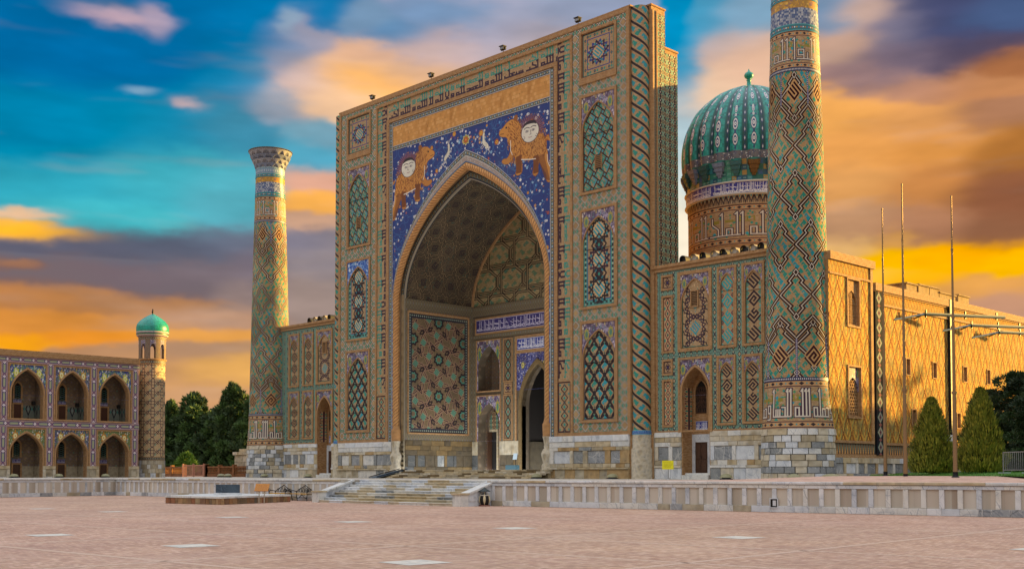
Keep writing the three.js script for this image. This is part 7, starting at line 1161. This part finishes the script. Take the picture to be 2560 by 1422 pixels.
{ // yellow notice on a stand
  const x = 22.3, z = 3, t = thing('notice_stand', 'yellow notice board on a slim steel stand', 'notice', x, 1.33, z, undefined, 0);
  const face = std(tex(256, 160, (c, w, h) => { c.fillStyle = '#e6dc18'; c.fillRect(0, 0, w, h); c.fillStyle = '#6a6416'; for (const [y, a, b] of [[34, 30, 190], [58, 50, 220], [80, 40, 216], [100, 34, 206], [122, 60, 180]]) for (let q = a; q < b;) { const l = rr(8, 26); c.fillRect(q, y, l, 5); q += l + 6; } }), 0.6);
  part(t, 'board', new MB().box(x - 0.46, 1.98, z - 0.03, x + 0.46, 2.55, z).geo(), plain('#d8cf20', 0.6)); part(t, 'board_face', new MB().quad([x - 0.46, 1.98, z + 0.004], [x + 0.46, 1.98, z + 0.004], [x + 0.46, 2.55, z + 0.004], [x - 0.46, 2.55, z + 0.004]).geo(), face);
  part(t, 'post', new MB().bar([x, 1.35, z - 0.05], [x, 2.2, z - 0.05], 0.025, 8).geo(), plain('#8d8f90', 0.3, { metalness: 0.8 })); part(t, 'foot', lathe([[0.17, 1.33], [0.16, 1.36], [0.03, 1.4]], x, z - 0.05, 16), plain('#a5a6a6', 0.3, { metalness: 0.8 }));
}
{ // small boards inside the arch
  const t = thing('information_board', 'pale notice on a dark plinth beside the inner doorway', 'information board', -1.4, 2.0, -6.2);
  part(t, 'plinth', new MB().box(-2.1, 2.0, -6.5, -0.9, 2.42, -6.0).geo(), plain('#274f5c', 0.5)); part(t, 'post', new MB().bar([-1.1, 2.4, -6.25], [-1.1, 3.0, -6.25], 0.03).geo(), M.iron);
  part(t, 'panel', new MB().quad([-1.32, 2.9, -6.1], [-0.84, 2.9, -6.1], [-0.84, 3.42, -6.2], [-1.32, 3.42, -6.2]).quad([-1.32, 2.9, -6.13], [-1.32, 3.42, -6.23], [-0.84, 3.42, -6.23], [-0.84, 2.9, -6.13]).geo(), plain('#a9bcc6', 0.4));
}
{ // litter bin by the stairs
  const x = 24.5, z = 21.35, t = thing('litter_bin', 'bulbous litter bin with black panels and pointed lid by the stairs', 'litter bin', x, 0, z), n = 6;
  part(t, 'base', lathe([[0.3, 0], [0.3, 0.05], [0.22, 0.07]], x, z, 24), plain('#7a4a3a', 0.7));
  part(t, 'drum', lathe([[0.18, 0.06], [0.26, 0.2], [0.29, 0.36], [0.25, 0.56]], x, z, 24), M.black); part(t, 'rim', lathe([[0.255, 0.55], [0.27, 0.57], [0.255, 0.59]], x, z, 24), plain('#cfcabd', 0.5));
  for (let k = 0; k < n; k++) { const th = k / n * 6.283 + 0.78, g = surf((u, v) => { const y = 0.05 + v * 0.72, r = 0.21 + 0.12 * Math.sin(Math.PI * Math.min(1, v * 1.15)) - 0.03 * v, w = (0.06 + 0.24 * Math.sin(Math.PI * Math.min(1, v * 1.1)) ** 1.4) * 0.9, a = th + (u - 0.5) * w * 1.6; return [x + r * Math.cos(a), y, z + r * Math.sin(a)]; }, 4, 12); part(t, 'stave', g, plain('#cdbf98', 0.6)); }
  part(t, 'lid', lathe([[0.31, 0.76], [0.3, 0.79], [0.08, 0.92], [0.05, 0.97], [0.01, 0.99]], x, z, 24), plain('#10201e', 0.5));
}
// iron benches with yellow seats
{
  const bench = thing('park_bench', 'black iron bench with yellow seat, half hidden by the stone platform', 'bench', 4.3, 0, 21.75, 'scrolled iron benches by the terrace wall', -0.02);
  bench.userData.at = [0, 0, 0];
  const w = 0.95, arc = (cx, cy, r, a0, a1, n = 10, z = -0.22, ry = r) => [...Array(n + 1)].map((_, i) => { const a = a0 + (a1 - a0) * i / n; return [cx + r * Math.cos(a), cy + ry * Math.sin(a), z]; });
  const back = new MB(); back.path([[-w, 0.58, -0.22], [-0.6, 0.72, -0.24], [-0.25, 0.86, -0.26], [0, 0.98, -0.27], [0.25, 0.86, -0.26], [0.6, 0.72, -0.24], [w, 0.58, -0.22]], 0.022).bar([-w, 0.56, -0.22], [w, 0.56, -0.22], 0.02);
  for (const c of [-0.66, -0.33, 0, 0.33, 0.66]) back.path(arc(c, 0.6 + (0.34 - Math.abs(c) * 0.3) / 2, 0.1, 0, 6.283, 14, -0.23, (0.34 - Math.abs(c) * 0.3) / 2), 0.014, 5); for (const c of [-0.5, -0.16, 0.16, 0.5]) back.path(arc(c, 0.56, 0.12, 0, Math.PI, 8, -0.23, 0.24), 0.014, 5);
  local(bench, 'backrest', back.geo(), M.iron);
  for (let i = 0; i < 4; i++) local(bench, 'seat_slat', new MB().box(-w + 0.02, 0.42, -0.2 + i * 0.115, w - 0.02, 0.46, -0.1 + i * 0.115).geo(), plain('#c9971c', 0.6));
  for (const s of [-1, 1]) { local(bench, 'leg', new MB().path([[s * w, 0, 0.26], [s * w, 0.43, 0.24], [s * w, 0.6, 0.26], [s * w, 0.64, 0.05], [s * w, 0.58, -0.22], [s * w, 0.3, -0.22], [s * w, 0, -0.3]], 0.026).bar([s * w, 0.43, 0.24], [s * w, 0.43, -0.22], 0.02).geo(), M.iron); local(bench, 'armrest', new MB().path(arc(s * w, 0.64, 0.1, 0, 5, 8, 0.22), 0.02).geo(), M.iron); }
  local(bench, 'stretcher', new MB().path([[-0.6, 0.12, 0], [-0.3, 0.2, 0], [0, 0.4, 0], [0.3, 0.2, 0], [0.6, 0.12, 0]], 0.018).bar([-w, 0.2, 0], [w, 0.2, 0], 0.016).geo(), M.iron);
  bench.position.set(5.55, 0, 21.5);
  dup(bench, 7.88, 0, 21.45, 'black iron bench with yellow seat, right beside the stair pedestal', -0.02);
}
{ // low stone platform with a plaque
  const t = thing('stone_platform', 'low platform faced with coloured stone blocks on the plaza', 'platform', 8, 0, 27);
  const pts = [[-1.0, 23.4], [1.2, 29.2], [6.9, 31.2], [13.2, 30.4], [9.7, 23.2]].map(([x, z]) => [x, z]);
  const F = [[7.0, 30.75], [12.4, 29.9], [9.3, 23.3], [-2.2, 23.9], [-2.4, 24.2]];
  const V4 = [[-3.2, 24.6], [7.54, 30.4], [12.6, 29.8], [9.4, 23.3]]; // corners that show: left, front left, front, right
  const ring = [[7.45, 30.5], [12.55, 29.85], [9.45, 23.3], [1.8, 23.6]];
  const g = new THREE.ExtrudeGeometry(poly(ring.map(([x, z]) => [x, -z])), { depth: 0.1, bevelEnabled: false }); g.rotateX(-Math.PI / 2); g.translate(0, 0.34, 0); { const p = g.attributes.position, u = g.attributes.uv; for (let i = 0; i < p.count; i++) u.setXY(i, p.getX(i) * 0.5, p.getZ(i) * 0.5); } g.clearGroups(); part(t, 'slab', g, MARB[3]);
  const cols = ['#b5793a', '#8d5a3a', '#a98a5c', '#6d5a48', '#b08c6a', '#c9a27a', '#8f8468', '#a8582c', '#5a6470', '#b3a58c', '#9c6a3e', '#7f4a38'].map((c) => tint(T.stone, new THREE.Color(c).lerp(new THREE.Color('#ffe9cc'), 0.22).getStyle(), 0.8));
  for (let e = 0; e < 4; e++) { const [ax, az] = ring[e], [bx, bz] = ring[(e + 1) % 4], L = Math.hypot(bx - ax, bz - az), mt = new THREE.Matrix4().makeRotationY(Math.atan2(-(bz - az), bx - ax)).setPosition(ax, 0, az); for (let x = 0; x < L - 0.05;) { let w = rr(0.24, 0.5); if (L - x - w < 0.2) w = L - x; part(t, 'stone', new MB().stone(x + 0.008, 0, x + w - 0.008, 0.34, -0.2, -0.03 + rr(-0.015, 0.01), 0.02).geo().applyMatrix4(mt), pick(cols)); x += w; } }
  part(t, 'core', (() => { const q = new THREE.ExtrudeGeometry(poly(ring.map(([x, z]) => [8 + (x - 8) * 0.93, -(27 + (z - 27) * 0.93)])), { depth: 0.33, bevelEnabled: false }); q.rotateX(-Math.PI / 2); q.clearGroups(); return q; })(), M.joint);
  const pl = thing('plaque', 'dark blue marble plaque standing on the stone platform', 'plaque', 7.9, 0.44, 26.7, undefined, 0.72); pl.userData.at = [0, 0, 0];
  local(pl, 'slab', new MB().box(-0.72, 0.12, -0.06, 0.72, 0.62, 0.02, 0.5).geo(), tint(T.slate, '#6d8496', 0.35)); local(pl, 'foot', boxG(-0.8, 0, -0.14, 0.8, 0.12, 0.14, 0.5), MARB[1]);
  const sg = thing('sign_board', 'tilted orange sign board on two legs before the platform', 'sign', 11.5, 0, 26.6, undefined, 0.6); sg.userData.at = [0, 0, 0];
  local(sg, 'panel', new MB().quad([-0.42, 0.72, 0.18], [0.42, 0.72, 0.18], [0.42, 1.12, -0.06], [-0.42, 1.12, -0.06]).quad([-0.42, 0.69, 0.16], [-0.42, 1.09, -0.08], [0.42, 1.09, -0.08], [0.42, 0.69, 0.16]).quad([-0.42, 0.69, 0.16], [0.42, 0.69, 0.16], [0.42, 0.72, 0.18], [-0.42, 0.72, 0.18]).geo(), std(tex(128, 64, (c, w, h) => { c.fillStyle = '#c08030'; c.fillRect(0, 0, w, h); c.fillStyle = '#8a5418'; for (let y = 12; y < 56; y += 10) for (let q = 10; q < 110;) { const l = rr(6, 18); c.fillRect(q, y, l, 3); q += l + 5; } }), 0.6));
  for (const s of [-1, 1]) local(sg, 'leg', new MB().bar([s * 0.16, 0, 0.1], [s * 0.16, 0.88, 0.06], 0.03, 8).geo(), plain('#a9a08c', 0.5));
}
{ // flagpoles without flags
  const pole = (x, y, z, h, l) => { const t = thing('flagpole', `bare tapering steel flagpole, ${l}`, 'flagpole', x, y, z, 'bare flagpoles on the forecourt'), mt = plain('#9a7d5a', 0.35, { metalness: 0.55 }); let y0 = y, r = 0.1; [0.3, 0.27, 0.24, 0.19].forEach((f, i) => { part(t, 'pole_section', lathe([[r, y0], [r * 0.8, y0 + h * f]], x, z, 14, 1, 1), mt); part(t, 'collar', lathe([[r * 1.08, y0 + h * f - 0.05], [r * 1.08, y0 + h * f + 0.05]], x, z, 14), mt); y0 += h * f; r *= 0.72; }); part(t, 'base_plate', lathe([[0.17, y], [0.17, y + 0.04], [0.11, y + 0.06], [0.11, y + 0.25]], x, z, 16), M.iron); };
  pole(38.61, 1.56, 5.16, 14.4, 'leftmost and farthest of three'); pole(42.69, 1.44, 10.99, 14.1, 'tallest, in the middle of three'); pole(45.68, 1.53, 12.22, 12.7, 'rightmost of three, beside the big cypress');
}
{ // crowd barrier
  const t = thing('crowd_barrier', 'galvanised steel crowd barrier at the right edge of the lawn', 'barrier', 47.2, 1.7, 10.7, undefined, -0.72); t.userData.at = [0, 0, 0];
  const mt = plain('#9aa2a6', 0.35, { metalness: 0.7 }); local(t, 'rail', new MB().bar([0, 0.95, 0], [2.3, 0.95, 0], 0.022).geo(), mt); local(t, 'rail', new MB().bar([0, 0.16, 0], [2.3, 0.16, 0], 0.022).geo(), mt); local(t, 'post', new MB().bar([0, 0, 0], [0, 0.97, 0], 0.022).geo(), mt); local(t, 'post', new MB().bar([2.3, 0, 0], [2.3, 0.97, 0], 0.022).geo(), mt);
  for (let k = 1; k < 13; k++) local(t, 'bar', new MB().bar([k * 0.177, 0.16, 0], [k * 0.177, 0.95, 0], 0.012, 5).geo(), mt); local(t, 'foot', new MB().bar([0.1, 0.03, -0.28], [0.1, 0.03, 0.28], 0.02).bar([2.2, 0.03, -0.28], [2.2, 0.03, 0.28], 0.02).geo(), mt);
}
{ const t = thing('utility_box', 'small pale box on a post between the two cypresses', 'utility box', 36.6, 1.7, -7.0); part(t, 'post', new MB().bar([36.6, 1.6, -7.0], [36.6, 3.3, -7.0], 0.05).geo(), M.iron); part(t, 'cabinet', new MB().box(36.25, 3.25, -7.15, 36.95, 4.1, -6.85).geo(), plain('#b9bcc2', 0.5)); part(t, 'cabinet_door', new MB().stone(36.3, 3.3, 36.9, 4.05, -6.85, -6.83, 0.01).geo(), plain('#c4c7cc', 0.5)); }
{ const t = thing('waste_container', 'squat teal container beside the corner tower', 'container', -48.6, 1.33, 3.6); part(t, 'body', lathe([[0.42, 1.33], [0.5, 1.9], [0.5, 2.3], [0.44, 2.36]], -48.6, 3.6, 16), plain('#0f6a6c', 0.5)); part(t, 'lid', lathe([[0.52, 2.36], [0.5, 2.44], [0.02, 2.52]], -48.6, 3.6, 16), plain('#0c5a5e', 0.5)); }
// ---------------------------------------------------------------- brown balustrade, gate and stone block behind
{
  const terra = tint(T.stone, '#a8744a', 0.85), Z0 = -6;
  const t = thing('balustrade', 'pierced brown balustrade running behind the left minaret', 'balustrade', -52, B, Z0);
  const bay = (x0, x1) => { part(t, 'rail', new MB().box(x0, 2.36, Z0 - 0.12, x1, 2.54, Z0 + 0.12, 0.5).geo(), terra); part(t, 'rail', new MB().box(x0, 1.32, Z0 - 0.12, x1, 1.72, Z0 + 0.12, 0.5).geo(), terra); const n = Math.round((x1 - x0) / 0.3); for (let k = 0; k < n; k++) { const x = x0 + (k + 0.5) * (x1 - x0) / n; part(t, 'baluster', lathe([[0.05, 1.7], [0.1, 1.84], [0.05, 2.0], [0.05, 2.06], [0.1, 2.24], [0.05, 2.38]], x, Z0, 8), terra); } };
  for (const [a, b] of [[-62.8, -60.2], [-59.8, -57.2], [-51.6, -49.1], [-48.7, -46], [-45.6, -42.2], [-41.8, -38.5]]) { bay(a, b); part(t, 'pier', new MB().box(a - 0.4, 1.32, Z0 - 0.2, a, 2.72, Z0 + 0.2, 0.5).geo(), terra); }
  part(t, 'pier', new MB().box(-57.2, 1.32, Z0 - 0.2, -56.8, 2.78, Z0 + 0.2, 0.5).geo(), terra); part(t, 'pier', new MB().box(-52, 1.32, Z0 - 0.2, -51.6, 2.78, Z0 + 0.2, 0.5).geo(), terra);
  const g = thing('garden_gate', 'pinkish slatted double gate standing half open in the balustrade', 'gate', -54.4, B, Z0 + 0.3), pk = plain('#a8745c', 0.7);
  for (const [x0, x1] of [[-56.7, -54.5], [-54.3, -52.1]]) { const lf = part(g, 'gate_leaf', plate(rect(x0, 1.36, x1, 2.72), [rect(x0 + 0.14, 1.5, x1 - 0.14, 2.58)], Z0 + 0.25, Z0 + 0.33), pk); const n = 7; for (let k = 0; k < n; k++) part(lf, 'slat', new MB().box(x0 + 0.2 + k * 0.27, 1.5, Z0 + 0.27, x0 + 0.3 + k * 0.27, 2.58, Z0 + 0.31).geo(), pk); }
  for (const x of [-56.85, -54.4, -51.95]) part(g, 'gate_post', new MB().box(x - 0.09, 1.32, Z0 + 0.2, x + 0.09, 2.86, Z0 + 0.38).geo(), pk);
  const k = thing('stone_kiosk', 'low square block of grey stone behind the balustrade', 'stone block', -44.5, B, -8);
  for (const [y0, y1, d] of [[B, 2.2, 0], [2.2, 3.0, 0.05], [3.0, 3.8, 0.05], [3.8, 4.15, -0.12], [4.15, 4.5, 0.4]]) stoneRow(k, -47.6 + d, -40.8 - d, y0, y1, -10, -7 - d, 0.9, 1.8, [STON[0], STON[3], STON[4], STON[1]]);
  part(k, 'core', boxG(-47.3, B, -11, -41, 4.1, -7.6, 0.5), STON[4]);
}
// ---------------------------------------------------------------- trees
const leafM = (hex, r = 0.75) => plain(hex, r, { side: THREE.DoubleSide });
// a crown made of many needle tufts: clumps = [[x, y, z, rx, ry], ...]
function tufts(clumps, per, s, mt, parent, name, up = 0.2) {
  const m = new MB();
  for (const [cx, cy, cz, rx, ry] of clumps) for (let i = 0; i < per; i++) {
    const a = rnd() * 6.283, q = Math.acos(rr(-1, 1)), k = Math.cbrt(rr(0.25, 1)), px = cx + rx * k * Math.sin(q) * Math.cos(a), py = cy + ry * k * Math.cos(q), pz = cz + rx * k * Math.sin(q) * Math.sin(a);
    let d = V(px - cx, (py - cy) * 1.2, pz - cz).normalize(); d.add(V(rr(-0.7, 0.7), rr(-0.5, 0.7) + up, rr(-0.7, 0.7))).normalize();
    const l = s * rr(0.6, 1.4), e = V(rr(-1, 1), rr(-1, 1), rr(-1, 1)).cross(d).normalize().multiplyScalar(l * 0.26), P = [px, py, pz];
    m.tri([P[0] - e.x, P[1] - e.y, P[2] - e.z], [P[0] + e.x, P[1] + e.y, P[2] + e.z], [P[0] + d.x * l, P[1] + d.y * l, P[2] + d.z * l], [0, 0], [1, 0], [0.5, 1]);
  }
  return local(parent, name, m.geo(), mt);
}
function pine(x, y, z, h, w, label, o = {}) {
  const t = thing('pine_tree', label, 'tree', x, y, z, o.group); t.userData.at = [0, 0, 0];
  const bark = std(T.bark, 0.9), H = h;
  local(t, 'trunk', lathe([[w * 0.05 + 0.1, 0], [w * 0.035 + 0.06, H * 0.5], [0.05, H * 0.93]], 0, 0, 10, 2, 4), bark);
  const cl = [], limb = new MB(), n = o.n ?? 34, low = o.low ?? 0.08;
  for (let i = 0; i < n; i++) { const f = low + (1 - low) * (i + rnd() * 0.7) / n, prof = (o.prof ?? ((q) => Math.pow(Math.sin(Math.PI * Math.min(1, 0.22 + q * 0.74)), 0.8)))(f), a = i * 2.4 + rr(-0.4, 0.4), r = w / 2 * prof * rr(0.25, 0.95), c = [r * Math.cos(a), H * f * 0.97, r * Math.sin(a), w * rr(0.1, 0.19) * (0.55 + 0.45 * prof), h * rr(0.04, 0.075)]; cl.push(c); limb.bar([0, H * f * 0.9, 0], [c[0] * 0.9, c[1], c[2] * 0.9], 0.05, 5, 0.015); }
  for (let i = 0; i < 5; i++) cl.push([rr(-0.1, 0.1) * w * 0.6, H * rr(0.9, 1.0), rr(-0.1, 0.1) * w * 0.6, w * 0.06, h * 0.04]);
  local(t, 'limb', limb.geo(), bark);
  tufts(cl.filter((_, i) => i % 2), o.per ?? 420, o.s ?? 0.34, leafM(o.c1 ?? '#324822'), t, 'crown', 0.35); tufts(cl.filter((_, i) => i % 2 === 0), o.per ?? 420, o.s ?? 0.34, leafM(o.c2 ?? '#44602a'), t, 'crown', 0.35);
  return t;
}
{
  const G = 'dark trees between the arcade and the left minaret', F = [[-94, -24, 11.0, 4.6, 'leftmost, beside the corner tower'], [-87.4, -24, 12.0, 7.2, 'big bushy one second from left'], [-81.2, -25, 10.0, 7.4, 'lower one in the middle'], [-76, -24, 12.8, 6.2, 'tallest, with an open top'], [-71.4, -25, 11, 7, 'touching the left minaret'], [-90, -29, 9.6, 8, 'rear one at the left'], [-83.5, -31, 9.4, 9, 'rear one at the right']];
  for (const [x, z, h, w, l] of F) pine(x, 1.3, z, h, w, `dark evergreen tree behind the balustrade, ${l}`, { group: G, n: 52, per: 230, s: 0.55, low: 0.04 });
  const u = thing('undergrowth', 'dense dark bushes closing the gap under the far trees', 'bushes', -80, 1.3, -30); u.userData.kind = 'stuff'; u.userData.at = [0, 0, 0];
  tufts([...Array(60)].map((_, i) => [-24 + (i % 30) * 1.6 + rr(-1, 1), rr(0.6, 3.6), rr(-12, 0), 2, 1.6]), 240, 0.5, leafM('#2c3c1c'), u, 'bush_mass');
  const s = thing('shrub', 'bright green shrub behind the balustrade gate', 'shrub', -69.5, 1.33, -13); s.userData.at = [0, 0, 0];
  local(s, 'stem', new MB().bar([0, 0, 0], [0.1, 1, 0], 0.06).bar([0, 0.2, 0], [-0.5, 1.2, 0.2], 0.04).bar([0, 0.2, 0], [0.6, 1.3, -0.2], 0.04).geo(), std(T.bark, 0.9)); tufts([[0, 1.5, 0, 1.3, 1.1], [-1, 1.1, 0.2, 0.9, 0.8], [1, 1.2, 0, 0.9, 0.9], [0.2, 2.4, 0, 0.7, 0.6]], 700, 0.4, leafM('#55751f'), s, 'foliage');
}
// clipped conical cypresses of upright sprays
function cypress(x, y, z, h, w, label) {
  const t = thing('cypress', label, 'cypress', x, y, z, 'conical cypresses on the lawn'); t.userData.at = [0, 0, 0];
  local(t, 'trunk', lathe([[0.1, 0], [0.07, h * 0.5], [0.02, h * 0.95]], 0, 0, 8, 1, 3), std(T.bark, 0.9));
  const R = (f) => w / 2 * Math.pow(1 - f, 0.72) * (f < 0.1 ? 0.78 + 2.2 * f : 1) + 0.04;
  const lay = [new MB(), new MB(), new MB()];
  for (let i = 0; i < 15000; i++) {
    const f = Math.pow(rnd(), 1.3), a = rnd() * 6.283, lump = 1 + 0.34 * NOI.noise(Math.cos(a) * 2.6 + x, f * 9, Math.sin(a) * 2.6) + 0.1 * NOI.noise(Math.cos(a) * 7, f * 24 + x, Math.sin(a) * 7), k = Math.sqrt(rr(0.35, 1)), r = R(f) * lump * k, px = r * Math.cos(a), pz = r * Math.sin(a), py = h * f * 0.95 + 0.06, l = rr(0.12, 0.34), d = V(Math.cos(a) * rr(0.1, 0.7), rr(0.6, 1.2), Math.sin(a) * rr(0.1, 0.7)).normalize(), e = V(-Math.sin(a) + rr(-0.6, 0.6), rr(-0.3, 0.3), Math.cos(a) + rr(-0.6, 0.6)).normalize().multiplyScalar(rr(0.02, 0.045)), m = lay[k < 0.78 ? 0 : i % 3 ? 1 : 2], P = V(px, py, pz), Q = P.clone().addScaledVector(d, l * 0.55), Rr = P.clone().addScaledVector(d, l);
    m.tri(P.toArray(), Q.clone().add(e).toArray(), Rr.toArray(), [0, 0], [1, 0.5], [0, 1]).tri(P.toArray(), Rr.toArray(), Q.clone().sub(e).toArray(), [0, 0], [0, 1], [1, 0.5]);
  }
  ['#374210', '#6b7418', '#9a962e'].forEach((c, i) => local(t, 'foliage', lay[i].geo(), leafM(c)));  // inner sprays darker, outer tips lighter: shade and highlights put into the colours
}
cypress(39.9, 1.66, 2.4, 4.15, 2.7, 'slimmer conical cypress on the lawn, left of the right flagpole');
cypress(43.9, 1.68, 5.4, 4.3, 2.55, 'broad olive green cypress between flagpole and barrier');
{
  const R = [[36.6, -12.8, 5.4, 4.2, 'smaller one showing beside the big cypress'], [39.8, -9.8, 6.2, 5.4, 'full one above the big cypress'], [42.4, -6.6, 5.9, 5.2, 'at the right edge of the picture'], [42, -13, 5.6, 5, 'rear one at the right']];
  for (const [x, z, h, w, l] of R) pine(x, 1.6, z, h, w, `dark pine in front of the side wall, ${l}`, { group: 'pines below the side wall', n: 40, per: 420, s: 0.2, low: 0.05, c1: '#22341a', c2: '#304622', prof: (q) => 0.75 + 0.25 * Math.sin(q * 3) - 0.5 * q * q });
  // an unseen belt of trees added off to the right to shade the plaza
  const b = thing('added_tree_belt', 'unseen belt of tall trees added beyond the lawn to shade the plaza', 'trees', 88, 1.3, -46); b.userData.kind = 'stuff'; b.userData.at = [0, 0, 0];
  const cl = []; for (let i = 0; i < 150; i++) { const x = -52 + i * 0.6, top = 4.6 + 5.4 * sstep(-46, -37, x) + 8 * sstep(-36, -28, x) + 0.9 * Math.sin(i * 0.7); for (let y = 1.4; y < top; y += 2.1) cl.push([x + rr(-1, 1), y, rr(-3, 3), 2.1, 1.9]); }
  tufts(cl, 60, 0.95, leafM('#22301a'), b, 'foliage'); const tr = new MB(); for (let i = 0; i < 20; i++) tr.bar([-50 + i * 4, 0, 0], [-50 + i * 4, i < 4 ? 3 : 9, 0], 0.25, 6, 0.1); local(b, 'trunks', tr.geo(), std(T.bark, 0.9));
}
renderer.render(scene, camera);
